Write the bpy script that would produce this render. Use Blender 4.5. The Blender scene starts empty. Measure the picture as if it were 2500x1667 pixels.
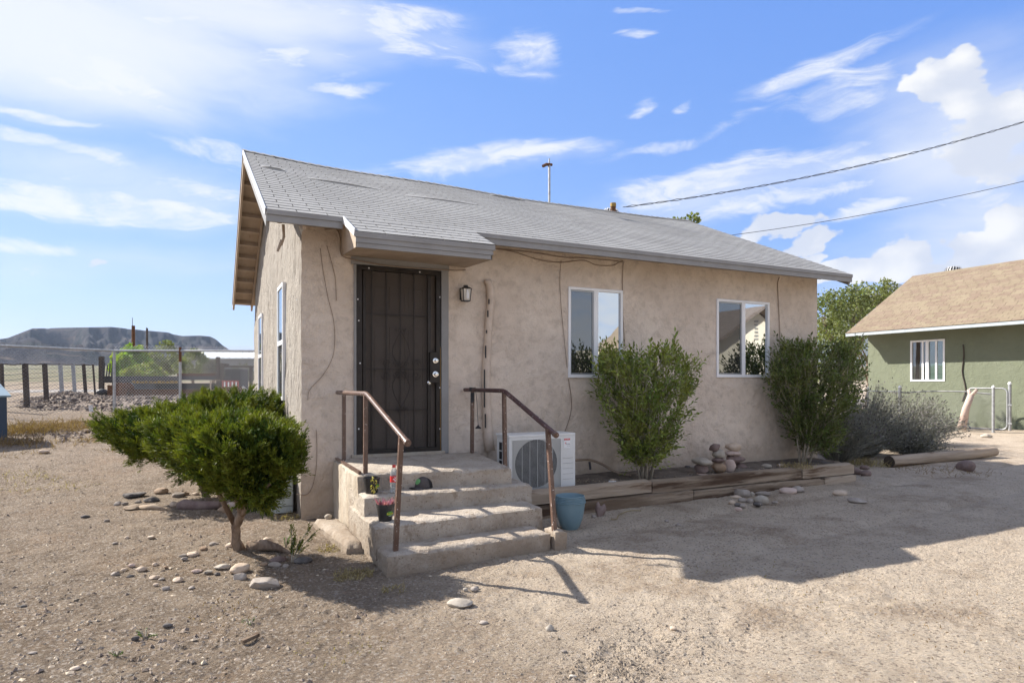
import bpy, math, random
import numpy as np
from math import radians, sin, cos, pi, sqrt, atan2
from mathutils import Vector, Matrix

# ------------------------------------------------------------------ camera
SC = bpy.context.scene
COL = SC.collection
FPX, CXP, HYP, CH = 1550.0, 1250.0, 934.0, 1.5
YAW = radians(26)
SY, CY = sin(YAW), cos(YAW)
cam_d = bpy.data.cameras.new('camera')
cam = bpy.data.objects.new('camera', cam_d)
COL.objects.link(cam)
cam.location = (0, 0, CH)
cam.rotation_euler = (radians(90), 0, -YAW)
cam_d.sensor_width = 36
cam_d.lens = 36 * FPX / 2500
cam_d.shift_y = (HYP - 833.5) / 2500
cam_d.clip_start = 0.05
cam_d.clip_end = 20000
SC.camera = cam

# ------------------------------------------------------------------ view and light
SC.view_settings.view_transform = 'Standard'
SC.view_settings.look = 'None'
SC.view_settings.exposure = 1.16
SC.view_settings.gamma = 1
SC.cycles.use_denoising = True
SC.cycles.max_bounces = 8
SC.cycles.diffuse_bounces = 4
SC.cycles.transparent_max_bounces = 12
SUN_TO = Vector((-0.90, 0.96, 1.0)).normalized()
SUN_AZ = atan2(SUN_TO.x, SUN_TO.y)
SUN_EL = math.asin(SUN_TO.z)
ld = bpy.data.lights.new('sun', 'SUN')
ld.energy = 5.0
ld.angle = radians(0.5)
ld.color = (1.0, 0.94, 0.85)
sun = bpy.data.objects.new('sun', ld)
COL.objects.link(sun)
sun.rotation_euler = (-SUN_TO).to_track_quat('-Z', 'Y').to_euler()


class NT:
    """small helper for building node trees"""
    def __init__(s, tree):
        s.t = tree
        s.n = tree.nodes
        s.l = tree.links

    def new(s, kind, **kw):
        nd = s.n.new(kind)
        for k, v in kw.items():
            setattr(nd, k, v)
        return nd

    def put(s, sock, v):
        if v is None:
            return
        if isinstance(v, bpy.types.NodeSocket):
            s.l.new(v, sock)
        elif isinstance(v, (tuple, list)):
            v = tuple(v)
            if sock.type == 'RGBA' and len(v) == 3:
                v = v + (1,)
            sock.default_value = v
        else:
            sock.default_value = v

    def math(s, op, a, b=None, c=None, clamp=False):
        nd = s.new('ShaderNodeMath', operation=op, use_clamp=clamp)
        for i, v in enumerate((a, b, c)):
            if v is not None:
                s.put(nd.inputs[i], v)
        return nd.outputs[0]

    def mix(s, fac, a, b, mode='MIX'):
        nd = s.new('ShaderNodeMix', data_type='RGBA', blend_type=mode)
        s.put(nd.inputs[0], fac)
        s.put(nd.inputs[6], a)
        s.put(nd.inputs[7], b)
        return nd.outputs[2]

    def noise(s, vec, scale, detail=5, rough=.6, dist=0.0):
        nd = s.new('ShaderNodeTexNoise')
        s.put(nd.inputs['Vector'], vec)
        s.put(nd.inputs['Scale'], scale)
        s.put(nd.inputs['Detail'], detail)
        s.put(nd.inputs['Roughness'], rough)
        s.put(nd.inputs['Distortion'], dist)
        return nd.outputs[0]

    def voro(s, vec, scale, feature='F1', out='Distance'):
        nd = s.new('ShaderNodeTexVoronoi', feature=feature)
        s.put(nd.inputs['Vector'], vec)
        s.put(nd.inputs['Scale'], scale)
        return nd.outputs[out]

    def ramp(s, v, lo, hi, smooth=True):
        nd = s.new('ShaderNodeMapRange', interpolation_type='SMOOTHSTEP' if smooth else 'LINEAR')
        s.put(nd.inputs[0], v)
        nd.inputs[1].default_value = lo
        nd.inputs[2].default_value = hi
        return nd.outputs[0]

    def mapping(s, vec, loc=(0, 0, 0), rot=(0, 0, 0), scale=(1, 1, 1), kind='POINT'):
        nd = s.new('ShaderNodeMapping', vector_type=kind)
        s.put(nd.inputs['Vector'], vec)
        nd.inputs['Location'].default_value = loc
        nd.inputs['Rotation'].default_value = rot
        nd.inputs['Scale'].default_value = scale
        return nd.outputs[0]


# ------------------------------------------------------------------ sky with clouds
world = bpy.data.worlds.new('World')
SC.world = world
world.use_nodes = True
W = NT(world.node_tree)
for nd in list(W.n):
    W.n.remove(nd)
sky = W.new('ShaderNodeTexSky', sky_type='NISHITA')
sky.sun_disc = False
sky.sun_elevation = SUN_EL
sky.sun_rotation = SUN_AZ
sky.altitude = 1300
sky.air_density = 1.0
sky.dust_density = 0.3
sky.ozone_density = 2.0
tc = W.new('ShaderNodeTexCoord')
sep = W.new('ShaderNodeSeparateXYZ')
W.l.new(tc.outputs['Generated'], sep.inputs[0])
sx, sy_, sz = sep.outputs
az = W.math('SUBTRACT', W.math('ARCTAN2', sx, sy_), YAW)
hyp = W.math('SQRT', W.math('ADD', W.math('MULTIPLY', sx, sx), W.math('MULTIPLY', sy_, sy_)))
el = W.math('DIVIDE', sz, W.math('MAXIMUM', hyp, 0.12))
cmb = W.new('ShaderNodeCombineXYZ')
W.put(cmb.inputs[0], az)
W.put(cmb.inputs[1], el)
PV = cmb.outputs[0]


def skyp(px, py):
    a = math.atan((px - CXP) / FPX)
    return a, (HYP - py) / FPX * cos(a)


def blobmask(items, vec):
    acc = None
    for (px, py, rx, ry, rot, w) in items:
        a, v = skyp(px, py)
        m = W.mapping(vec, (a, v, 0), (0, 0, radians(rot)), (rx / FPX, ry / FPX, 1), 'TEXTURE')
        g = W.new('ShaderNodeTexGradient', gradient_type='SPHERICAL')
        W.l.new(m, g.inputs[0])
        gg = W.math('MULTIPLY', W.ramp(g.outputs[1], 0, .95), w)
        acc = gg if acc is None else W.math('MAXIMUM', acc, gg)
    return acc


# wind-drawn high cloud: streaks stretched along the horizon
wv = W.mapping(PV, (3.1, .7, 0), (0, 0, radians(-6)), (1.6, 6.5, 1))
warp = W.noise(W.mapping(PV, (0, 0, 0), (0, 0, 0), (2.2, 4, 1)), 1.6, 3, .5)
wv2 = W.new('ShaderNodeVectorMath', operation='ADD')
W.l.new(wv, wv2.inputs[0])
cw = W.new('ShaderNodeCombineXYZ')
W.put(cw.inputs[0], W.math('MULTIPLY', warp, .9))
W.put(cw.inputs[1], W.math('MULTIPLY', warp, 1.1))
W.l.new(cw.outputs[0], wv2.inputs[1])
veil_items = [(60, 60, 900, 300, 3, 1.0), (500, 20, 900, 190, 2, .85), (950, 90, 500, 120, -4, .5), (250, 440, 800, 150, 2, .55), (1850, 440, 900, 120, 8, .6),
              (2350, 330, 520, 320, 0, .75), (2450, 600, 500, 240, 0, .7), (300, 640, 900, 110, 0, .4), (1250, 390, 500, 70, 6, .4)]
streak = W.noise(wv2.outputs[0], 1.9, 9, .62, .25)
fine = W.noise(wv2.outputs[0], 6.5, 6, .66, .5)
cir_items = [
    (80, 130, 620, 140, 4, 1.0), (430, 60, 640, 110, 2, .85), (330, 175, 420, 70, 8, .75),
    (900, 45, 330, 60, 2, .8), (1270, 135, 170, 75, -3, 1.0), (1000, 110, 300, 55, -12, .7),
    (830, 205, 200, 26, 4, .75), (60, 275, 200, 20, 0, .7),
    (250, 490, 520, 50, 3, .95), (120, 365, 430, 34, -2, .62), (600, 385, 330, 36, -4, .55),
    (60, 590, 200, 36, 0, .8), (420, 430, 300, 40, 0, .6),
    (1180, 395, 470, 46, 7, .9), (1750, 430, 520, 62, 11, .95), (2050, 395, 500, 42, 4, .85),
    (1850, 490, 480, 40, 3, .8), (1560, 95, 70, 22, 8, .7), (1550, 33, 80, 12, 0, .55),
    (1555, 260, 50, 26, 10, .85), (1670, 260, 40, 20, 0, .65), (1980, 175, 260, 60, 14, .8),
    (2080, 225, 220, 90, 0, .75), (2310, 310, 240, 150, 0, .8), (2100, 520, 190, 24, 6, .85),
    (2420, 470, 170, 150, 0, .6), (1700, 330, 420, 26, 12, .45)]
wsep = W.new('ShaderNodeTexNoise')
W.put(wsep.inputs['Vector'], W.mapping(PV, (0, 0, 0), (0, 0, 0), (5, 11, 1)))
W.put(wsep.inputs['Scale'], 1.0)
W.put(wsep.inputs['Detail'], 6.0)
wof = W.new('ShaderNodeVectorMath', operation='MULTIPLY_ADD')
W.l.new(wsep.outputs['Color'], wof.inputs[0])
wof.inputs[1].default_value = (.20, .085, 0)
W.l.new(PV, wof.inputs[2])
wof2 = W.new('ShaderNodeVectorMath', operation='SUBTRACT')
W.l.new(wof.outputs[0], wof2.inputs[0])
wof2.inputs[1].default_value = (.10, .0425, 0)
PVW = wof2.outputs[0]
cm = blobmask(cir_items, PVW)
backm = W.math('MULTIPLY', W.ramp(W.math('ABSOLUTE', az), .95, 1.25), .78)      # unseen cloud outside the frame, thickened to brighten the shaded wall
highm = W.math('MULTIPLY', W.ramp(el, .62, .8), .5)
cm = W.math('MAXIMUM', cm, W.math('MAXIMUM', backm, highm))
cden = W.math('ADD', W.math('MULTIPLY', cm, .9), W.math('MULTIPLY', W.math('SUBTRACT', streak, .5), 1.9))
cden = W.math('ADD', cden, W.math('MULTIPLY', W.math('SUBTRACT', fine, .5), 1.2))
cirrus = W.math('MULTIPLY', W.ramp(cden, .05, .9), W.ramp(cm, 0.0, .3))
wisp = W.math('ADD', W.math('MULTIPLY', W.ramp(W.noise(W.mapping(PVW, scale=(7, 15, 1)), 1.5, 10, .68, .3), .34, .6), .5), .5)
cirrus = W.math('MULTIPLY', W.math('MULTIPLY', cirrus, wisp), .97)
# heaped clouds low on the right
pv3 = W.mapping(PV, (0, 0, 0), (0, 0, 0), (1, 1.25, 1))
bump1 = W.noise(pv3, 13, 8, .55, .15)
bil = W.voro(pv3, 20, 'SMOOTH_F1')
bil2 = W.voro(pv3, 52, 'SMOOTH_F1')
bil3 = W.voro(pv3, 120, 'SMOOTH_F1')
cum_items = [
    (2380, 200, 140, 140, 0, 1.0), (2440, 330, 190, 170, 0, 1.0), (2290, 210, 90, 70, 0, .8),
    (1890, 545, 150, 56, -4, 1.0), (1960, 590, 110, 60, -20, .9), (2180, 640, 100, 70, 0, 1.0),
    (2090, 660, 120, 40, 0, .9), (2340, 625, 80, 50, 0, .95), (2430, 640, 160, 60, 8, 1.0),
    (2500, 570, 80, 90, 0, .9), (270, 648, 52, 24, 0, .85), (105, 640, 90, 26, 0, .5), (1990, 640, 90, 50, 0, .8),
    (2230, 668, 380, 34, 0, .9), (2900, 420, 300, 260, 0, .9), (3900, 640, 600, 120, 0, .9)]
um = blobmask(cum_items, PVW)
ud = W.math('ADD', um, W.math('MULTIPLY', W.math('SUBTRACT', bump1, .5), 1.0))
ud = W.math('SUBTRACT', ud, W.math('MULTIPLY', bil, .42))
ud = W.math('SUBTRACT', ud, W.math('MULTIPLY', bil2, .34))
ud = W.math('SUBTRACT', ud, W.math('MULTIPLY', bil3, .2))
cumul = W.math('MULTIPLY', W.ramp(ud, .03, .21), W.ramp(um, .02, .15))
cshade = W.ramp(W.math('ADD', W.math('MULTIPLY', bump1, .9), W.math('MULTIPLY', bil, -.55)), .12, .5)
# thin veil towards the horizon
ssep = W.new('ShaderNodeSeparateColor')
W.l.new(sky.outputs[0], ssep.inputs[0])
scmb = W.new('ShaderNodeCombineColor')
for i_, (g_, m_) in enumerate(((.72, .96), (.5, 1.56), (.2, 4.0))):      # film-like grade of the sky's own colours
    W.put(scmb.inputs[i_], W.math('MULTIPLY', W.math('POWER', ssep.outputs[i_], g_), m_))
skycol = scmb.outputs[0]
WHITE = 5.4
vm = blobmask(veil_items, PVW)
vden = W.ramp(W.math('ADD', vm, W.math('MULTIPLY', W.math('SUBTRACT', streak, .5), .55)), .12, 1.0)
veil = W.math('MULTIPLY', W.math('MULTIPLY', vden, .92), W.ramp(vm, 0, .2))
cirrus = W.math('MAXIMUM', cirrus, veil)
cum_col = W.mix(cshade, (WHITE * .74, WHITE * .79, WHITE * .91), (WHITE * 1.04, WHITE * 1.04, WHITE * 1.04))
c1 = W.mix(cirrus, skycol, (WHITE * .94, WHITE * .97, WHITE * 1.03))
c2 = W.mix(cumul, c1, cum_col)
bg = W.new('ShaderNodeBackground')
W.l.new(c2, bg.inputs[0])
bg.inputs[1].default_value = 0.08
wo = W.new('ShaderNodeOutputWorld')
W.l.new(bg.outputs[0], wo.inputs[0])


# ------------------------------------------------------------------ geometry helpers
def ray(px, py):
    u = (px - CXP) / FPX
    return (SY + u * CY, CY - u * SY, (HYP - py) / FPX)


def at(px, py, axis, val):
    """world point seen at a photograph pixel, on the plane where coordinate `axis` equals val"""
    d = ray(px, py)
    i = 'XYZ'.index(axis)
    o = (0, 0, CH)
    t = (val - o[i]) / d[i]
    return Vector([o[k] + d[k] * t for k in range(3)])


def dep(px, py, t):
    d = ray(px, py)
    return Vector((d[0] * t, d[1] * t, CH + d[2] * t))


_hs = np.random.RandomState(5).rand(64, 64, 64)


def vn(x, y, z=0.0):
    x, y, z = np.broadcast_arrays(np.asarray(x, float), np.asarray(y, float), np.asarray(z, float))
    xi, yi, zi = np.floor(x).astype(int), np.floor(y).astype(int), np.floor(z).astype(int)
    fx, fy, fz = x - xi, y - yi, z - zi
    fx, fy, fz = fx * fx * (3 - 2 * fx), fy * fy * (3 - 2 * fy), fz * fz * (3 - 2 * fz)
    r = 0
    for a in (0, 1):
        for b in (0, 1):
            for c in (0, 1):
                r = r + _hs[(xi + a) & 63, (yi + b) & 63, (zi + c) & 63] * \
                    (fx if a else 1 - fx) * (fy if b else 1 - fy) * (fz if c else 1 - fz)
    return r


def fbm(x, y, z=0.0, o=4):
    r, a, t = 0, 1, 0
    for i in range(o):
        k = 2 ** i
        r = r + a * vn(np.asarray(x) * k + 7.3 * i, np.asarray(y) * k + 3.1 * i, np.asarray(z) * k)
        t += a
        a *= .5
    return r / t - .5


def smooth(a, b, x):
    t = np.clip((np.asarray(x, float) - a) / (b - a), 0, 1)
    return t * t * (3 - 2 * t)


def mesh_obj(name, V, F, mat, parent=None, sm=False):
    me = bpy.data.meshes.new(name)
    if isinstance(V, np.ndarray):
        V = V.reshape(-1, 3)
        F = np.asarray(F)
        nv, nf, k = len(V), len(F), F.shape[1]
        me.vertices.add(nv)
        me.vertices.foreach_set('co', V.astype(np.float32).ravel())
        me.loops.add(nf * k)
        me.loops.foreach_set('vertex_index', F.astype(np.int32).ravel())
        me.polygons.add(nf)
        me.polygons.foreach_set('loop_start', np.arange(0, nf * k, k, dtype=np.int32))
        me.polygons.foreach_set('loop_total', np.full(nf, k, dtype=np.int32))
        me.update(calc_edges=True)
    else:
        me.from_pydata([tuple(v) for v in V], [], F)
        me.update()
    if mat is not None:
        for m in (mat if isinstance(mat, (list, tuple)) else [mat]):
            me.materials.append(m)
    me.polygons.foreach_set('use_smooth', [bool(sm)] * len(me.polygons))
    o = bpy.data.objects.new(name, me)
    COL.objects.link(o)
    if parent is not None:
        o.parent = parent
    return o


def tag(o, label=None, cat=None, group=None, kind=None):
    if label:
        o['label'] = label
    if cat:
        o['category'] = cat
    if group:
        o['group'] = group
    if kind:
        o['kind'] = kind
    return o


def thing(name, label, cat, loc=(0, 0, 0), rz=0, group=None):
    o = bpy.data.objects.new(name, None)
    o.empty_display_size = .1
    COL.objects.link(o)
    o.location = loc
    o.rotation_euler = (0, 0, rz)
    return tag(o, label, cat, group)


class MB:
    """collects shapes into one mesh"""
    def __init__(s):
        s.v, s.f, s.m = [], [], []

    def add(s, V, F, mi=0):
        b = len(s.v)
        s.v += [Vector(v) for v in V]
        s.f += [tuple(i + b for i in f) for f in F]
        s.m += [mi] * len(F)
        return s

    def box(s, x0, y0, z0, x1, y1, z1, mi=0, M=None):
        P = [Vector((x, y, z)) for z in (z0, z1) for y in (y0, y1) for x in (x0, x1)]
        if M is not None:
            P = [M @ p for p in P]
        return s.add(P, [(0, 2, 3, 1), (4, 5, 7, 6), (0, 1, 5, 4), (2, 6, 7, 3), (0, 4, 6, 2), (1, 3, 7, 5)], mi)

    def bar(s, p0, p1, w, h, up=(0, 0, 1), mi=0):
        """rectangular bar from p0 to p1: w sideways, h along up"""
        p0, p1 = Vector(p0), Vector(p1)
        d = (p1 - p0).normalized()
        up = Vector(up)
        if abs(d.dot(up)) > .98:
            up = Vector((0, 1, 0))
        r = d.cross(up).normalized()
        u = r.cross(d)
        P = [p + r * (w / 2 * a) + u * (h / 2 * b) for p in (p0, p1) for a, b in ((-1, -1), (1, -1), (1, 1), (-1, 1))]
        return s.add(P, [(0, 3, 2, 1), (4, 5, 6, 7), (0, 1, 5, 4), (1, 2, 6, 5), (2, 3, 7, 6), (3, 0, 4, 7)], mi)

    def tube(s, pts, r, n=8, mi=0, caps=True):
        pts = [Vector(p) for p in pts]
        rs = r if isinstance(r, (list, tuple)) else [r] * len(pts)
        V, F = [], []
        prev = None
        for i, p in enumerate(pts):
            d = (pts[min(i + 1, len(pts) - 1)] - pts[max(i - 1, 0)]).normalized()
            if prev is None:
                a = Vector((0, 0, 1)) if abs(d.z) < .9 else Vector((1, 0, 0))
                x = d.cross(a).normalized()
            else:
                x = (prev - d * prev.dot(d)).normalized()
            prev = x
            y = d.cross(x)
            for k in range(n):
                t = 2 * pi * k / n
                V.append(p + (x * cos(t) + y * sin(t)) * rs[i])
        for i in range(len(pts) - 1):
            for k in range(n):
                a, b = i * n + k, i * n + (k + 1) % n
                F.append((a, b, b + n, a + n))
        if caps:
            F.append(tuple(range(n - 1, -1, -1)))
            F.append(tuple(range((len(pts) - 1) * n, len(pts) * n)))
        return s.add(V, F, mi)

    def lathe(s, prof, n=24, c=(0, 0, 0), mi=0):
        V, F = [], []
        for (r, z) in prof:
            for k in range(n):
                t = 2 * pi * k / n
                V.append((c[0] + r * cos(t), c[1] + r * sin(t), c[2] + z))
        for i in range(len(prof) - 1):
            for k in range(n):
                a, b = i * n + k, i * n + (k + 1) % n
                F.append((a, b, b + n, a + n))
        return s.add(V, F, mi)

    def build(s, name, mat, parent=None, sm=False, bevel=0):
        o = mesh_obj(name, s.v, s.f, mat, parent, sm)
        if any(s.m):
            o.data.polygons.foreach_set('material_index', s.m)
        if bevel:
            b = o.modifiers.new('bevel', 'BEVEL')
            b.width = bevel
            b.segments = 2
            b.limit_method = 'ANGLE'
        return o


def autosmooth(o, deg=40):
    me = o.data
    me.polygons.foreach_set('use_smooth', [True] * len(me.polygons))
    try:
        me.set_sharp_from_angle(angle=radians(deg))
    except Exception:
        pass
    return o


# ------------------------------------------------------------------ materials
def material(name, c1, c2=None, scale=4.0, rough=.8, metal=0.0, bump=None, spots=None, stretch=None,
             island=0.0, trans=0.0, spec=.4, detail=6, dirt=None, coat=0.0):
    m = bpy.data.materials.new(name)
    m.use_nodes = True
    T = NT(m.node_tree)
    b = T.n['Principled BSDF']
    geo = T.new('ShaderNodeNewGeometry')
    vec = geo.outputs['Position']
    if stretch:
        vec = T.mapping(vec, scale=stretch)
    col = c1
    if c2 is not None:
        col = T.mix(T.ramp(T.noise(vec, scale, detail, .62), .32, .68), c1, c2)
    if dirt:      # (colour, scale, lo, hi)
        col = T.mix(T.ramp(T.noise(vec, dirt[1], 7, .7), dirt[2], dirt[3]), col, dirt[0])
    if spots:     # (colour, scale, lo, hi)
        col = T.mix(T.ramp(T.noise(geo.outputs['Position'], spots[1], 2, .5), spots[2], spots[3]), col, spots[0])
    if island:
        hs = T.new('ShaderNodeHueSaturation')
        rnd = geo.outputs['Random Per Island']
        T.put(hs.inputs['Value'], T.math('ADD', T.math('MULTIPLY', rnd, island * 2), 1 - island))
        T.put(hs.inputs['Hue'], T.math('ADD', T.math('MULTIPLY', rnd, .03), .485))
        T.put(hs.inputs['Color'], col)
        col = hs.outputs[0]
    T.put(b.inputs['Base Color'], col)
    b.inputs['Roughness'].default_value = rough
    b.inputs['Metallic'].default_value = metal
    b.inputs['Specular IOR Level'].default_value = spec
    if coat:
        b.inputs['Coat Weight'].default_value = coat
    if bump:      # list of (strength, scale, distance[, kind])
        prev = None
        for bp in (bump if isinstance(bump, list) else [bump]):
            bn = T.new('ShaderNodeBump')
            kind = bp[3] if len(bp) > 3 else 'noise'
            if kind == 'noise':
                h = T.noise(vec, bp[1], 6, .65)
            elif kind == 'voro':
                h = T.voro(vec, bp[1])
            elif kind == 'trowel':
                h = T.ramp(T.noise(vec, bp[1], 6, .68, .5), .45, .62)
            T.put(bn.inputs['Height'], h)
            bn.inputs['Strength'].default_value = bp[0]
            bn.inputs['Distance'].default_value = bp[2]
            if prev is not None:
                T.l.new(prev, bn.inputs['Normal'])
            prev = bn.outputs[0]
        T.l.new(prev, b.inputs['Normal'])
    if trans:
        tr = T.new('ShaderNodeBsdfTranslucent')
        tcol = T.mix(1.0, col, (1.5, 1.6, .7), 'MULTIPLY')
        T.put(tr.inputs[0], tcol)
        mx = T.new('ShaderNodeMixShader')
        mx.inputs[0].default_value = trans
        T.l.new(b.outputs[0], mx.inputs[1])
        T.l.new(tr.outputs[0], mx.inputs[2])
        T.l.new(mx.outputs[0], T.n['Material Output'].inputs[0])
    return m


def glass_material(name, tint, refl, through=0.0):
    """window glass: a mirror layer over a dark room"""
    m = bpy.data.materials.new(name)
    m.use_nodes = True
    T = NT(m.node_tree)
    out = T.n['Material Output']
    T.n.remove(T.n['Principled BSDF'])
    geo = T.new('ShaderNodeNewGeometry')
    gl = T.new('ShaderNodeBsdfGlossy')
    gl.inputs['Roughness'].default_value = .015
    gl.inputs['Color'].default_value = (.92, .97, 1, 1)
    bn = T.new('ShaderNodeBump')
    T.put(bn.inputs['Height'], T.noise(geo.outputs['Position'], 1.4, 2, .5))
    bn.inputs['Strength'].default_value = .05
    bn.inputs['Distance'].default_value = .02
    T.l.new(bn.outputs[0], gl.inputs['Normal'])
    df = T.new('ShaderNodeBsdfDiffuse')
    T.put(df.inputs[0], tint)
    base = df.outputs[0]
    if through:
        tp = T.new('ShaderNodeBsdfTransparent')
        mm = T.new('ShaderNodeMixShader')
        mm.inputs[0].default_value = through
        T.l.new(base, mm.inputs[1])
        T.l.new(tp.outputs[0], mm.inputs[2])
        base = mm.outputs[0]
    mx = T.new('ShaderNodeMixShader')
    mx.inputs[0].default_value = refl
    T.l.new(base, mx.inputs[1])
    T.l.new(gl.outputs[0], mx.inputs[2])
    T.l.new(mx.outputs[0], out.inputs[0])
    return m


def ground_material():
    m = bpy.data.materials.new('ground')
    m.use_nodes = True
    T = NT(m.node_tree)
    b = T.n['Principled BSDF']
    geo = T.new('ShaderNodeNewGeometry')
    P = geo.outputs['Position']
    sp = T.new('ShaderNodeSeparateXYZ')
    T.l.new(P, sp.inputs[0])
    big = T.noise(P, .55, 5, .6)
    mid = T.noise(P, 3.2, 6, .65)
    fin = T.noise(P, 38, 5, .7)
    sand = T.mix(T.ramp(mid, .3, .7), (.51, .415, .315), (.61, .51, .395))
    gritty = T.mix(T.ramp(mid, .3, .7), (.172, .127, .088), (.285, .22, .158))
    # packed sand in the drive on the right, gravelly soil on the left
    fac = T.ramp(T.math('ADD', T.math('SUBTRACT', sp.outputs[0], T.math('MULTIPLY', sp.outputs[1], .28)), T.math('MULTIPLY', T.math('SUBTRACT', big, .5), 3.0)), -.9, 1.7)
    col = T.mix(fac, gritty, sand)
    col = T.mix(T.math('MULTIPLY', T.ramp(T.noise(P, 1.1, 7, .7), .47, .66), .6), col, (.25, .172, .11))
    col = T.mix(T.math('MULTIPLY', T.ramp(fin, .45, .75), .5), col, (.50, .43, .345))
    cell = T.voro(P, 70, 'F1', 'Color')
    sc = T.new('ShaderNodeSeparateColor')
    T.l.new(cell, sc.inputs[0])
    col = T.mix(T.math('MULTIPLY', T.ramp(sc.outputs[0], .8, .9), .55), col, (.5, .44, .38))
    col = T.mix(T.math('MULTIPLY', T.ramp(sc.outputs[1], .84, .92), .6), col, (.17, .135, .11))
    # far plain: scrub and dry grass bands
    dist = T.math('SQRT', T.math('ADD', T.math('MULTIPLY', sp.outputs[0], sp.outputs[0]), T.math('MULTIPLY', sp.outputs[1], sp.outputs[1])))
    scrub = T.mix(T.ramp(T.noise(T.mapping(P, scale=(.02, .05, 1)), 1, 6, .7), .42, .6), (.19, .155, .1), (.07, .09, .042))
    col = T.mix(T.ramp(T.math('ADD', dist, T.math('MULTIPLY', big, 60)), 90, 210), col, scrub)
    road = T.math('MULTIPLY', T.ramp(dist, 48, 52), T.ramp(dist, 66, 60))
    col = T.mix(T.math('MULTIPLY', road, .7), col, (.33, .32, .31))
    T.put(b.inputs['Base Color'], col)
    b.inputs['Roughness'].default_value = .95
    b.inputs['Specular IOR Level'].default_value = .15
    b1 = T.new('ShaderNodeBump')
    T.put(b1.inputs['Height'], T.noise(P, 7, 12, .82))
    b1.inputs['Strength'].default_value = 1.0
    b1.inputs['Distance'].default_value = .07
    b2 = T.new('ShaderNodeBump')
    T.put(b2.inputs['Height'], T.voro(P, 55))
    b2.inputs['Strength'].default_value = .7
    b2.inputs['Distance'].default_value = .016
    T.l.new(b1.outputs[0], b2.inputs['Normal'])
    T.l.new(b2.outputs[0], b.inputs['Normal'])
    return m


M = {}
M['ground'] = ground_material()
M['soil'] = material('garden_soil', (.10, .082, .066), (.2, .165, .135), 5, .95, bump=[(.8, 18, .04), (.5, 70, .01)])
M['stucco'] = material('painted_stucco', (0.619, 0.521, 0.432), (0.717, 0.618, 0.521), 1.3, .92,
                       dirt=((.47, .395, .325), 9, .42, .85),
                       bump=[(.35, 4.5, .05, 'trowel'), (.6, 11, .035), (.6, 50, .01)], spec=.15)
M['chase'] = material('painted_pipe_cover', (.62, .52, .43), (.54, .44, .355), 9, .8, bump=(.3, 20, .01))
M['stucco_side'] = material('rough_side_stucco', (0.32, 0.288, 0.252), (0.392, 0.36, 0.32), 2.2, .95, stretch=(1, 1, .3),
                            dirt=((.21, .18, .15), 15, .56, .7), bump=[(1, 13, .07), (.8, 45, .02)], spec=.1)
M['tan_wood'] = material('tan_painted_wood', (0.344, 0.267, 0.198), (0.404, 0.32, 0.244), 6, .75, stretch=(1, .2, 1),
                         dirt=((.26, .18, .12), 9, .6, .75), bump=(.3, 30, .004))
M['grey_paint'] = material('grey_painted_board', (.23, .225, .22), (.27, .265, .26), 3, .55, bump=(.15, 25, .003))
M['white_metal'] = material('pale_drip_edge', (.62, .63, .64), (.72, .73, .74), 8, .45)
M['shingle'] = material('grey_asphalt_shingle', (0.288, 0.279, 0.261), (0.356, 0.347, 0.327), 1.2, .75, island=.05,
                        spots=((.22, .22, .22), 160, .5, .75), bump=(.4, 180, .002), spec=.4)
M['tan_shingle'] = material('tan_asphalt_shingle', (0.198, 0.153, 0.11), (0.228, 0.18, 0.13), 1.2, .95, island=.07,
                            bump=(.3, 120, .003), spec=.15)
M['butt'] = material('shingle_edge', (.13, .13, .13), None, rough=.95)
M['trim_grey'] = material('pale_blue_grey_trim', (.33, .37, .40), (.40, .44, .47), 5, .6)
M['deck'] = material('roof_felt', (.06, .06, .062), None, rough=.9)
M['white_vinyl'] = material('white_vinyl', (.78, .79, .8), (.83, .83, .84), 3, .35)
M['grey_alu'] = material('grey_aluminium_sash', (.34, .35, .36), None, rough=.4, metal=.5)
M['glass_bright'] = glass_material('mirror_clear_glass', (.02, .025, .03), .72)
M['glass_screen'] = glass_material('screened_glass', (.03, .03, .03), .2)
M['glass_green'] = glass_material('green_tinted_glass', (.05, .09, .075), .22)
M['dark_iron'] = material('dark_bronze_iron', (.022, .018, .016), (.035, .029, .025), 12, .45, metal=.3)
M['brass_frame'] = material('bronze_edge', (.2, .13, .06), None, rough=.35, metal=.8)
M['inner_door'] = material('brown_panel_door', (.115, .093, .078), (.14, .115, .097), 3, .6)
M['chrome'] = material('polished_chrome', (.8, .8, .8), None, rough=.12, metal=1)
M['black'] = material('black_plastic', (.018, .018, .02), (.03, .03, .032), 10, .5)
M['white_dot'] = material('white_plug', (.85, .85, .85), None, rough=.5)
M['concrete'] = material('weathered_concrete', (0.353, 0.302, 0.248), (0.454, 0.399, 0.336), 3, .93,
                         dirt=((.27, .215, .165), 9, .52, .68), spots=((.16, .12, .09), 60, .64, .7), bump=[(.9, 26, .022), (.7, 90, .006)], spec=.15)
M['plaster'] = material('peeling_cream_plaster', (0.48, 0.432, 0.36), (0.4, 0.336, 0.264), 3.5, .95, stretch=(1, 1, .5),
                        dirt=((.25, .175, .12), 7, .6, .7), bump=[(.9, 12, .035), (.6, 50, .01)], spec=.1)
M['rail_paint'] = material('chipped_brown_paint', (0.102, 0.0598, 0.0442), (0.14, 0.0862, 0.0654), 8, .34,
                           spots=((.75, .7, .66), 65, .68, .71), bump=(.3, 60, .003), spec=.5)
M['rail_dark'] = material('dark_brown_chipped_paint', (.06, .03, .028), (.1, .05, .045), 8, .5,
                          spots=((.7, .66, .64), 70, .67, .70), bump=(.3, 60, .003))
M['ac_white'] = material('ac_white_paint', (.66, .655, .63), (.7, .7, .68), 3, .45, dirt=((.5, .47, .42), 5, .62, .8))
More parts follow.
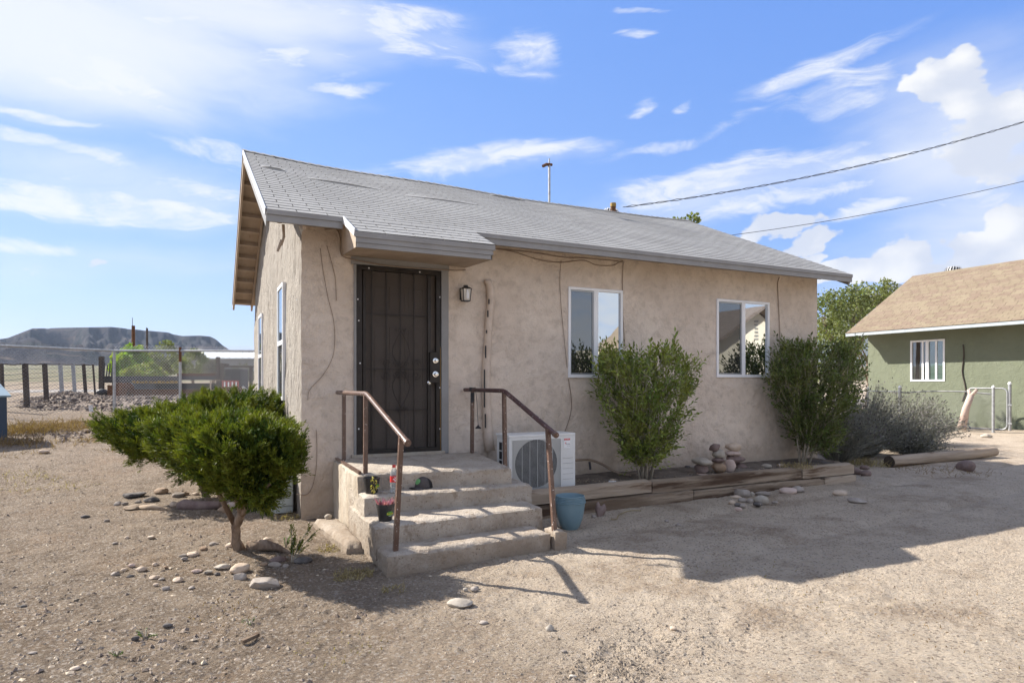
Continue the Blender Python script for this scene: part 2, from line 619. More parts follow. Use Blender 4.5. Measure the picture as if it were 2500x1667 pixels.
M['ac_grille'] = material('ac_grille_grey', (.52, .52, .5), None, rough=.5)
M['ac_dark'] = material('ac_dark_inside', (.02, .022, .024), None, rough=.6)
M['ac_blue'] = material('ac_blue_coil', (.06, .16, .26), (.08, .2, .32), 20, .4, bump=(.6, 200, .002))
M['red_print'] = material('red_print', (.62, .04, .04), None, rough=.5)
M['grey_print'] = material('grey_print', (.18, .18, .2), None, rough=.5)
M['white_print'] = material('white_print', (.8, .8, .8), None, rough=.5)
M['blue_pot'] = material('blue_plastic_pot', (0.145, 0.236, 0.281), (0.178, 0.27, 0.312), 5, .38, spec=.5)
M['wood'] = material('weathered_timber', (.15, .108, .076), (.34, .272, .205), 2.6, .9, stretch=(.22, 1.6, 3.2),
                     dirt=((.085, .055, .038), 1.9, .48, .6), bump=[(.7, 12, .02), (.4, 45, .006)], spec=.1)
M['wood_pale'] = material('pale_weathered_timber', (.42, .345, .27), (.29, .225, .165), 3, .9, stretch=(.22, 1.6, 3.2),
                          dirt=((.13, .085, .055), 2.4, .52, .64), bump=[(.6, 12, .02)], spec=.1)
M['wood_dark'] = material('dark_old_timber', (.045, .037, .033), (.1, .08, .065), 5, .9, stretch=(2, 2, .3), bump=(.5, 20, .01))
M['bark'] = material('shredded_juniper_bark', (.14, .095, .068), (.32, .25, .195), 13, .95, stretch=(1, 1, .2),
                     bump=[(1, 22, .03)], spec=.1)
M['stem'] = material('pale_shrub_stem', (.3, .26, .2), (.42, .37, .3), 12, .9, bump=(.4, 40, .005))
M['juniper'] = material('juniper_spray', (0.0512, 0.0806, 0.00816), (0.169, 0.184, 0.0204), 7, .6, island=.3, trans=.18, spec=.25)
M['juniper_shade'] = material('juniper_inner_shade', (0.0213, 0.0425, 0.0085), (0.0467, 0.0765, 0.0127), 5, .7, island=.2, trans=.15, spec=.2)  # shade inside the crown, put into the foliage colour
M['leaf'] = material('green_shrub_leaf', (.13, .19, .045), (.27, .29, .07), 3, .45, island=.42, trans=.25, spec=.4)
M['leaf_dark'] = material('dark_shrub_leaf', (.075, .11, .028), (.17, .19, .055), 3, .45, island=.42, trans=.25, spec=.4)
M['leaf_tree'] = material('tree_leaf', (0.104, 0.128, 0.048), (0.192, 0.208, 0.088), .8, .5, island=.3, trans=.3, spec=.3)
M['leaf_yellow'] = material('yellow_green_leaf', (0.289, 0.376, 0.0433), (0.145, 0.246, 0.0433), .6, .5, island=.3, trans=.3, spec=.3)
M['sage'] = material('grey_sage_twig', (0.142, 0.137, 0.118), (0.225, 0.222, 0.202), 6, .8, island=.3, trans=.12, spec=.2)
M['sage_dark'] = material('dark_sage_bud', (.06, .052, .055), (.12, .1, .11), 6, .8, island=.3)
M['dry'] = material('dry_weed', (0.252, 0.168, 0.091), (0.189, 0.126, 0.07), 5, .85, island=.3, trans=.2, spec=.2)
M['straw'] = material('dry_straw', (0.338, 0.27, 0.15), (0.247, 0.195, 0.112), 5, .85, island=.3, trans=.2, spec=.2)
M['weed_green'] = material('small_green_weed', (.12, .2, .05), (.2, .27, .08), 9, .7, island=.2, trans=.2)
for nm, a, b_ in (('tan', (.46, .36, .27), (.58, .47, .37)), ('grey', (.24, .205, .175), (.36, .315, .275)),
                  ('dark', (.075, .068, .065), (.15, .135, .125)), ('purple', (.16, .112, .1), (.235, .175, .155)),
                  ('pale', (.32, .28, .23), (.42, .375, .32)), ('brown', (.26, .18, .12), (.36, .26, .18)),
                  ('pink', (.45, .34, .29), (.53, .42, .36))):
    M['rock_' + nm] = material('rock_' + nm, a, b_, 9, .85, bump=[(.4, 30, .012), (.3, 120, .003)], spec=.25,
                               dirt=((.3, .24, .19), 14, .62, .75))
M['gravel'] = material('mixed_gravel', (0.336, 0.272, 0.212), (0.24, 0.192, 0.152), 3, .9, island=.55, spec=.2)
M['rubble'] = material('crushed_rubble', (0.136, 0.104, 0.086), (0.232, 0.186, 0.151), 1.5, .9, island=.5, bump=(.5, 12, .03), spec=.15)
M['galv'] = material('galvanised_steel', (.3, .31, .32), (.42, .43, .44), 14, .5, metal=.5)
M['galv_dark'] = material('dull_galvanised_wire', (.12, .125, .13), (.2, .2, .2), 6, .6, metal=.2)
M['wire_light'] = material('bright_fence_wire', (.5, .5, .5), None, rough=.5, metal=.3)
M['cable'] = material('black_cable', (.03, .03, .035), None, rough=.6)
M['tan_cable'] = material('tan_painted_cable', (.3, .23, .17), (.24, .18, .14), 9, .7)
M['olive_wall'] = material('green_stucco', (0.161, 0.178, 0.126), (0.178, 0.196, 0.141), .9, .92,
                           dirt=((.19, .215, .14), 2.6, .55, .75), bump=[(.3, 3.5, .04, 'trowel'), (.2, 30, .01)], spec=.15)
M['cream_wall'] = material('cream_stucco', (.62, .57, .46), (.66, .61, .5), 1.2, .9, bump=(.2, 12, .01))
M['brown_roof'] = material('brown_roof', (.13, .105, .09), (.19, .155, .135), 5, .9, stretch=(1, 1, 4), bump=(.4, 9, .02))
M['dumpster'] = material('blue_grey_bin', (.03, .055, .095), (.04, .07, .115), 3, .45)
M['dumpster_lid'] = material('pale_blue_lid', (.14, .2, .25), (.17, .24, .29), 4, .5)
M['meter'] = material('pale_grey_green_box', (.42, .45, .42), (.47, .5, .47), 4, .5, dirt=((.35, .33, .28), 6, .6, .8))
M['rust'] = material('rusty_steel', (0.088, 0.0385, 0.0165), (0.149, 0.066, 0.0275), 4, .85, bump=(.4, 20, .01))
M['ochre'] = material('ochre_paint', (.42, .27, .06), (.2, .14, .06), 3, .8)
M['black_metal'] = material('blackened_metal', (.04, .042, .048), (.075, .075, .08), 5, .7)
M['blue_scrap'] = material('faded_blue_sheet', (.1, .13, .18), (.17, .2, .24), 3, .6)
M['barn_white'] = material('white_roof_sheet', (.72, .76, .78), (.66, .7, .72), 6, .4)
M['barn_wall'] = material('grey_shed_wall', (.22, .23, .24), (.27, .28, .29), 3, .7)
M['red_paint'] = material('faded_red_paint', (.42, .07, .07), (.5, .16, .15), 12, .6)
M['hill'] = material('mesa_rock_hazed', (0.016, 0.0172, 0.0261), (0.06, 0.0508, 0.0522), .006, .95, detail=9,  # blue shade and haze, sunlit talus patches: put into the rock colour
                     dirt=((.022, .026, .028), .012, .45, .62), spots=((.12, .095, .08), .02, .6, .74),
                     bump=[(1, .03, 12), (.8, .1, 4)], spec=.05)
M['far_blue'] = material('far_mountain', (.09, .1, .1), (.14, .14, .13), .002, .95, spec=.05)
M['pot_black'] = material('black_nursery_pot', (.022, .022, .024), (.035, .035, .037), 14, .35, spec=.5)
M['lime'] = material('lime_print', (.55, .6, .1), None, rough=.5)
M['green_print'] = material('green_print', (.12, .36, .05), None, rough=.5)
M['yellow_print'] = material('yellow_print', (.72, .55, .06), None, rough=.5)
M['purple_leaf'] = material('pink_purple_leaf', (.42, .2, .33), (.3, .1, .16), 40, .5, island=.3, trans=.25)
M['wilt'] = material('wilted_yellow_leaf', (.55, .48, .1), (.35, .3, .08), 30, .6, island=.2, trans=.25)
M['cap_cloth'] = material('charcoal_cap_cloth', (.06, .052, .05), (.08, .07, .068), 30, .9)
M['cap_mesh'] = material('black_cap_mesh', (.012, .011, .011), (.025, .022, .022), 200, .9)
M['cap_green'] = material('faded_green_badge', (.18, .42, .16), (.12, .3, .1), 90, .8)
m = material('clear_bottle', (.85, .9, .92), None, rough=.08)
m.node_tree.nodes['Principled BSDF'].inputs['Transmission Weight'].default_value = .85
m.node_tree.nodes['Principled BSDF'].inputs['IOR'].default_value = 1.2
M['bottle'] = m
M['bottle_cap'] = material('red_bottle_cap', (.6, .05, .05), None, rough=.4)
M['lamp_glass'] = material('seeded_lantern_glass', (.62, .58, .52), (.7, .66, .6), 40, .25, spec=.5)
m = bpy.data.materials.new('insect_screen')
m.use_nodes = True
T_ = NT(m.node_tree)
pb = T_.n['Principled BSDF']
pb.inputs['Base Color'].default_value = (.075, .06, .05, 1)
pb.inputs['Roughness'].default_value = .7
tp = T_.new('ShaderNodeBsdfTransparent')
mx = T_.new('ShaderNodeMixShader')
mx.inputs[0].default_value = .5
T_.l.new(tp.outputs[0], mx.inputs[1])
T_.l.new(pb.outputs[0], mx.inputs[2])
T_.l.new(mx.outputs[0], T_.n['Material Output'].inputs[0])
M['screen'] = m

def base_dirt(m, col, z0, z1):
    """splashed soil on the foot of a wall"""
    T = NT(m.node_tree)
    b = T.n['Principled BSDF']
    old = b.inputs['Base Color'].links[0].from_socket
    geo = T.new('ShaderNodeNewGeometry')
    sp = T.new('ShaderNodeSeparateXYZ')
    T.l.new(geo.outputs['Position'], sp.inputs[0])
    h = T.math('ADD', sp.outputs[2], T.math('MULTIPLY', T.math('SUBTRACT', T.noise(geo.outputs['Position'], 3.5, 6, .7), .5), .9))
    f = T.math('MULTIPLY', T.ramp(h, z1, z0), .75)
    T.put(b.inputs['Base Color'], T.mix(f, old, col))


base_dirt(M['stucco'], (.36, .29, .225), .2, .75)
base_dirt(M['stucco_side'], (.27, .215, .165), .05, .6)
base_dirt(M['concrete'], (.24, .185, .135), -.05, .35)

# ------------------------------------------------------------------ ground sheet, hills
SUN_SHIFT = (0.90, -0.96)


def gh(x, y):
    """ground height without the small relief"""
    x = np.asarray(x, float)
    y = np.asarray(y, float)
    d = np.sqrt(x * x + y * y)
    left = smooth(7.5, 1.2, x) * smooth(-40, -25, x)
    prof = np.interp(y, [8, 10, 13, 16, 18.5, 22, 27, 60], [0, .06, .27, .5, .62, .76, .86, .9])
    far = np.interp(d, [60, 200, 600, 1400, 6000], [0, 1.5, 11, 32, 60])
    return prof * np.maximum(left, smooth(30, 70, y)) + far


def gz(x, y):
    return float(gh(x, y))


def spaced(lo, hi, step, out_lo, out_hi, g=1.16):
    a = list(np.arange(lo, hi + 1e-6, step))
    s, v = step, hi
    while v < out_hi:
        s *= g
        v += s
        a.append(v)
    s, v, b = step, lo, []
    while v > out_lo:
        s *= g
        v -= s
        b.append(v)
    return np.array(b[::-1] + a)


def relief(X, Y):
    near = smooth(26, 14, np.sqrt(X * X + Y * Y))
    r = .035 * fbm(X * .7, Y * .7, 1.5, 3) + .034 * fbm(X * 2.9, Y * 2.9, 4.5, 4) + .017 * fbm(X * 11, Y * 11, 8.5, 3)
    rough_ = .35 + 1.3 * smooth(-.1, .22, fbm(X * .9 + 5, Y * .9, 6.5, 3)) + .7 * smooth(1.5, -.5, X - .28 * Y)
    r = r + rough_ * (.009 * fbm(X * 27, Y * 27, 3.5, 2) + .010 * np.maximum(fbm(X * 17 + 3, Y * 17, 1.5, 3) - .08, 0) * 3)
    # churned, trampled patches in front and wheel marks on the right
    for (px, py, rx, ry, amp) in ((1620, 1560, .75, .22, .075), (1500, 1640, .5, .25, .08), (2160, 1460, .6, .35, .05), (700, 1470, .35, .12, .03), (1990, 1400, .8, .3, .045)):
        c = at(px, py, 'Z', 0)
        q = ((X - c.x) / rx) ** 2 + ((Y - c.y) / ry) ** 2
        r = r + amp * np.exp(-q * 1.3) * fbm(X * 9, Y * 9, 2.2, 4)
    # hump at the junipers' feet
    r = r + .05 * np.exp(-(((X - .30) / .42) ** 2 + ((Y - 6.1) / .35) ** 2))
    # soft ruts along the drive
    v = Y - 4.1 - .12 * (X - 4)
    for off in (0.0, 1.25):
        r = r - .03 * np.exp(-((v - off) / .12) ** 2) * smooth(2.5, 4.5, X) * (1 + 1.2 * fbm(X * 2, Y * 2, 9, 2))
    # keep it quiet where buildings and edges meet the ground
    return r * near


gx = spaced(-6.0, 12.5, .04, -4500, 4500)
gx = np.unique(np.concatenate([gx[(gx < -2.4) | (gx > 6.6)], np.arange(-2.4, 6.61, .02)]).round(4))
gy = spaced(1.6, 12.5, .04, -1500, 5500)
gy = np.unique(np.concatenate([gy[(gy < 1.9) | (gy > 6.0)], np.arange(1.9, 6.01, .02)]).round(4))
GX, GY = np.meshgrid(gx, gy)
GZ = gh(GX, GY) + relief(GX, GY)
nx, ny = len(gx), len(gy)
idx = np.arange(nx * ny).reshape(ny, nx)
GF = np.stack([idx[:-1, :-1], idx[:-1, 1:], idx[1:, 1:], idx[1:, :-1]], -1).reshape(-1, 4)
ground = mesh_obj('ground', np.stack([GX, GY, GZ], -1), GF, M['ground'], sm=True)
tag(ground, 'pale sandy dirt yard and drive with gravel and dry scrub plain beyond', kind='structure')


def ground_at(px, py):
    d = ray(px, py)
    t = 1.5
    while t < 80:
        if CH + d[2] * t < gz(d[0] * t, d[1] * t):
            break
        t += .05
    return Vector((d[0] * t, d[1] * t, CH + d[2] * t))


def gr(x, y):
    return gz(x, y) + float(relief(np.float64(x), np.float64(y)))


# the mesa: a height field seen beyond the fence
prof_px = [(-1400, 900), (-900, 880), (-500, 852), (-160, 842), (0, 831), (20, 828), (78, 805), (153, 803), (272, 801), (340, 808), (408, 814),
           (445, 823), (490, 822), (513, 824), (527, 831), (544, 846), (561, 857), (590, 872), (640, 886), (760, 900), (900, 905)]
pa = np.array([math.atan((p[0] - CXP) / FPX) for p in prof_px])
phh = np.array([(HYP - p[1]) / FPX * cos(a) for p, a in zip(prof_px, pa)])
na, nr_ = 420, 150
A = np.linspace(pa[0], pa[-1], na)
R = np.linspace(1150, 3600, nr_)
AA, RR = np.meshgrid(A, R)
XX, YY = RR * np.sin(AA + YAW), RR * np.cos(AA + YAW)
topz = np.interp(AA, pa, phh) * 2600 + 1.5
foot = gh(XX, YY) - 4
wob = 260 * fbm(AA * 9, RR * .0004, 3.3, 4)
tt = np.clip((RR + wob - 1250) / (2600 - 1250), 0, 1)
shape = .50 * smooth(0.0, .86, tt) * tt ** .6 + .50 * smooth(.80, .90, tt) * (tt > .5)
shape = np.where(tt >= .93, 1.0, shape)
gul = np.abs(fbm(AA * 26, RR * .0022, 6.1, 5)) * 2.2
gul2 = np.abs(fbm(AA * 70, RR * .004, 2.1, 3)) * 1.6
mid = shape * (1 - shape) * 4
spur = .34 * smooth(-.42, -.75, AA) * np.exp(-((RR - 1650) / 190.) ** 2) * (topz - foot) * (1 + .8 * fbm(AA * 14, RR * .002, 7, 3))
HZ = foot + (topz - foot) * shape - mid * 150 * (gul - .28) - mid * 60 * (gul2 - .2) + 6 * fbm(XX * .006, YY * .006, 1, 3) * shape + np.maximum(spur, 0)
HZ = np.where(RR > 3500, foot, HZ)
HZ = np.minimum(HZ, foot + 4 + (np.interp(AA, pa, phh) * RR + 1.5 - foot) * 1.0 + 0)
idx = np.arange(na * nr_).reshape(nr_, na)
HF = np.stack([idx[:-1, :-1], idx[:-1, 1:], idx[1:, 1:], idx[1:, :-1]], -1).reshape(-1, 4)
mesa = mesh_obj('hill', np.stack([XX, YY, HZ], -1), HF, M['hill'], sm=True)
tag(mesa, 'long flat topped mesa on the horizon left of the house', kind='structure')
# the blue ridge glimpsed between the two houses
V, F = [], []
n = 40
for i in range(n):
    px = 1950 + i * 22
    a = math.atan((px - CXP) / FPX)
    h = (HYP - np.interp(px, [1950, 2080, 2150, 2190, 2260, 2400, 2810], [800, 740, 705, 694, 712, 770, 880])) / FPX * cos(a) + .006 * float(fbm(i * .3, 2, 1, 3))
    for (r, k) in ((2700, 0), (3300, .45), (3700, 1.0), (4300, .1)):
        V.append((r * sin(a + YAW), r * cos(a + YAW), h * 3700 * k + (0 if k else -5)))
for i in range(n - 1):
    for j in range(3):
        a = i * 4 + j
        F.append((a, a + 4, a + 5, a + 1))
tag(mesh_obj('mountain', V, F, M['far_blue'], sm=True), 'distant blue mountain ridge between the two roofs', kind='structure')


# ------------------------------------------------------------------ rough blocks, rocks
def disp_noise(P, s, seed):
    return np.stack([fbm(P[:, 0] * s + seed, P[:, 1] * s, P[:, 2] * s, 3),
                     fbm(P[:, 0] * s, P[:, 1] * s + seed + 9, P[:, 2] * s, 3),
                     fbm(P[:, 0] * s, P[:, 1] * s, P[:, 2] * s + seed + 17, 3)], -1) * 2


def rough_block(name, plan, z0, z1, mat, parent=None, step=.035, amp=.006, ns=9, seed=0, edge=.012, sm=True):
    """block over a four-cornered plan (fl, fr, br, bl), faces gridded, surface and edges worn"""
    fl, fr, br, bl = [np.array(p, float) for p in plan]
    L = max(np.linalg.norm(fr - fl), np.linalg.norm(br - bl))
    D = max(np.linalg.norm(bl - fl), np.linalg.norm(br - fr))
    nu, nv, nw = max(2, int(L / step)), max(2, int(D / step)), max(2, int((z1 - z0) / step))
    key, V, F = {}, [], []

    def vid(i, j, k):
        q = (i, j, k)
        if q not in key:
            u, v, w = i / nu, j / nv, k / nw
            p = (fl * (1 - u) + fr * u) * (1 - v) + (bl * (1 - u) + br * u) * v
            key[q] = len(V)
            V.append((p[0], p[1], z0 + (z1 - z0) * w, min(u, 1 - u) * L, min(v, 1 - v) * D, (1 - w) * (z1 - z0), u, v))
        return key[q]
    for i in range(nu):
        for j in range(nv):
            F.append((vid(i, j, nw), vid(i + 1, j, nw), vid(i + 1, j + 1, nw), vid(i, j + 1, nw)))
        for k in range(nw):
            F.append((vid(i, 0, k), vid(i + 1, 0, k), vid(i + 1, 0, k + 1), vid(i, 0, k + 1)))
            F.append((vid(i + 1, nv, k), vid(i, nv, k), vid(i, nv, k + 1), vid(i + 1, nv, k + 1)))
    for j in range(nv):
        for k in range(nw):
            F.append((vid(0, j + 1, k), vid(0, j, k), vid(0, j, k + 1), vid(0, j + 1, k + 1)))
            F.append((vid(nu, j, k), vid(nu, j + 1, k), vid(nu, j + 1, k + 1), vid(nu, j, k + 1)))
    V = np.array(V)
    P = V[:, :3].copy()
    P += disp_noise(P, ns, seed) * amp * np.array([1, 1, .6])
    # chip and round the upper edges
    e = np.minimum(V[:, 3], V[:, 4])
    w = np.exp(-e / .02) * np.exp(-V[:, 5] / .02)
    P[:, 2] -= w * edge * (1 + 2.2 * np.clip(fbm(P[:, 0] * 6, P[:, 1] * 6, seed, 3) * 2, 0, 1))
    o = mesh_obj(name, P, np.array(F), mat, parent, sm)
    return autosmooth(o, 50) if sm else o


def ico(sub):
    t = (1 + sqrt(5)) / 2
    V = [(-1, t, 0), (1, t, 0), (-1, -t, 0), (1, -t, 0), (0, -1, t), (0, 1, t), (0, -1, -t), (0, 1, -t), (t, 0, -1), (t, 0, 1), (-t, 0, -1), (-t, 0, 1)]
    V = [np.array(v) / np.linalg.norm(v) for v in V]
    F = [(0, 11, 5), (0, 5, 1), (0, 1, 7), (0, 7, 10), (0, 10, 11), (1, 5, 9), (5, 11, 4), (11, 10, 2), (10, 7, 6), (7, 1, 8), (3, 9, 4), (3, 4, 2), (3, 2, 6), (3, 6, 8), (3, 8, 9), (4, 9, 5), (2, 4, 11), (6, 2, 10), (8, 6, 7), (9, 8, 1)]
    for _ in range(sub):
        mid, G = {}, []

        def m(a, b):
            k = (min(a, b), max(a, b))
            if k not in mid:
                v = V[a] + V[b]
                mid[k] = len(V)
                V.append(v / np.linalg.norm(v))
            return mid[k]
        for a, b, c in F:
            x, y, z = m(a, b), m(b, c), m(c, a)
            G += [(a, x, z), (b, y, x), (c, z, y), (x, y, z)]
        F = G
    return np.array(V), np.array(F)


ICO1, ICO2, ICO3 = ico(1), ico(2), ico(3)


def rock(loc, size, mat='rock_grey', rz=None, tilt=(0, 0), seed=0, angular=.0, label=None, group=None, name='rock', cat='stone', sub=2, parent=None):
    """one stone; loc is the middle of its underside"""
    rnd = random.Random(seed * 7 + 13)
    U, F = (ICO1, ICO2, ICO3)[sub - 1]
    P = U.copy()
    P = P * (1 + .55 * fbm(U[:, 0] * 1.3 + seed, U[:, 1] * 1.3, U[:, 2] * 1.3, 3))[:, None]
    if angular:
        for k in range(9):
            nrm = np.array([rnd.uniform(-1, 1) for _ in range(3)])
            nrm /= np.linalg.norm(nrm)
            cut = rnd.uniform(.62, .86)
            dd = P @ nrm - cut
            P -= np.clip(dd, 0, None)[:, None] * nrm * angular
    P = P / (P.max(0) - P.min(0)) * np.array(size)
    P[:, 2] -= P[:, 2].min()
    P[:, 2] -= size[2] * (.06 if 'cairn' in (label or '') else .12)
    o = mesh_obj(name, P, F, M[mat] if isinstance(mat, str) else mat, parent, not angular)
    if angular and angular < .6:
        autosmooth(o, 28)
    o.location = loc
    o.rotation_euler = (tilt[0], tilt[1], rnd.uniform(0, 6.28) if rz is None else rz)
    if label:
        tag(o, label, cat, group)
    return o


# ------------------------------------------------------------------ the main house
XL, XR, YF, YB = .963, 9.107, 7.2, 14.0          # wall faces
EX0, EX1, EYF, EYB = .573, 9.30, 6.74, 14.46     # roof edges
EZ, RY = 3.22, 10.6                              # eave height, ridge line
house = thing('house', 'low brown stucco house with grey shingled gable roof and concrete stoop', 'house', (0, 0, 0))


def ridge_z(x):
    t = (x - .5) / 8.9
    return 5.07 - .10 * t - .085 * sin(pi * t) - .012 * sin(x * 1.1)


def roof_pt(x, y, up=0.0):
    zr = ridge_z(x)
    if y <= RY:
        z = EZ + (zr - EZ) * (y - EYF) / (RY - EYF)
    else:
        z = EZ - .06 + (zr - EZ + .06) * (EYB - y) / (EYB - RY)
    z += .010 * sin(x * 1.9 + 1) * min(1, max(0, (y - EYF) / 1.5))
    return Vector((x, y, z + up))


def axis_cuts(lo, hi, step, cuts):
    pts = sorted(set([lo, hi] + [c for c in cuts if lo < c < hi]))
    out = []
    for a, b in zip(pts[:-1], pts[1:]):
        n = max(1, int(round((b - a) / step)))
        out += [a + (b - a) * i / n for i in range(n)]
    return out + [hi]


DOOR = (1.56, 2.655, .64, 2.915)
WINS = [(4.33, 5.20, 1.565, 2.765), (6.91, 8.0, 1.58, 2.755)]


def edge_w(z):   # worn, wavering house corner
    return .022 * float(fbm(z * 3.0, 4.2, 1.1, 4)) + .008 * float(fbm(z * 22, 1, 1, 2))


# front wall, with openings for the door and windows
holes = [DOOR] + WINS
xs = axis_cuts(XL, XR, .06, [h[0] for h in holes] + [h[1] for h in holes])
zs = axis_cuts(-.12, 3.37, .06, [h[2] for h in holes] + [h[3] for h in holes])
V, F = [], []
for z in zs:
    for i, x in enumerate(xs):
        yy = YF
        near_hole = any(h[0] - .01 <= x <= h[1] + .01 and h[2] - .01 <= z <= h[3] + .01 for h in holes)
        if not near_hole:
            yy += .014 * float(fbm(x * 1.5, z * 1.5, 2, 3)) + .005 * float(fbm(x * 7, z * 7, 5, 2))
            yy -= .02 * max(0, 1 - abs(z - .15) / .25)
        V.append((x + (edge_w(z) if i == 0 else 0), yy, z))
nxs = len(xs)
for k in range(len(zs) - 1):
    for i in range(nxs - 1):
        cx, cz = (xs[i] + xs[i + 1]) / 2, (zs[k] + zs[k + 1]) / 2
        if any(h[0] < cx < h[1] and h[2] < cz < h[3] for h in holes):
            continue
        a = k * nxs + i
        F.append((a, a + 1, a + 1 + nxs, a + nxs))
fw = mesh_obj('front_wall', V, F, M['stucco'], house, True)
# reveals of the openings
for (x0, x1, z0, z1) in holes:
    mb = MB()
    d = .12
    y0 = YF + .0
    mb.add([(x0, y0, z0), (x0, y0 + d, z0), (x0, y0 + d, z1), (x0, y0, z1)], [(0, 1, 2, 3)])
    mb.add([(x1, y0, z0), (x1, y0, z1), (x1, y0 + d, z1), (x1, y0 + d, z0)], [(0, 1, 2, 3)])
    mb.add([(x0, y0, z1), (x0, y0 + d, z1), (x1, y0 + d, z1), (x1, y0, z1)], [(0, 1, 2, 3)])
    mb.add([(x0, y0, z0), (x1, y0, z0), (x1, y0 + d, z0), (x0, y0 + d, z0)], [(0, 1, 2, 3)])
    mb.build('opening_reveal', M['stucco'], house)


def gable_wall(name, x, mat, sign, amp):
    ys = np.arange(YF, YB + .001, .035)
    ys[-1] = YB
    nvv = 90
    V, F = [], []
    for y in ys:
        top = roof_pt(x, float(y)).z - .05
        for k in range(nvv + 1):
            z = -.12 + (top + .12) * k / nvv
            if y == YF:
                dx = -edge_w(z) * -1
                V.append((x + (dx if sign < 0 else 0), y, z))
            else:
                f = min(1, (y - YF) / .07)
                n_ = amp * float(fbm(y * 14, z * 3.2, 3.3, 3)) + amp * .8 * float(fbm(y * 3, z * 1.2, 7, 2))
                V.append((x + n_ * f, y, z))
    m_ = nvv + 1
    for i in range(len(ys) - 1):
        for k in range(nvv):
            a = i * m_ + k
            F.append((a, a + 1, a + 1 + m_, a + m_) if sign < 0 else (a, a + m_, a + 1 + m_, a + 1))
    return mesh_obj(name, np.array(V), np.array(F), mat, house, True)


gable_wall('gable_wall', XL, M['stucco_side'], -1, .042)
gable_wall('gable_wall', XR, M['stucco'], 1, .012)
MB().box(XL + .02, YB - .1, -.1, XR - .02, YB, 3.33).build('rear_wall', M['stucco'], house)

# roof deck (sub-parts: shingles)
AWX0, AWX1, AWY = 1.335, 2.80, 6.20
V, F = [], []
xs_ = np.linspace(EX0, EX1, 60)
ysf = [EYF, EYF + .5, EYF + 1.0, EYF + 1.5, 9.2, RY]
ysb = [RY, 12.0, 13.4, EYB]
for ys_ in (ysf, ysb):
    b0 = len(V)
    for y in ys_:
        for x in xs_:
            p = roof_pt(x, y)
            V += [p - Vector((0, 0, .012)), p - Vector((0, 0, .04))]
    n = len(xs_)
    for j in range(len(ys_) - 1):
        for i in range(n - 1):
            a = b0 + 2 * (j * n + i)
            F += [(a, a + 2, a + 2 + 2 * n, a + 2 * n), (a + 1, a + 1 + 2 * n, a + 3 + 2 * n, a + 3)]
    for j in range(len(ys_) - 1):
        for i in (0, n - 1):
            a = b0 + 2 * (j * n + i)
            F.append((a, a + 1, a + 1 + 2 * n, a + 2 * n))
roof = mesh_obj('roof', V, F, [M['deck'], M['tan_wood']], house)
for p_ in roof.data.polygons:
    p_.material_index = 0 if all(v_ % 2 == 0 for v_ in p_.vertices) else 1
roof_cover = V


def slope_frame(x, y):
    p = roof_pt(x, y)
    q = roof_pt(x, y + .1)
    return p, (q - p).normalized()


# asphalt tabs: one wedge per tab
def tab_mesh(w, h, t=.009):
    return [(0, 0, t), (w, 0, t), (w, h, .003), (0, h, .003), (0, 0, 0), (w, 0, 0), (w, h, 0), (0, h, 0)], \
        [(0, 1, 2, 3), (4, 5, 1, 0), (5, 6, 2, 1), (7, 4, 0, 3)]


def shingles(fn, x0, x1, y0, y1, expo, tabw, mat, parent, camp, seed, limit=300, big=.02, fn_skip=None, thick=.008, rand=False, butt='butt'):
    """fn(x, y) gives (point, upslope unit); rows run along x from y0 (eave) to y1 (ridge)"""
    rnd = random.Random(seed)
    p0, up = fn((x0 + x1) / 2, (y0 + y1) / 2)
    run = sqrt(max(1e-6, 1 - up.z ** 2))
    rows = int((y1 - y0) / (expo * run)) + 1
    tabs = []
    for r in range(rows):
        y = y0 + r * expo * run
        off = rnd.uniform(0, tabw) if rand else (r % 2) * tabw / 2 + rnd.uniform(-.012, .012)
        x = x0 - off
        lift = 0
        while x < x1:
            a, b = max(x, x0), min(x + tabw - .010, x1)
            x += tabw
            if b - a < .04 or (fn_skip and fn_skip((a + b) / 2, y)):
                continue
            k = rnd.random()
            tabs.append((a, b, y + rnd.uniform(-.003, .003), lift + 0, r))
    out = []
    for (a, b, y, lf, r) in tabs:
        p, u = fn(a, y)
        q, _ = fn(b, y)
        ex = (q - p).normalized()
        ez = ex.cross(u).normalized()
        ey = ez.cross(ex)
        out.append(((p - camp).length, a, b, p + ez * (.004 + lf), ex, ey, ez, b - a))
    out.sort(key=lambda t: t[0])
    tv, tf = tab_mesh(1, expo * 1.08, thick)
    me = None
    wide = tabw - .010
    for i, (dd, a, b, p, ex, ey, ez, w) in enumerate(out[:limit]):
        if me is None:
            vv, ff = tab_mesh(wide, expo * 1.08, thick)
            o = mesh_obj('shingle', vv, ff, [mat, M[butt]], parent)
            me = o.data
            me.polygons.foreach_set('material_index', [0, 1, 1, 1])
        else:
            o = bpy.data.objects.new('shingle', me)
            COL.objects.link(o)
            o.parent = parent
        s = w / wide
        Mx = Matrix(((ex.x * s, ey.x, ez.x, p.x), (ex.y * s, ey.y, ez.y, p.y), (ex.z * s, ey.z, ez.z, p.z), (0, 0, 0, 1)))
        o.matrix_world = Mx
    V, F = [], []
    for (dd, a, b, p, ex, ey, ez, w) in out[limit:]:
        b0 = len(V)
        V += [p + ex * (v[0] * w) + ey * v[1] + ez * v[2] for v in tv]
        F += [tuple(i + b0 for i in f) for f in tf]
    if V:
        o = mesh_obj('shingles', np.array([tuple(v) for v in V]), np.array(F), [mat, M[butt]], parent)
        o.data.polygons.foreach_set('material_index', [0, 1, 1, 1] * (len(F) // 4))
        o['kind'] = 'stuff'


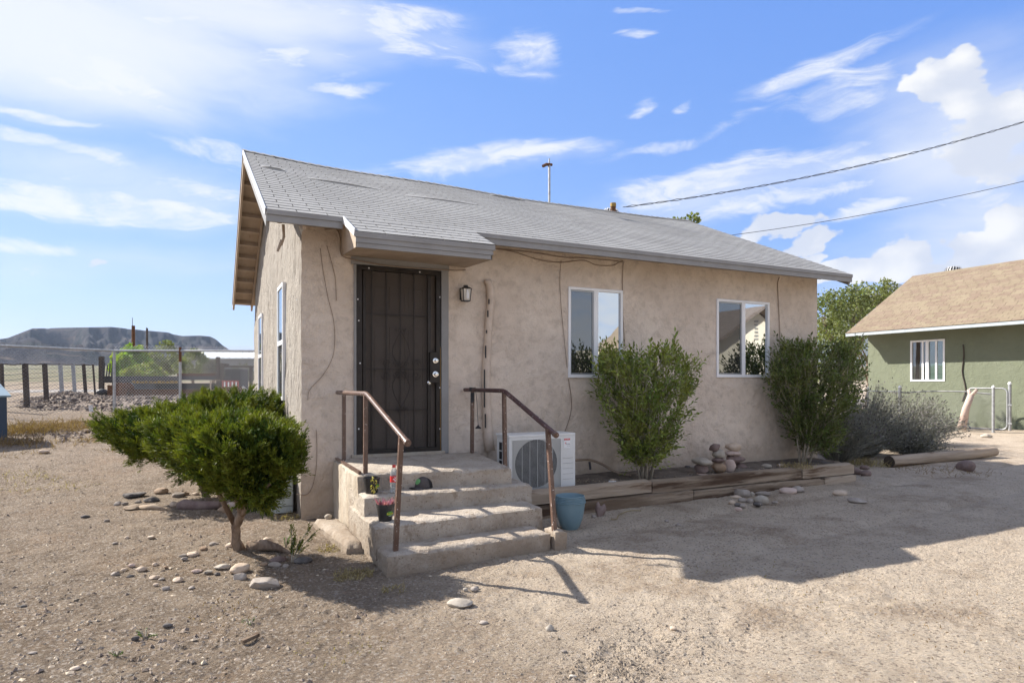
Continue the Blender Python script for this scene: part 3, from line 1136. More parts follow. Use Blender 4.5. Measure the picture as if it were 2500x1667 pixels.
def front_fn(x, y):
    p = roof_pt(x, y)
    q = roof_pt(x, y + .1)
    if y < EYF:
        s = (ridge_z(x) - EZ) / (RY - EYF)
        p = Vector((x, y, EZ - (EYF - y) * s))
        q = Vector((x, y + .1, p.z + .1 * s))
    return p, (q - p).normalized()


CAMP = Vector((0, 0, CH))
expo = .135
rowrun = expo * .909
shingles(front_fn, EX0 - .015, EX1 + .015, EYF - .02, RY - .03, expo, .305, M['shingle'], roof, CAMP, 3, 260)
shingles(front_fn, AWX0 - .01, AWX1 + .01, AWY - .02, EYF - .03, expo, .305, M['shingle'], roof, CAMP, 4, 40)
# ridge caps
mb = MB()
rnd = random.Random(8)
x = EX0 - .02
while x < EX1:
    z0, z1 = roof_pt(x, RY).z, roof_pt(x + .14, RY).z
    L = .14
    for sg in (-1, 1):
        mb.add([(x, RY, z0 + .026), (x + L + .02, RY, z1 + .016), (x + L + .02, RY + sg * .14, z1 - .05), (x, RY + sg * .14, z0 - .04 + rnd.uniform(0, .006))],
               [(0, 1, 2, 3) if sg > 0 else (3, 2, 1, 0)])
    x += L
o = mb.build('ridge_caps', M['shingle'], roof)
o['kind'] = 'stuff'
# buckled, lifted shingle strips
mb = MB()
for (xa, xb, y, h) in ((.72, 1.05, 9.25, .026), (1.3, 2.3, 9.0, .018), (2.6, 3.7, 8.75, .011), (4.6, 5.3, 10.3, .03)):
    n = 10
    for i in range(n):
        f0, f1 = i / n, (i + 1) / n
        h0, h1 = h * sin(pi * f0), h * sin(pi * f1)
        a, b = xa + (xb - xa) * f0, xa + (xb - xa) * f1
        pa0, pb0 = roof_pt(a, y, .014), roof_pt(b, y, .014)
        pa1, pb1 = roof_pt(a, y + .16, .012), roof_pt(b, y + .16, .012)
        pa0.z += h0
        pb0.z += h1
        mb.add([pa0, pb0, pb1, pa1, pa0 - Vector((0, -.01, .006 + h0)), pb0 - Vector((0, -.01, .006 + h1))], [(0, 1, 2, 3), (4, 5, 1, 0)])
o = mb.build('buckled_shingles', M['shingle'], roof)
o['kind'] = 'stuff'

# eave boards
MB().bar((EX0, EYF - .012, EZ - .062), (AWX0 - .02, EYF - .012, EZ - .062), .03, .115).build('fascia_board', M['grey_paint'], house)
MB().bar((AWX1 + .02, EYF - .012, EZ - .062), (EX1, EYF - .012, EZ - .062), .03, .115).build('fascia_board', M['grey_paint'], house)
mb = MB()
mb.bar((EX0, EYF - .034, EZ - .025), (AWX0 - .02, EYF - .034, EZ - .025), .012, .05)
mb.bar((AWX1 + .02, EYF - .034, EZ - .025), (EX1, EYF - .034, EZ - .025), .012, .05)
o = mb.build('drip_edge', M['grey_paint'], house)
o['kind'] = 'stuff'
# rafter tails under the front eave
x = .70
while x < EX1:
    if not (AWX0 - .1 < x < AWX1 + .1):
        a, b = roof_pt(x, EYF + .02, -.085), roof_pt(x, YF + .3, -.085)
        MB().bar(a, b, .045, .09).build('rafter_tail', M['tan_wood'], house)
    x += .61
MB().box(XL - .02, YF - .028, 3.20, XR, YF - .004, 3.335).build('frieze_board', M['tan_wood'], house)
# overhang at the gable: barge boards, wall trim and lookouts
for (ya, yb) in ((EYF, RY), (RY, EYB)):
    for xg, nm in ((EX0 + .012, 'barge_board'), (XL - .03, 'rake_trim'), (EX1 - .012, 'barge_board')):
        pa_, pb_ = roof_pt(xg, ya, -.10), roof_pt(xg, yb, -.10)
        MB().bar(pa_, pb_, .035, .13).build(nm, M['tan_wood'] if nm == 'rake_trim' or ya == RY else M['grey_paint'], house)
for (ya, yb, n) in ((EYF, RY, 10), (RY, EYB, 11)):
    for i in range(n):
        y = ya + (yb - ya) * (i + .5) / n
        a, b = roof_pt(EX0 + .03, y, -.085), roof_pt(XL - .05, y, -.085)
        u = (roof_pt(EX0, y + .05) - roof_pt(EX0, y - .05)).normalized()
        MB().bar(a, b, .045, .09, up=u.cross(Vector((1, 0, 0)))).build('lookout_block', M['tan_wood'], house)
pa_, pb_ = roof_pt(EX0 - .012, EYF, -.02), roof_pt(EX0 - .012, RY, -.02)
MB().bar(pa_, pb_, .01, .075).build('rake_flashing', M['white_metal'], house)
pa_, pb_ = roof_pt(EX0 - .012, RY, -.02), roof_pt(EX0 - .012, EYB, -.02)
MB().bar(pa_, pb_, .01, .06).build('rake_flashing', M['grey_paint'], house)
# splintered trim hanging at the near corner and a flap of flashing
mb = MB()
mb.tube([(.76, 7.02, 3.15), (.765, 7.0, 3.02), (.74, 6.99, 2.93)], [.016, .014, .012], 5)
mb.tube([(.745, 6.99, 2.98), (.70, 6.985, 2.86)], [.02, .012], 5)
mb.build('splintered_trim', M['tan_wood'], house)
MB().add([(XL - .03, 7.17, 3.19), (XL + .02, 7.165, 3.19), (XL + .0, 7.165, 3.09)], [(0, 1, 2)]).add(
    [(XL - .03, 7.175, 3.19), (XL + .02, 7.17, 3.19), (XL + .0, 7.17, 3.09)], [(0, 2, 1)]).build('loose_flashing', M['white_metal'], house)

# door hood: the roof carried on over the door
s_ = (5.0 - EZ) / (RY - EYF)
zf = EZ - (EYF - AWY) * s_
mb = MB()
hd = [(AWX0, AWY, zf - .002), (AWX1, AWY, zf - .002), (AWX1, EYF - .01, EZ - .004), (AWX0, EYF - .01, EZ - .004)]
mb.add(hd + [(p[0], p[1], p[2] - .03) for p in hd], [(0, 1, 2, 3), (7, 6, 5, 4), (0, 4, 5, 1), (1, 5, 6, 2), (3, 7, 4, 0)])
mb.build('hood_deck', M['tan_wood'], house)
for i in range(3):
    MB().bar((AWX0 - .012 + i * .012, AWY - .02 + i * .009, zf - .035 - i * .05), (AWX1 + .012 - i * .02, AWY - .02 + i * .009, zf - .035 - i * .05), .02, .052 if i < 2 else .045).build('hood_fascia', M['grey_paint'], house)
hb = zf - .155
mb = MB()
mb.add([(AWX0 + .005, AWY + .005, hb), (AWX1 - .01, AWY + .005, hb), (2.885, YF - .004, 2.90), (1.40, YF - .004, 2.925)], [(3, 2, 1, 0)])
mb.build('hood_soffit', M['tan_wood'], house)
for (xa, xb, side) in ((AWX0 + .004, 1.40, 0), (AWX1 - .012, 2.885, 1)):
    mb = MB()
    q = [(xa, AWY + .008, hb), (xb, YF - .003, 2.92 if side == 0 else 2.9), (xb - (.02 if side == 0 else -.0), YF - .003, 3.25), (xa, EYF, EZ - .04), (xa, AWY + .008, zf - .03)]
    mb.add(q, [(0, 1, 2, 3, 4)]).add([(p[0] + .004, p[1], p[2]) for p in q], [(4, 3, 2, 1, 0)])
    mb.build('hood_cheek', M['grey_paint'] if side else M['tan_wood'], house)
MB().bar((AWX0 - .016, AWY - .03, zf - .02), (AWX0 - .016, EYF - .02, EZ - .02), .01, .07).build('hood_flashing', M['white_metal'], house)

# entrance: casing, panelled door, iron security door
MB().box(2.565, YF - .028, .66, 2.652, YF + .05, 2.83).build('door_casing', M['grey_paint'], house)
MB().box(1.50, YF - .030, 2.832, 2.66, YF + .05, 2.912).build('door_casing', M['grey_paint'], house)
MB().box(1.53, YF - .022, .66, 1.556, YF + .05, 2.83).build('door_casing', M['grey_paint'], house)
dy = YF + .07
door = MB().box(1.60, dy, .70, 2.53, dy + .045, 2.80).build('door', M['inner_door'], house)
for (x0, x1, z0, z1) in ((1.74, 1.98, 2.33, 2.62), (2.14, 2.38, 2.33, 2.62), (1.74, 1.98, 1.42, 2.16), (2.14, 2.38, 1.42, 2.16), (1.74, 1.98, .82, 1.30), (2.14, 2.38, .82, 1.30)):
    mb = MB()
    for (a, b, c, d) in ((x0, z0, x1, z0 + .02), (x0, z1 - .02, x1, z1), (x0, z0 + .02, x0 + .02, z1 - .02), (x1 - .02, z0 + .02, x1, z1 - .02)):
        mb.box(a, dy - .012, b, c, dy - .001, d)
    mb.box(x0 + .045, dy - .009, z0 + .045, x1 - .045, dy - .001, z1 - .045)
    mb.build('door_panel', M['inner_door'], door)
MB().lathe([(0, 0), (.026, 0), (.028, .02), (.015, .03), (0, .03)], 14).build('door_knob', M['chrome'], door).matrix_world = Matrix.Translation((2.42, dy - .06, 1.50)) @ Matrix.Rotation(radians(90), 4, 'X')
sd = thing('security_door', None, None)
sd.parent = house
yb = YF + .012
X0, X1, Z0, Z1 = 1.562, 2.556, .685, 2.822


def sbar(a, b, w=.012, name='bar', m='dark_iron', hgt=None):
    return MB().bar(a, b, w, hgt or w, up=(0, 1, 0)).build(name, M[m], sd)


mb = MB()
mb.box(X0, yb - .02, Z0, X0 + .06, yb + .03, Z1)
mb.box(X1 - .05, yb - .02, Z0, X1, yb + .03, Z1)
mb.box(X0 + .06, yb - .02, Z1 - .045, X1 - .05, yb + .03, Z1)
mb.box(X0 + .06, yb - .02, Z0, X1 - .05, yb + .03, Z0 + .05)
mb.box(X0 + .075, yb - .012, Z0 + .06, X0 + .105, yb + .02, Z1 - .055)
mb.box(X1 - .155, yb - .012, Z0 + .06, X1 - .115, yb + .02, Z1 - .055)
mb.build('frame', M['dark_iron'], sd)
MB().box(X1 - .004, yb - .024, Z0, X1 + .006, yb - .004, Z1 - .9).build('frame_edge', M['brass_frame'], sd)
bx = [X0 + .175, X0 + .345, X0 + .51, X0 + .675]
for b in bx:
    sbar((b, yb - .003, Z0 + .05), (b, yb - .003, Z1 - .045))
for z in (2.285, 1.655, 1.185):
    sbar((X0 + .10, yb + .010, z), (X1 - .13, yb + .010, z))
MB().add([(X0 + .1, yb + .022, Z0 + .05), (X1 - .12, yb + .022, Z0 + .05), (X1 - .12, yb + .022, Z1 - .05), (X0 + .1, yb + .022, Z1 - .05)], [(0, 1, 2, 3)]).build('insect_screen', M['screen'], sd)
# iron scrolls
cxs, czs = bx[2] + .005, 1.655


def curl(mb, x, z, sx, sz, r, turns=1.25, start=0):
    pts = []
    for i in range(22):
        t = i / 21
        a = start + t * turns * 2 * pi
        rr = r * (1 - .78 * t)
        pts.append((x + sx * (rr * cos(a) - r), yb - .016, z + sz * rr * sin(a)))
    mb.tube(pts, .0042, 5)


mb = MB()
for sx_ in (-1, 1):
    for sz_ in (-1, 1):
        pts = []
        for i in range(17):
            t = i / 16
            w = .105 * sin(pi * (1 - t) ** 1.6) if t > 0 else 0
            pts.append((cxs + sx_ * (.105 * (sin(pi * min(1, t * 1.0)) ** .8 if t < .35 else cos((t - .35) / .65 * pi / 2))), yb - .016, czs + sz_ * (.02 + .42 * t)))
        mb.tube(pts, .0045, 5)
        curl(mb, cxs + sx_ * .01, czs + sz_ * .455, sx_ * -1, sz_, .03, 1.1)
        curl(mb, cxs + sx_ * .095, czs + sz_ * .055, sx_, sz_, .05, 1.25)
        curl(mb, cxs + sx_ * .235, czs + sz_ * .07, sx_ * 1, sz_, .055, 1.4)
o = mb.build('scrollwork', M['dark_iron'], sd)
lb = MB().box(X1 - .135, yb - .045, 1.50, X1 - .015, yb + .0, 1.86).build('lock_box', M['dark_iron'], sd)
for z, r in ((1.76, .032), (1.60, .036)):
    o = MB().lathe([(0, -.0), (r, 0), (r * .95, .012), (r * .55, .014), (r * .5, .045), (r * .66, .05), (r * .6, .07), (0, .072)], 18).build('knob', M['chrome'], lb)
    o.location = (X1 - .075, yb - .045, z)
    o.rotation_euler = (radians(90), 0, 0)
for (x, z) in ((1.575, 2.44), (1.585, 2.20), (1.6, 1.72), (1.585, .98), (1.70, 2.80), (2.30, 2.80), (2.55, 2.52), (2.55, 1.44), (2.55, .95)):
    o = MB().lathe([(0, .003), (.0075, .003), (.009, 0)], 8).build('screw_cover', M['white_dot'], sd)
    o.location = (x, yb - .021, z)
    o.rotation_euler = (radians(90), 0, 0)
MB().box(1.50, YF - .05, .652, 2.60, YF + .1, .690).build('threshold', M['plaster'], house)


# windows: two-lite sliders
def slider(x0, x1, z0, z1, y, parent, glass_r='glass_bright', name='window'):
    w = thing(name, None, None)
    w.parent = parent
    t = .035
    mb = MB()
    mb.box(x0, y - .018, z0, x1, y + .02, z0 + t + .008)
    mb.box(x0, y - .018, z1 - t, x1, y + .02, z1)
    mb.box(x0, y - .018, z0 + t + .008, x0 + t, y + .02, z1 - t)
    mb.box(x1 - t, y - .018, z0 + t + .008, x1, y + .02, z1 - t)
    mb.build('frame', M['white_vinyl'], w, bevel=.003)
    mx_ = (x0 + x1) / 2
    MB().box(mx_ - .035, y - .012, z0 + t + .008, mx_ + .035, y + .018, z1 - t).build('mullion', M['white_vinyl'], w, bevel=.003)
    mb = MB()
    a, b, c, d = x0 + t, mx_ - .035, z0 + t + .008, z1 - t
    s = .022
    mb.box(a, y - .006, c, b, y + .012, c + s)
    mb.box(a, y - .006, d - s, b, y + .012, d)
    mb.box(a, y - .006, c + s, a + s * .6, y + .012, d - s)
    mb.box(b - s, y - .006, c + s, b, y + .012, d - s)
    mb.build('screen_frame', M['grey_alu'], w)
    MB().add([(a + .01, y + .004, c + .01), (b - .01, y + .004, c + .01), (b - .01, y + .004, d - .01), (a + .01, y + .004, d - .01)], [(0, 1, 2, 3)]).build('pane', M['glass_screen'], w)
    a, b = mx_ + .035, x1 - t
    MB().add([(a, y + .012, c), (b, y + .012, c), (b, y + .012, d), (a, y + .012, d)], [(0, 1, 2, 3)]).build('pane', M[glass_r], w)
    return w


for (x0, x1, z0, z1) in WINS:
    slider(x0, x1, z0, z1, YF - .004, house)
# single-hung windows in the side wall
for (y0, y1, z0, z1, zm) in ((8.66, 9.32, 1.27, 2.80, 2.03), (11.92, 12.66, 1.27, 2.72, 1.98)):
    w = thing('window', None, None)
    w.parent = house
    x = XL
    mb = MB()
    mb.box(x - .035, y0, z0, x + .01, y1, z0 + .05)
    mb.box(x - .035, y0, z1 - .045, x + .01, y1, z1)
    mb.box(x - .035, y0, z0 + .05, x + .01, y0 + .045, z1 - .045)
    mb.box(x - .035, y1 - .045, z0 + .05, x + .01, y1, z1 - .045)
    mb.build('frame', M['white_vinyl'], w)
    MB().box(x - .032, y0 + .045, zm - .03, x + .01, y1 - .045, zm + .03).build('meeting_rail', M['white_vinyl'], w)
    MB().add([(x - .022, y0 + .045, zm + .03), (x - .022, y0 + .045, z1 - .045), (x - .022, y1 - .045, z1 - .045), (x - .022, y1 - .045, zm + .03)], [(0, 1, 2, 3)]).build('pane', M['glass_bright'], w)
    MB().add([(x - .018, y0 + .045, z0 + .05), (x - .018, y0 + .045, zm - .03), (x - .018, y1 - .045, zm - .03), (x - .018, y1 - .045, z0 + .05)], [(0, 1, 2, 3)]).build('pane', M['glass_screen'], w)


# ------------------------------------------------------------------ on the roof
def roof_item(px, y):
    return at(px, 500, 'Y', y).x


xm = roof_item(1341, 10.75)
mt = thing('vent_mast', 'thin rusty pipe mast with tee cap standing behind the roof ridge', 'pipe', (xm, 10.75, roof_pt(xm, 10.75).z))
top = at(1341, 404, 'Y', 10.75).z - mt.location.z
MB().tube([(0, 0, -.1), (0, 0, top)], .024, 8).build('pole', M['galv'], mt)
MB().tube([(-.15, -.02, top - .045), (-.06, 0, top + .01), (.06, .0, top + .02)], [.03, .03, .026], 8).build('tee_cap', M['rust'], mt)
MB().tube([(0, 0, top), (0, 0, top + .13)], .014, 6).build('tip', M['galv'], mt)


def turbine(loc, r, label):
    t = thing('turbine_vent', label, 'roof vent', loc)
    MB().lathe([(r * .7, -.25), (r * .7, 0)], 20).build('collar', M['galv'], t)
    MB().lathe([(r * .8, 0), (r * .9, .02), (r * .9, r * 1.0), (0, r * 1.15)], 16).build('drum', M['black_metal'], t)
    mb = MB()
    for k in range(18):
        a = 2 * pi * k / 18
        pts = []
        for i in range(7):
            q = pi * i / 6
            pts.append((cos(a + .25 * i / 6) * r * (.8 + .3 * sin(q)), sin(a + .25 * i / 6) * r * (.8 + .3 * sin(q)), r * 1.2 * i / 6))
        for p, q in zip(pts[:-1], pts[1:]):
            mb.bar(p, q, r * .12, .006, up=(cos(a), sin(a), .1))
    mb.build('fins', M['wire_light'], t)['kind'] = 'stuff'
    MB().lathe([(r * .55, 0), (r * .3, r * .12), (0, r * .16)], 16, (0, 0, r * 1.18)).build('cap', M['galv'], t)
    return t


xv = roof_item(1490, 11.2)
zt = at(1490, 506, 'Y', 11.2).z
turbine((xv, 11.2, zt - .25), .17, 'round turbine roof vent half hidden behind the grey roof ridge')
xp = roof_item(1497, 11.0)
zp = at(1497, 497, 'Y', 11.0).z
pv = thing('flue_pipe', 'short rusty flue pipe beside the turbine vent on the grey roof', 'pipe', (xp, 11.0, zp - .45))
MB().tube([(0, 0, -.1), (0, 0, .45)], .055, 12).build('pipe', M['rust'], pv)
MB().tube([(0, 0, .38), (0, 0, .455)], .062, 12).build('collar', M['ochre'], pv)

# overhead wires to a pole out of the picture
sag0 = dep(1522, 506, 12.2)
sag1 = dep(2700, 232, 13.5)
pts = []
for i in range(60):
    t = i / 59
    p = sag0.lerp(sag1, t)
    p.z -= .55 * 4 * t * (1 - t) * .5
    pts.append(p)
mb = MB()
for ph in (0, pi):
    mb.tube([p + Vector((.016 * cos(i * 1.9 + ph), 0, .016 * sin(i * 1.9 + ph))) for i, p in enumerate(pts)], .0065, 5)
tag(mb.build('power_line', M['cable'], sm=True), 'twisted black service cable running from the roof up to the right', 'cable')
a, b = dep(1780, 575, 17.5), dep(2700, 392, 17)
pts = [a.lerp(b, i / 30) - Vector((0, 0, .18 * 4 * (i / 30) * (1 - i / 30))) for i in range(31)]
tag(MB().tube(pts, .008, 5).build('power_line', M['cable'], sm=True), 'thin straight overhead wire below the twisted cable', 'cable')
up = thing('utility_pole', 'wooden utility pole to the right beyond the picture edge', 'utility pole', (sag1.x, sag1.y, 0))
MB().tube([(0, 0, -.1), (0, 0, sag1.z + 1.2)], [.15, .11], 10).build('pole', M['wood'], up)
MB().bar((-.9, .1, sag1.z + .3), (.9, .1, sag1.z + .3), .1, .1).build('crossarm', M['wood'], up)
up2 = thing('utility_pole', 'wooden utility pole behind the pole that carries the cable', 'utility pole', (b.x, b.y, 0))
MB().tube([(0, 0, -.1), (0, 0, b.z + .9)], [.15, .11], 10).build('pole', M['wood'], up2)

# ------------------------------------------------------------------ things on the front wall
lt = thing('wall_lantern', 'small black wall lantern with pale glass right of the front door', 'lamp', (2.885, YF - .09, 2.45))
lt.location = at(1137, 735, 'Y', YF - .09) + Vector((0, 0, 0))
mb = MB()
mb.box(-.045, .055, .02, .045, .085, .16)
mb.bar((0, .07, .14), (0, .0, .17), .018, .018)
mb.build('bracket', M['black'], lt)
mb = MB()
mb.add([(-.062, -.062, .145), (.062, -.062, .145), (.062, .062, .145), (-.062, .062, .145), (-.02, -.02, .175), (.02, -.02, .175), (.02, .02, .175), (-.02, .02, .175)],
       [(3, 2, 1, 0), (4, 5, 6, 7), (0, 1, 5, 4), (1, 2, 6, 5), (2, 3, 7, 6), (3, 0, 4, 7)])
mb.box(-.02, -.02, .175, .02, .02, .19)
mb.build('cap', M['black'], lt)
mb = MB()
for sx_ in (-1, 1):
    for sy__ in (-1, 1):
        mb.bar((sx_ * .04, sy__ * .04, 0), (sx_ * .052, sy__ * .052, .145), .008, .008)
mb.box(-.045, -.045, -.004, .045, .045, .006)
mb.build('cage', M['black'], lt)
mb = MB()
mb.add([(-.037, -.037, .006), (.037, -.037, .006), (.037, .037, .006), (-.037, .037, .006), (-.048, -.048, .144), (.048, -.048, .144), (.048, .048, .144), (-.048, .048, .144)],
       [(0, 1, 5, 4), (1, 2, 6, 5), (2, 3, 7, 6), (3, 0, 4, 7)])
gp_ = mb.build('glass_shade', M['lamp_glass'], lt)
MB().lathe([(0, .02), (.014, .025), (.02, .045), (.02, .08), (.012, .11), (.01, .13)], 12, (0, -.0499, 0)).build('bulb_shape', M['white_print'], lt)

# refrigerant line cover, painted like the wall
pts = [at(1184, 690, 'Y', YF - .04), at(1192, 688, 'Y', YF - .045), at(1197, 702, 'Y', YF - .045), at(1198, 740, 'Y', YF - .035), at(1193, 790, 'Y', YF - .035),
       at(1190, 850, 'Y', YF - .03), at(1187, 905, 'Y', YF - .03), at(1187, 960, 'Y', YF - .035), at(1189, 1010, 'Y', YF - .04), at(1192, 1060, 'Y', YF - .05), at(1196, 1100, 'Y', YF - .07)]
ls = thing('pipe_chase', 'wavering stucco painted pipe cover running down the wall right of the lantern', 'pipe', tuple(pts[-1]))
off = pts[-1]
mb = MB().tube([p - off for p in pts], [.036, .044, .05, .046, .047, .05, .052, .053, .056, .06, .062], 10)
mb.build('cover', M['chase'], ls, sm=True).location = (-.02, -.022, 0)
mb = MB()
for (za, zb_) in ((2.30, 2.38), (2.10, 2.14), (1.80, 1.95), (1.20, 1.66), (.95, 1.12), (2.46, 2.52)):
    i0 = min(range(len(pts)), key=lambda i: abs(pts[i].z - (za + zb_) / 2))
    xc = float(np.interp((za + zb_) / 2, [p.z for p in pts[::-1]], [p.x for p in pts[::-1]]))
    mb.box(xc - .062, YF - .118, za, xc - .050, YF - .10, zb_)
mb.build('gap', M['black'], ls)['kind'] = 'stuff'
for v in ls.children:
    v.location = -Vector((0, 0, 0))
gap = [c for c in ls.children if c.name.startswith('gap')][0]
gap.location = -off


def cable(label, pts, r=.0036, mat='tan_cable', name='cable'):
    # smooth the polyline
    P = [Vector(p) for p in pts]
    out = []
    for i in range(len(P) - 1):
        p0, p1, p2, p3 = P[max(i - 1, 0)], P[i], P[i + 1], P[min(i + 2, len(P) - 1)]
        for k in range(6):
            t = k / 6
            out.append(.5 * ((2 * p1) + (-p0 + p2) * t + (2 * p0 - 5 * p1 + 4 * p2 - p3) * t * t + (-p0 + 3 * p1 - 3 * p2 + p3) * t ** 3))
    out.append(P[-1])
    o = MB().tube(out, r, 5).build(name, M[mat], sm=True)
    return tag(o, label, 'cable')


def wallp(lst, z0=0, z1=0, s=.3189, y=YF - .014):
    return [at(z0 + a * s, z1 + b * s, 'Y', y) for a, b in lst]


cable('thin painted cable curving down the wall left of the door', wallp([(100, 20), (120, 180), (160, 400), (200, 560), (210, 700), (195, 850), (120, 990), (20, 1100), (5, 1180)], 750, 600))
cable('second cable hanging beside the thin one left of the door', wallp([(150, 0), (205, 200), (218, 300), (222, 420)], 750, 600), .004)
cable('tan cable looping from the hood corner across the top of the door', wallp([(765, 690), (850, 690), (880, 760), (882, 860), (920, 905), (1100, 945), (1300, 975), (1550, 993), (1750, 1003), (1840, 1000)], 550, 340, y=YF - .045), .007)
cable('stray white cable end hanging low by the house corner', wallp([(2270, 880), (2275, 1010), (2270, 1150), (2250, 1260), (2225, 1320), (2190, 1345), (2130, 1340)], 0, 750, .3401), .004)
cable('brown cables strung under the front eave to the first window', wallp([(170, 650), (330, 675), (520, 735), (690, 755), (860, 740), (960, 775), (1080, 780), (1130, 755), (1165, 745)], 1150, 400), .006)
cable('upper brown cable tucked under the fascia', wallp([(170, 648), (480, 680), (700, 715), (860, 722), (1130, 745)], 1150, 400), .006)
cable('cable dropping beside the first window to the ground', wallp([(1165, 750), (1160, 900), (1165, 1200), (1180, 1400)], 1150, 400), .005)
cable('cable running down the wall left of the first window', wallp([(690, 740), (680, 880), (690, 1100), (715, 1350), (735, 1560)], 1150, 400), .004)
cable('thin cable wandering down below the first window', wallp([(275, 390), (295, 520), (298, 620), (275, 720), (248, 790)], 1300, 800), .005)
cable('cable hanging down the wall right of the second window', wallp([(270, 200), (258, 240), (262, 350), (270, 520), (272, 640)], 1800, 600, .3828), .006)

# ------------------------------------------------------------------ the stoop
stoop = thing('stoop', 'worn concrete stoop of three steps and a landing at the front door', 'steps', (2.0, 6.0, 0))


def stoop_part(o):
    o.parent = stoop
    o.matrix_parent_inverse = Matrix.Translation((-2.0, -6.0, 0))
    return o


stoop_part(rough_block('landing', [(1.312, 5.90), (2.775, 5.70), (3.03, 7.19), (1.325, 7.19)], .30, .66, M['concrete'], seed=1, edge=.02, step=.026, amp=.010, ns=12))
stoop_part(rough_block('step', [(1.285, 5.60), (2.95, 5.60), (2.99, 6.3), (1.29, 6.3)], .20, .495, M['concrete'], seed=2, amp=.011, step=.022, ns=13, edge=.018))
stoop_part(rough_block('step', [(1.265, 5.13), (2.89, 5.27), (2.92, 6.2), (1.268, 6.2)], .05, .33, M['concrete'], seed=3, amp=.011, step=.022, ns=13, edge=.018))
stoop_part(rough_block('step', [(1.282, 4.83), (2.795, 4.95), (2.80, 6.1), (1.275, 6.1)], -.12, .168, M['concrete'], seed=4, amp=.012, step=.022, ns=13, edge=.018))
stoop_part(rough_block('side_wall', [(1.29, 5.88), (1.42, 5.88), (1.42, 7.19), (1.302, 7.19)], -.1, .652, M['plaster'], seed=5, amp=.02, ns=5, edge=.02))
stoop_part(rough_block('footing_ledge', [(1.14, 5.62), (1.28, 5.58), (1.31, 6.75), (1.03, 6.82)], -.1, .10, M['concrete'], seed=6, amp=.02, ns=5, edge=.05))
stoop_part(rough_block('corner_block', [(2.815, 4.90), (2.935, 4.90), (2.935, 5.10), (2.815, 5.10)], -.1, .19, M['concrete'], seed=7, amp=.008, edge=.02))
mb = MB().bar((1.318, 5.93, .664), (1.335, 7.17, .664), .028, .022)
stoop_part(mb.build('edge_angle', M['rail_paint']))


# handrails
def railing(label, X, posts, rail, mat_rail, lean=0):
    t = thing('handrail', label, 'handrail', (posts[0][0], posts[0][1], posts[0][2]))
    o0 = Vector(t.location)
    R_ = [Vector(p) for p in rail]
    pts = [R_[0], R_[1] - (R_[1] - R_[0]).normalized() * .04, R_[1] + (R_[2] - R_[1]).normalized() * .04, R_[2]]
    MB().tube([p - o0 for p in pts], .0235, 14).build('top_rail', mat_rail, t, sm=False)
    autosmooth([c for c in t.children][0], 40)
    e0 = R_[2] - (R_[2] - R_[1]).normalized() * .035
    MB().tube([e0 - o0, R_[2] + (R_[2] - R_[1]).normalized() * .004 - o0], .0275, 14).build('end_cap', M['rail_paint'], t)
    for (x, y, z, xt, yt, zt_) in posts:
        MB().bar(Vector((x, y, z - .02)) - o0, Vector((xt, yt, zt_)) - o0, .037, .037, up=(0, 1, 0)).build('post', M['rail_paint'], t)
    return t


railing('brown handrail with sunlit top pipe on the left of the steps', 1.37,
        [(1.366, 6.92, .66, 1.366, 6.92, 1.385), (1.369, 5.93, .66, 1.37, 5.93, 1.38), (1.375, 4.93, .17, 1.395, 4.83, 1.09)],
        [(1.345, 7.16, 1.392), (1.372, 5.89, 1.397), (1.408, 4.70, 1.04)], M['rail_paint'])
railing('dark brown handrail with a chipped pipe on the right of the steps', 2.87,
        [(2.90, 7.04, .66, 2.90, 7.02, 1.41), (2.875, 6.06, .64, 2.862, 6.06, 1.40), (2.845, 4.96, .17, 2.825, 5.05, 1.08)],
        [(2.86, 7.16, 1.415), (2.845, 6.02, 1.415), (2.845, 4.93, 1.03)], M['rail_dark'])
# trinket hung on the right rail
hx, hy = 2.862, 6.93
tk = thing('wind_chime', 'small dark spring and bell hanging from the right handrail', 'ornament', (hx, hy, 1.36))
mb = MB()
pts = [(.022 * cos(i * 1.1), .022 * sin(i * 1.1), .02 - i * .0025) for i in range(45)]
MB().tube(pts, .005, 5).build('spring', M['black_metal'], tk)
MB().box(-.03, -.03, .045, .03, .03, .085).build('clip', M['black'], tk)
MB().tube([(.03, -.02, .06), (.045, -.03, -.1), (.06, -.03, -.36)], .003, 4).build('string', M['black'], tk)
MB().lathe([(0, 0), (.034, 0), (.034, .012), (.012, .03), (.006, .045), (0, .045)], 14, (.06, -.03, -.40)).build('bell', M['black'], tk)

# ------------------------------------------------------------------ air conditioner
AX0, AX1, AY0, AY1, AZ0, AZ1 = 3.11, 3.98, 6.45, 6.79, .245, .905
ac = thing('air_conditioner', 'white outdoor air conditioner unit standing right of the steps', 'air conditioner', (AX0, AY0, AZ0))
w_, d_, h_ = AX1 - AX0, AY1 - AY0, AZ1 - AZ0
MB().box(.002, .018, .002, w_ - .002, d_, h_ - .02).build('body', M['ac_white'], ac, bevel=.008)
MB().box(-.006, .0, h_ - .03, w_ + .006, d_ + .006, h_).build('top_panel', M['ac_white'], ac, bevel=.006)
gc, gzc, gr_ = .355, .325, .275
mb = MB()      # front panel with a square recess for the fan
fx0, fx1, fz0, fz1 = .04, .675, .03, .60
for (a, b, c, d) in ((0, 0, w_, fz0), (0, fz1, w_, h_ - .03), (0, fz0, fx0, fz1), (fx1, fz0, w_, fz1)):
    mb.box(a, .0, b, c, .02, d)
mb.build('front_panel', M['ac_white'], ac)
mb = MB()      # plate round the fan opening
n = 40
ring, sq = [], []
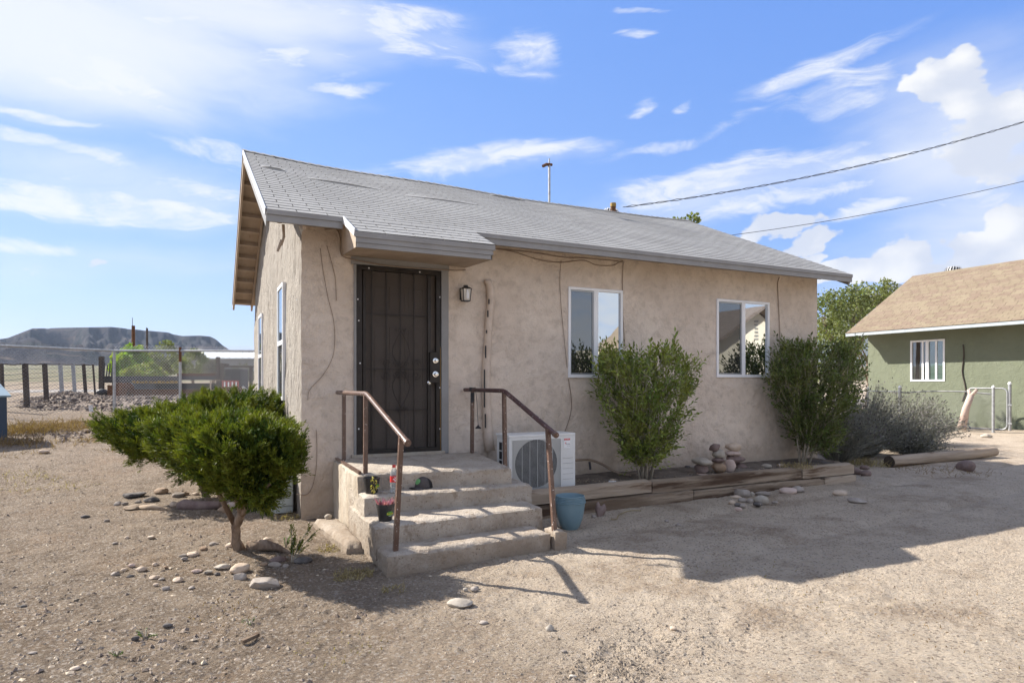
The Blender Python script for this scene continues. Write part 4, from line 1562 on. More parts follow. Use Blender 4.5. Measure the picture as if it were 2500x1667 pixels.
for i in range(n):
    a = 2 * pi * i / n
    ring.append((gc + gr_ * cos(a), .012, gzc + gr_ * sin(a)))
    k = 1 / max(abs(cos(a)), abs(sin(a)))
    sq.append((min(max(gc + .32 * k * cos(a), fx0), fx1), .012, min(max(gzc + .3 * k * sin(a), fz0), fz1)))
mb.add(ring + sq, [(i, (i + 1) % n, n + (i + 1) % n, n + i) for i in range(n)])
mb.build('fan_surround', M['ac_grille'], ac)
MB().add([(fx0, .016, fz0), (fx1, .016, fz0), (fx1, .016, fz1), (fx0, .016, fz1)], [(0, 1, 2, 3)]).build('fan_cavity', M['ac_dark'], ac)
mb = MB()
for k in range(5):
    a = 2 * pi * k / 5 + .3
    mb.add([(gc + .05 * cos(a), .0145, gzc + .05 * sin(a)), (gc + .25 * cos(a - .25), .0145, gzc + .25 * sin(a - .25)), (gc + .26 * cos(a + .35), .0155, gzc + .26 * sin(a + .35)), (gc + .05 * cos(a + .8), .0155, gzc + .05 * sin(a + .8))], [(3, 2, 1, 0)])
mb.build('fan_blades', M['black_metal'], ac)
mb = MB()
z = fz0 + .01
while z < fz1:
    mb.box(fx0 + .004, -.006, z, fx1 - .004, -.002, z + .0026)
    z += .0125
for i in range(7):
    x = fx0 + .02 + i * (fx1 - fx0 - .04) / 6
    mb.box(x, -.009, fz0, x + .004, -.0065, fz1)
mb.build('grille_wires', M['ac_grille'], ac)['kind'] = 'stuff'
mb = MB()
for i in range(5):
    mb.box(.70, -.003, .12 + i * .062, w_ - .03, -.001, .123 + i * .062)
mb.build('panel_groove', M['grey_alu'], ac)['kind'] = 'stuff'
mb = MB()      # side louvre with blue coil behind
for i in range(4):
    mb.box(-.004, .08, .16 + i * .105, -.001, .15, .25 + i * .105)
    mb.box(-.004, .19, .16 + i * .105, -.001, .26, .25 + i * .105, 1)
mb.build('coil_window', [M['ac_blue'], M['ac_dark']], ac)['kind'] = 'stuff'
for x in (.08, .72):
    MB().box(x, .02, -.05, x + .06, d_ - .02, 0).build('foot', M['black'], ac)
MB().box(.715, -.0035, .485, .80, -.0012, .60).build('label_plate', M['white_print'], ac)
MB().box(.717, -.005, .578, .798, -.0036, .598).build('badge', M['red_print'], ac)


def text(s, size, mat, parent, loc, rot=(radians(90), 0, 0), name='lettering', ext=.0006, align='CENTER', shear=0, sx=1.0):
    cu = bpy.data.curves.new('t', 'FONT')
    cu.body = s
    cu.size = size
    cu.align_x = align
    cu.align_y = 'CENTER'
    cu.extrude = ext
    cu.shear = shear
    cu.resolution_u = 2
    tmp = bpy.data.objects.new('t', cu)
    me = bpy.data.meshes.new_from_object(tmp)
    bpy.data.objects.remove(tmp)
    bpy.data.curves.remove(cu)
    me.materials.append(mat)
    me.name = name
    o = bpy.data.objects.new(name, me)
    COL.objects.link(o)
    o.parent = parent
    o.location = loc
    o.rotation_euler = rot
    o.scale = (sx, 1, 1)
    return o


text('Goodman', .016, M['white_print'], ac, (.7575, -.0056, .588), ext=.0004)
text('e', .042, M['red_print'], ac, (.733, -.0042, .548), shear=.3)
text('Series', .024, M['grey_print'], ac, (.768, -.0042, .535))
text('by Goodman', .008, M['grey_print'], ac, (.778, -.0042, .510))
# insulated hose and valve
hp = [at(1404, 1123, 'Y', 6.9), at(1418, 1122, 'Y', 6.95), at(1440, 1122, 'Y', 7.0), at(1468, 1132, 'Y', 7.0), at(1495, 1148, 'Y', 6.95), at(1518, 1157, 'Y', 6.85), at(1540, 1160, 'Y', 6.75)]
cable('tan garden hose arching from the air conditioner to the planter', hp, .017, 'tan_cable', 'hose')
o = cable('dark tap end hanging under the hose', [at(1439, 1127, 'Y', 7.05), at(1441, 1140, 'Y', 7.05), at(1441, 1146, 'Y', 7.05)], .016, 'black_metal', 'tap')
o['category'] = 'tap'

# ------------------------------------------------------------------ nested blue pots
px0, py0 = 3.395, 5.60
nested = ['outermost pot of the nested blue stack, its full body on the dirt', 'second blue pot of the nested stack, only its rim showing above the outermost',
          'third blue pot of the nested stack, rim between its neighbours', 'fourth blue pot of the nested stack, rim just below the top one', 'topmost and innermost blue pot of the nested stack by the right handrail']
for i in range(5):
    k = 1 - .022 * i
    prof = [(0, .006), (.070, .004), (.082, .0), (.100, .03), (.126, .10), (.143, .18), (.151, .24), (.153, .265), (.161, .268), (.162, .277), (.155, .280), (.149, .262), (.139, .18), (.122, .10), (.094, .035), (0, .03)]
    o = MB().lathe([(r * k, z) for r, z in prof], 40).build('planter_pot', M['blue_pot'])
    o.location = (px0, py0, gr(px0, py0) + .0 + i * .0155)
    autosmooth(o, 45)
    tag(o, nested[i], 'plant pot', 'nested blue planter pots')

# nursery pots, bottle, cap
def nursery(px, py, z, dia, label, parent_group, face):
    p = at(px, py, 'Z', z)
    t = thing('nursery_pot', label, 'plant pot', (p.x, p.y, z), face, parent_group)
    h, r0, r1 = dia * .92, dia * .36, dia * .5
    o = MB().lathe([(0, .002), (r0 * .93, .0), (r0, .006), (r0 * 1.03, h * .1), (r1 * .93, h * .78), (r1 * .96, h * .79), (r1 * .97, h * .92), (r1, h * .93), (r1, h), (r1 * .95, h), (r1 * .9, h * .8), (r0 * .9, .02), (0, .02)], 32).build('pot', M['pot_black'], t)
    autosmooth(o)
    MB().lathe([(r1 * .885, h * .665), (r1 * .915, h * .735)], 32).build('band', M['lime'], t)
    MB().lathe([(0, h * .72), (r1 * .9, h * .72)], 20).build('potting_soil', M['soil'], t)

    def wrap(u, z, rr):
        a = -pi / 2 + u / rr
        return (rr * cos(a), rr * sin(a), z)
    # oval green emblem wrapped round the front
    V, F = [], []
    n = 24
    rr_ = lambda z: r0 * 1.03 + (r1 * .93 - r0 * 1.03) * (z / h - .1) / .68 + .0012
    for ring_, k in ((0, 0), (1, 1)):
        for i in range(n):
            a = 2 * pi * i / n
            z = h * .47 + k * h * .115 * sin(a)
            V.append(wrap(k * dia * .21 * cos(a), z, rr_(z)))
    F = [(i, (i + 1) % n, n + (i + 1) % n, n + i) for i in range(n)]
    mesh_obj('emblem', V, F, M['green_print'], t)
    zz = h * .47
    text('Bonnie', dia * .145, M['yellow_print'], t, (0, -rr_(zz) - .0022, zz), ext=.0004)
    text('PLANTS', dia * .05, M['white_print'], t, (0, -rr_(h * .33) - .0022, h * .33), ext=.0003)
    MB().add([wrap(a, z, rr_(z) + .0006) for a, z in ((dia * .27, h * .36), (dia * .36, h * .36), (dia * .36, h * .52), (dia * .27, h * .52))], [(0, 1, 2, 3)]).build('barcode_patch', M['grey_alu'], t)
    return t, h, r1


def leafquad(p, d, L, w, V, F, fold=.3, nrm=None):
    d = d.normalized()
    a = nrm or Vector((random.uniform(-1, 1), random.uniform(-1, 1), random.uniform(-.2, 1)))
    s = d.cross(a)
    if s.length < 1e-3:
        s = Vector((1, 0, 0))
    s.normalize()
    nn = s.cross(d)
    b = len(V)
    V += [p, p + d * L * .5 + s * w * .5 + nn * w * fold, p + d * L, p + d * L * .5 - s * w * .5 + nn * w * fold]
    F += [(b, b + 1, b + 2, b + 3)]


random.seed(11)
t1, h1, r1_ = nursery(907, 1203, .495, .155, 'black nursery pot with a wilted yellow sprig on the upper step', 'black nursery pots on the steps', .75)
mb = MB().tube([(0, 0, h1 * .7), (-.02, -.02, h1 * 1.08), (-.05, -.05, h1 * 1.0), (-.065, -.065, h1 * .7)], .003, 5)
mb.build('stem', M['wilt'], t1)
V, F = [], []
for i in range(26):
    c = Vector((-.06, -.062, h1 * .75)) + Vector((random.gauss(0, .012), random.gauss(0, .012), random.uniform(-.075, .05)))
    leafquad(c, Vector((random.uniform(-1, 1), random.uniform(-1, 1), -1)), .03, .014, V, F)
mesh_obj('leaves', V, F, M['wilt'], t1)['kind'] = 'stuff'
t2, h2, r2_ = nursery(941, 1270, .33, .158, 'black nursery pot of pink purple leaves on the middle step', 'black nursery pots on the steps', .35)
V, F = [], []
for i in range(46):
    a = random.uniform(0, 6.28)
    q = random.uniform(0, .055)
    leafquad(Vector((q * cos(a), q * sin(a), h2 * .72)), Vector((cos(a) * .6, sin(a) * .6, 1.1)), random.uniform(.06, .11), random.uniform(.008, .022), V, F)
mesh_obj('leaves', V, F, M['purple_leaf'], t2)['kind'] = 'stuff'

bp = at(962, 1202, 'Z', .495)
bt = thing('drink_bottle', 'clear plastic drink bottle with red cap and label on the upper step', 'bottle', (bp.x, bp.y, .497))
o = MB().lathe([(0, .004), (.022, 0), (.03, .006), (.031, .05), (.028, .07), (.031, .085), (.031, .14), (.028, .165), (.016, .195), (.012, .205), (.012, .215)], 24).build('body', M['bottle'], bt)
autosmooth(o)
MB().lathe([(.0145, .207), (.0145, .228), (0, .229)], 16).build('cap', M['bottle_cap'], bt)
MB().lathe([(.0318, .088), (.0318, .138)], 24).build('label', M['red_print'], bt)
bt.scale = (1.15, 1.15, 1.1)
bt.rotation_euler[2] = .3
mb = MB()
pts = []
for i in range(16):
    a = -pi / 2 - .8 + i * .1
    pts.append((.0325 * cos(a), .0325 * sin(a), .108 + .012 * sin(i * .9)))
mb.tube(pts, .003, 4)
pts = [(.0325 * cos(-pi / 2 - .5 + i * .1), .0325 * sin(-pi / 2 - .5 + i * .1), .126 + .006 * cos(i * 1.3)) for i in range(9)]
mb.tube(pts, .002, 4)
mb.build('script_mark', M['white_print'], bt)['label'] = 'white script lettering on the red label'

cp = at(1035, 1190, 'Z', .495)
cap = thing('baseball_cap', 'charcoal baseball cap with a green badge lying on the upper step', 'cap', (cp.x, cp.y, .497), radians(205))
V, F = [], []
n, m_ = 24, 9
for j in range(m_ + 1):
    t = j / m_ * pi / 2
    for i in range(n):
        a = 2 * pi * i / n
        x = .098 * cos(a) * cos(t) ** .8
        y = .078 * sin(a) * cos(t) ** .8
        z = .105 * sin(t) ** 1.0 * (1 + .08 * cos(a))
        V.append((x, y, z))
for j in range(m_):
    for i in range(n):
        F.append((j * n + i, j * n + (i + 1) % n, (j + 1) * n + (i + 1) % n, (j + 1) * n + i))
crown = mesh_obj('crown', V, F, [M['cap_cloth'], M['cap_mesh']], cap, True)
for p in crown.data.polygons:
    p.material_index = 0 if p.center.x > .0 else 1
V, F = [], []
for j in range(5):
    for i in range(13):
        a = -1.15 + 2.3 * i / 12
        r = j / 4 * .072
        V.append((.095 * cos(a * .8) + r * cos(a * .45), .075 * sin(a) * (1 - .1 * j / 4), .012 - .016 * (a ** 2) * j / 4 + .006 * j / 4))
V += [(v[0], v[1], v[2] - .003) for v in V]
for o_ in (0, 65):
    for j in range(4):
        for i in range(12):
            a = o_ + j * 13 + i
            F.append((a, a + 1, a + 14, a + 13))
mesh_obj('brim', V, F, M['cap_cloth'], cap, True)
V, F = [], []
n = 18
for k in (0, 1):
    for i in range(n):
        a = 2 * pi * i / n
        yy, t = k * .032 * cos(a), .62 + k * .27 * sin(a)
        aa = yy / .078
        V.append((.1005 * cos(aa) * cos(t) ** .8, .080 * sin(aa) * 1.0, .108 * sin(t) * 1.08))
F = [(i, (i + 1) % n, n + (i + 1) % n, n + i) for i in range(n)]
mesh_obj('badge', V, F, M['cap_green'], cap)
MB().lathe([(0, .004), (.006, .003), (.007, 0)], 8, (0, 0, .105)).build('button', M['cap_cloth'], cap)

# ------------------------------------------------------------------ planter: soil and timbers
yl = lambda x: 6.13 + .052 * (x - 3.3)       # front line of the timbers
V, F = [], []
sx_n, sy_n = 120, 24
for j in range(sy_n + 1):
    for i in range(sx_n + 1):
        x = 3.05 + (8.95 - 3.05) * i / sx_n
        y = yl(x) + .05 + (YF + .03 - yl(x) - .05) * j / sy_n
        z = .245 - .05 * smooth(5, 3.2, x) + .04 * j / sy_n + .04 * float(fbm(x * 3, y * 3, 1, 4))
        V.append((x, y, float(z)))
for j in range(sy_n):
    for i in range(sx_n):
        a = j * (sx_n + 1) + i
        F.append((a, a + 1, a + sx_n + 2, a + sx_n + 1))
tag(mesh_obj('soil', V, F, M['soil'], sm=True), 'raised bed of dark soil behind the timbers', kind='structure')


def timber(label, p0, p1, w, h, mat, seed, group='timbers edging the planter', amp=.012, name='timber'):
    p0, p1 = Vector(p0), Vector(p1)
    d = (p1 - p0).normalized()
    r = Vector((-d.y, d.x, 0))
    a, b, c, e = p0, p1, p1 + r * w, p0 + r * w
    o = rough_block(name, [(q.x, q.y) for q in (a, b, c, e)], p0.z, p0.z + h, mat, seed=seed, amp=amp * .8, ns=4, edge=.022, step=.045)
    # follow the slope of the run
    L = (p1 - p0).length
    if abs(p1.z - p0.z) > 1e-4:
        me = o.data
        co = np.empty(len(me.vertices) * 3)
        me.vertices.foreach_get('co', co)
        co = co.reshape(-1, 3)
        t = ((co[:, 0] - p0.x) * d.x + (co[:, 1] - p0.y) * d.y) / L
        co[:, 2] += t * (p1.z - p0.z)
        me.vertices.foreach_set('co', co.ravel())
        me.update()
    return tag(o, label, 'timber', group)


def tp_(x, dz, oy=0):
    return (x, yl(x) + oy, dz)


timber('pale top timber of the planter nearest the steps', tp_(3.02, .165), tp_(4.93, .165), .15, .155, M['wood_pale'], 21)
timber('long dark top timber in the middle of the planter edge', tp_(4.945, .15), tp_(7.72, .13, .0), .15, .155, M['wood'], 22)
timber('pale short top timber at the far end of the planter', tp_(7.735, .125, -.01), tp_(8.93, .115, -.01), .16, .165, M['wood_pale'], 23)
timber('lower buried timber under the near top timbers', tp_(3.02, .0, -.015), tp_(5.6, .0, -.015), .15, .155, M['wood'], 24)
timber('lower timber under the long middle timber', tp_(5.62, -.02, -.012), tp_(8.2, -.03, -.012), .15, .155, M['wood'], 25)
timber('short lower timber under the far end of the planter', tp_(8.22, -.03, -.022), tp_(8.95, -.03, -.022), .15, .145, M['wood_pale'], 26)
timber('timber running back from the far end of the planter to the wall', (8.80, 6.60, .13), (8.80, 7.18, .14), -.15, .15, M['wood'], 27)
# log lying beyond the planter
lg = thing('log', 'long round weathered log lying on the dirt beyond the planter', 'log', (11.0, 7.22, .09))
LE = Vector((3.35, .03, .02))
n = 26
mb = MB()
V, F = [], []
for i in range(n + 1):
    c = LE * (i / n)
    for k in range(16):
        a = 2 * pi * k / 16
        r = .105 * (1 + .16 * float(fbm(i * .3, cos(a) * 1.2 + 5, sin(a) * 1.2, 3))) * (1 - .1 * i / n)
        V.append(c + Vector((0, r * cos(a), r * sin(a))))
for i in range(n):
    for k in range(16):
        F.append((i * 16 + k, i * 16 + (k + 1) % 16, (i + 1) * 16 + (k + 1) % 16, (i + 1) * 16 + k))
mesh_obj('shaft', V, F, M['wood_pale'], lg, True)
MB().add([(0, .102 * cos(2 * pi * k / 16), .102 * sin(2 * pi * k / 16)) for k in range(16)], [tuple(range(15, -1, -1))]).build('sawn_end', M['wood_dark'], lg).location = (-.004, 0, 0)


# ------------------------------------------------------------------ stones one can point to
SEED = [100]


def stone_px(cx, by, wpx, hpx, mat, label, z=None, y=None, ang=.0, thick=None, tilt=(0, 0), group=None, rz=None, name='rock', sub=2):
    """cx, by: middle of the contact line in the photograph; wpx, hpx: its size there"""
    SEED[0] += 1
    if y is not None:
        p = at(cx, by, 'Y', y)
        dd = p.x * SY + p.y * CY
        off = 0
    else:
        p = ground_at(cx, by) if z is None else at(cx, by, 'Z', z)
        dd = p.x * SY + p.y * CY
    w, h = wpx * dd / FPX, hpx * dd / FPX
    dpt = thick or w * random.Random(SEED[0]).uniform(.6, .85)
    if y is None:
        h = max(h - dpt * .35 * (1.5 / dd), h * .55)
        fwd = Vector((p.x, p.y, 0)).normalized()
        p = p + fwd * dpt * .5
        if z is None:
            p.z = gr(p.x, p.y) - h * .1
    if rz is None:
        rz = -math.atan((cx - CXP) / FPX) * 1 - YAW + random.Random(SEED[0]).uniform(-.25, .25)
    return rock(p, (w, dpt, h), mat, rz, tilt, SEED[0], ang, label, group, name, 'stone', sub)


z7 = lambda x, y: (1300 + x * .3189, 800 + y * .3189)
k7 = .3189
cy = 6.62


def st7(cx, by, w, h, mat, label, y=cy, **kw):
    a, b = z7(cx, by)
    return stone_px(a, b, w * k7, h * k7, mat, label, y=y, **kw)


G1, G2, G3 = 'stones of the mushroom cairn', 'stones of the middle cairn', 'stones of the tall right cairn'
st7(1290, 1140, 125, 30, 'rock_pink', 'flat bottom slab of the mushroom shaped cairn', group=G1)
st7(1293, 1118, 108, 80, 'rock_purple', 'squat stem stone of the mushroom shaped cairn', group=G1, ang=.7)
st7(1297, 1048, 155, 62, 'rock_pale', 'flat cream cap stone balanced on the mushroom cairn', group=G1, tilt=(0, .12))
st7(1428, 1112, 112, 90, 'rock_brown', 'round brown bottom stone of the middle cairn', group=G2)
st7(1422, 1032, 98, 42, 'rock_purple', 'thin dark second stone of the middle cairn', group=G2, ang=.4)
st7(1428, 993, 98, 72, 'rock_pale', 'speckled white stone third up in the middle cairn', group=G2)
st7(1408, 942, 92, 62, 'rock_purple', 'tilted red brown top stone of the middle cairn', group=G2, tilt=(0, -.45))
st7(1507, 1104, 92, 106, 'rock_pink', 'large upright pink stone leaning between the two taller cairns', y=6.70)
st7(1585, 1098, 105, 72, 'rock_purple', 'wide bottom stone of the tall right cairn', group=G3, ang=.5, y=6.85)
st7(1545, 1030, 145, 62, 'rock_purple', 'broad angular second stone of the tall right cairn', group=G3, ang=.8, y=6.85)
st7(1533, 980, 122, 44, 'rock_pink', 'flat third stone of the tall right cairn', group=G3, y=6.85)
st7(1540, 942, 122, 68, 'rock_tan', 'banded oval top stone of the tall right cairn', group=G3, y=6.85)


def sg7(cx, by, w, h, mat, label, z=0.0, **kw):
    a, b = z7(cx, by)
    return stone_px(a, b, w * k7, h * k7, mat, label, z=z, **kw)


sg7(1797, 1076, 76, 40, 'rock_pale', 'small white stone on the planter soil near the far shrub', z=.26)
sg7(1900, 1066, 60, 28, 'rock_tan', 'small tan stone beside the white stone in the planter', z=.26)
sg7(1215, 1076, 60, 26, 'rock_grey', 'small grey stone left of the mushroom cairn', z=.27)
sg7(1188, 1076, 50, 24, 'rock_dark', 'dark stone half buried left of the mushroom cairn', z=.27)
G4 = 'river stones heaped on the dirt'
for (x, y_, w, h, mt_, lb_) in ((1605, 1306, 130, 80, 'rock_grey', 'largest grey stone leaning at the back of the heap'),
                                (1558, 1312, 92, 34, 'rock_tan', 'flat tan stone at the upper left of the heap'),
                                (1607, 1342, 62, 48, 'rock_grey', 'round grey stone in the middle of the heap'),
                                (1528, 1356, 56, 44, 'rock_tan', 'tan egg shaped stone at the left edge of the heap'),
                                (1570, 1368, 52, 32, 'rock_dark', 'dark pebble second from the left of the heap'),
                                (1610, 1377, 46, 36, 'rock_grey', 'small grey pebble in front of the heap'),
                                (1578, 1406, 58, 36, 'rock_pink', 'pink pebble lying foremost of the heap'),
                                (1668, 1344, 60, 42, 'rock_grey', 'grey stone just left of the white one in the heap'),
                                (1680, 1296, 46, 46, 'rock_pale', 'small white stone behind the grey ones in the heap'),
                                (1764, 1292, 118, 44, 'rock_grey', 'long flat grey stone at the back right of the heap'),
                                (1750, 1350, 112, 78, 'rock_pale', 'large whitish stone at the right of the heap'),
                                (1722, 1367, 72, 36, 'rock_dark', 'dark flat stone in front of the whitish one'),
                                (1857, 1348, 52, 26, 'rock_grey', 'thin grey chip lying apart right of the heap')):
    sg7(x, y_, w, h, mt_, lb_, group=G4)
sg7(1958, 1279, 128, 62, 'rock_pink', 'smooth pinkish oval stone of the pair below the far timber')
sg7(2032, 1270, 100, 66, 'rock_grey', 'rougher grey stone of the pair below the far timber', thick=.2)
stone_px(2051, 1212, 34, 18, 'rock_tan', 'low tan stone half sunk beyond the stone pair')
stone_px(2091, 1232, 46, 17, 'rock_grey', 'flat grey slab lying alone on the shaded drive', ang=.6)
stone_px(2092, 1159, 22, 22, 'rock_purple', 'left one of three dark stones past the planter end')
stone_px(2114, 1164, 24, 20, 'rock_purple', 'front one of three dark stones past the planter end')
stone_px(2110, 1147, 22, 14, 'rock_purple', 'back one of three dark stones past the planter end')
stone_px(2358, 1149, 42, 34, 'rock_purple', 'large dark boulder resting against the round log', ang=.3)
stone_px(2408, 1069, 26, 14, 'rock_pale', 'pale stone at the foot of the leaning gate post')
o = stone_px(1463, 1262, 32, 50, 'rock_purple', 'upright heart shaped purple stone against the near timber', thick=.1, tilt=(-.25, .1))
for v_ in o.data.vertices:      # two lobes above, a point below
    hh_ = max(q_.co.z for q_ in o.data.vertices) if v_.index == 0 else hh_
    f_ = max(0.0, min(1.0, v_.co.z / hh_))
    v_.co.x *= .4 + .68 * f_ ** .6
for v_ in o.data.vertices:
    f_ = max(0.0, min(1.0, v_.co.z / hh_))
    v_.co.z -= .34 * hh_ * math.exp(-(v_.co.x / .028) ** 2) * f_ ** 3
stone_px(1450, 1266, 13, 9, 'rock_grey', 'small grey pebble at the foot of the heart stone')
stone_px(1656, 1286, 14, 10, 'rock_grey', 'grey pebble alone on the shaded drive')
stone_px(1628, 1269, 12, 8, 'rock_grey', 'tiny grey pebble in shade below the middle timber')

z3 = lambda x, y: (250 + x * .2551, 1150 + y * .2551)


def sj(cx, by, w, h, mat, label, **kw):
    a, b = z3(cx, by)
    return stone_px(a, b, w * .2551, h * .2551, mat, label, **kw)


sj(1322, 982, 185, 128, 'rock_tan', 'big rounded tan boulder in front of the juniper trunk', ang=.35, sub=3)
sj(1150, 952, 150, 68, 'rock_pale', 'white jagged stone left of the big tan boulder', ang=.8)
sj(1320, 1070, 122, 94, 'rock_grey', 'angular grey rock below the big tan boulder', ang=.8)
sj(1550, 1148, 295, 150, 'rock_grey', 'broad flat slab of rock leaning in front of the juniper', ang=.9, sub=3, thick=.14, tilt=(-.5, .12))
sj(1918, 902, 176, 88, 'rock_dark', 'smooth blue black stone right of the juniper sprig', sub=3)
sj(1682, 884, 165, 76, 'rock_purple', 'purple grey stone in shade behind the sprig')
sj(1650, 938, 132, 70, 'rock_grey', 'grey stone in front of the purple one')
sj(1752, 935, 62, 46, 'rock_grey', 'little grey stone at the foot of the sprig')
sj(1230, 782, 105, 66, 'rock_tan', 'low tan rock left of the juniper trunk base', ang=.5)
sj(1435, 782, 90, 50, 'rock_brown', 'brown stone right of the juniper trunk base', ang=.4)
sj(1580, 738, 92, 76, 'rock_tan', 'pointed wedge stone standing behind the juniper roots', ang=.9)
sj(1545, 915, 70, 46, 'rock_brown', 'small brown stone on the soil between boulder and sprig', ang=.5)
G5 = 'stones strewn left of the juniper'
row = [(380, 968, 102, 60, 'tan', 'smooth pale tan cobble at the left end of the stones'), (497, 1034, 98, 46, 'tan', 'flat tan cobble below the pale one'),
       (725, 1072, 98, 62, 'tan', 'tan wedge shaped cobble near the foreground'), (895, 992, 98, 48, 'pink', 'pinkish cobble halfway to the big boulder'),
       (510, 906, 60, 46, 'tan', 'small tan cube like stone above the row'), (860, 842, 118, 62, 'tan', 'larger tan stone in the upper row'),
       (775, 855, 84, 42, 'grey', 'grey stone touching the larger tan one'), (975, 810, 82, 54, 'brown', 'brown tilted stone in the upper row'),
       (1068, 750, 94, 48, 'grey', 'grey flat stone nearest the trunk in the upper row'), (282, 930, 72, 40, 'pink', 'pink stone behind the smooth cobble'),
       (120, 1000, 76, 50, 'grey', 'leftmost grey stone of the strewn stones'), (205, 966, 62, 42, 'tan', 'small tan stone between pink and grey ones'),
       (270, 1016, 72, 42, 'dark', 'dark chip below the pink stone'), (605, 1146, 72, 54, 'grey', 'foremost grey pointed stone'),
       (510, 1112, 56, 34, 'tan', 'small tan stone left of the foremost one'), (570, 1042, 62, 36, 'grey', 'grey chip right of the flat cobble'),
       (605, 945, 42, 30, 'brown', 'brown pebble above the flat cobble'), (787, 882, 66, 40, 'grey', 'grey sliver under the upper row'),
       (1010, 988, 84, 46, 'pale', 'pale flake left of the white jagged stone'), (1100, 1010, 60, 42, 'dark', 'dark pebble below the white jagged stone'),
       (855, 1142, 62, 36, 'grey', 'grey flake low in the foreground'), (890, 1070, 46, 36, 'brown', 'brown pebble right of the wedge cobble'),
       (470, 668, 66, 36, 'tan', 'lone tan pebble higher up the yard'), (240, 648, 52, 34, 'tan', 'lone round pebble left of the other lone one'),
       (120, 722, 56, 30, 'grey', 'grey flake below the lone round pebble'), (45, 486, 52, 32, 'grey', 'grey pebble far left of the log border')]
for (x, y_, w, h, mt_, lb_) in row:
    sj(x, y_, w, h, 'rock_' + mt_, lb_, group=G5, ang=.8)
G6 = 'rocks and wood ringing the rear juniper'
ring2 = [(300, 268, 205, 62, 'dark', 'long dark slab at the back of the ring'), (480, 300, 145, 64, 'dark', 'dark broken rock in the middle of the ring'),
         (570, 222, 128, 72, 'brown', 'brown lumpy rock at the back of the ring'), (725, 258, 118, 62, 'grey', 'grey pointed rock right of the dark rocks'),
         (790, 245, 72, 50, 'brown', 'small brown rock behind the pointed one'), (150, 322, 78, 54, 'grey', 'grey rock at the left end of the ring'),
         (215, 326, 62, 40, 'grey', 'smaller grey rock at the left end of the ring'), (345, 314, 62, 36, 'grey', 'grey rock lying on the pale wood block'),
         (1160, 402, 104, 68, 'brown', 'round brown rock at the right end of the log'), (1120, 340, 84, 40, 'grey', 'flat grey rock behind the round one'),
         (680, 352, 74, 62, 'tan', 'tan pointed rock between wood and log'), (1255, 366, 130, 84, 'pink', 'broad pinkish slab near the juniper trunk'),
         (890, 236, 74, 36, 'tan', 'tan flat rock in front of the rear trunk')]
for (x, y_, w, h, mt_, lb_) in ring2:
    sj(x, y_, w, h, 'rock_' + mt_, lb_, group=G6, ang=.8)
o = sj(320, 378, 190, 62, 'rock_tan', 'pale weathered wood block at the left of the ring', ang=.95, name='wood_block')
o.data.materials[0] = M['wood_pale']
o['category'] = 'wood block'
a = at(*z3(360, 375), 'Z', 0)
b = at(*z3(620, 392), 'Z', 0)
tag(MB().tube([a + Vector((0, 0, .03)), a.lerp(b, .5) + Vector((0, .02, .05)), b + Vector((0, 0, .02))], [.03, .035, .012], 7).build('branch', M['wood_pale'], sm=True), 'pale split branch lying between the wood block and the log', 'branch')
a = at(*z3(720, 385), 'Z', 0)
b = at(*z3(1120, 382), 'Z', 0)
tag(MB().tube([a.lerp(b, t) + Vector((0, .06, .055 + .012 * sin(t * 9))) for t in (0, .15, .4, .7, 1)], [.04, .072, .066, .058, .045], 9).build('log', M['rock_purple'], sm=True), 'thick reddish brown log lying behind the front juniper', 'log')
# lone stones and scraps in the foreground
for (px, py, w, h, mt_, lb_) in ((1122, 1492, 66, 26, 'pale', 'pale boulder half sunk in front of the steps'), (1163, 1440, 12, 12, 'dark', 'darkest of the three pebbles by the rail shadow'),
                                 (1158, 1446, 22, 15, 'grey', 'grey largest of the three pebbles by the rail shadow'), (1136, 1445, 12, 12, 'pale', 'white pebble of the three by the rail shadow'),
                                 (1181, 1525, 22, 12, 'grey', 'lone grey stone below the pale boulder'), (409, 1536, 24, 14, 'dark', 'dark stone in the left foreground'),
                                 (331, 1564, 18, 14, 'dark', 'dark stone beside a green weed in the left foreground'), (1342, 1543, 22, 22, 'pale', 'upright white pebble in the front drive'),
                                 (1643, 1542, 18, 12, 'tan', 'tan pebble on the churned sand'), (1376, 1589, 18, 8, 'grey', 'flat grey chip below the white pebble'),
                                 (57, 1482, 16, 8, 'dark', 'dark chip at the left edge of the foreground'), (80, 1606, 20, 8, 'grey', 'grey chip in the lower left corner'),
                                 (184, 1643, 22, 14, 'tan', 'half buried tan stone in the lower left'), (1105, 1262, 1, 1, 'tan', ''),
                                 (208, 1265, 20, 10, 'dark', 'dark pebble left of the lone yard stones'), (107, 1108, 24, 13, 'tan', 'lone rounded rock out in the left yard'),
                                 (736, 1263, 1, 1, 'tan', ''), (1398, 1660, 20, 10, 'pale', 'pale stone at the bottom edge of the picture')):
    if lb_:
        stone_px(px, py, w, h, 'rock_' + mt_, lb_, ang=.4)
p = at(799, 1268, 'Z', .1)
rock((p.x + .02, p.y + .05, .095), (.075, .07, .06), 'rock_pale', 0, (0, 0), 77, .5, 'small cream stone on the footing ledge left of the stoop', None, 'rock', 'stone')
p = at(619, 1570, 'Z', 0)
tag(MB().bar((p.x - .06, p.y, .02), (p.x + .03, p.y + .05, .03), .025, .02).build('wood_chip', M['wood']), 'short brown stick lying in the front dirt', 'stick')
cable('pale twisted rope end on the dirt below the planter', [at(z7(600, 1466)[0], z7(600, 1466)[1], 'Z', .012), at(*z7(645, 1460), 'Z', .012), at(*z7(665, 1430), 'Z', .02), at(*z7(740, 1400), 'Z', .03), at(*z7(830, 1398), 'Z', .015)], .006, 'straw', 'rope')['category'] = 'rope'
p = at(*z7(612, 1205), 'Z', .25)
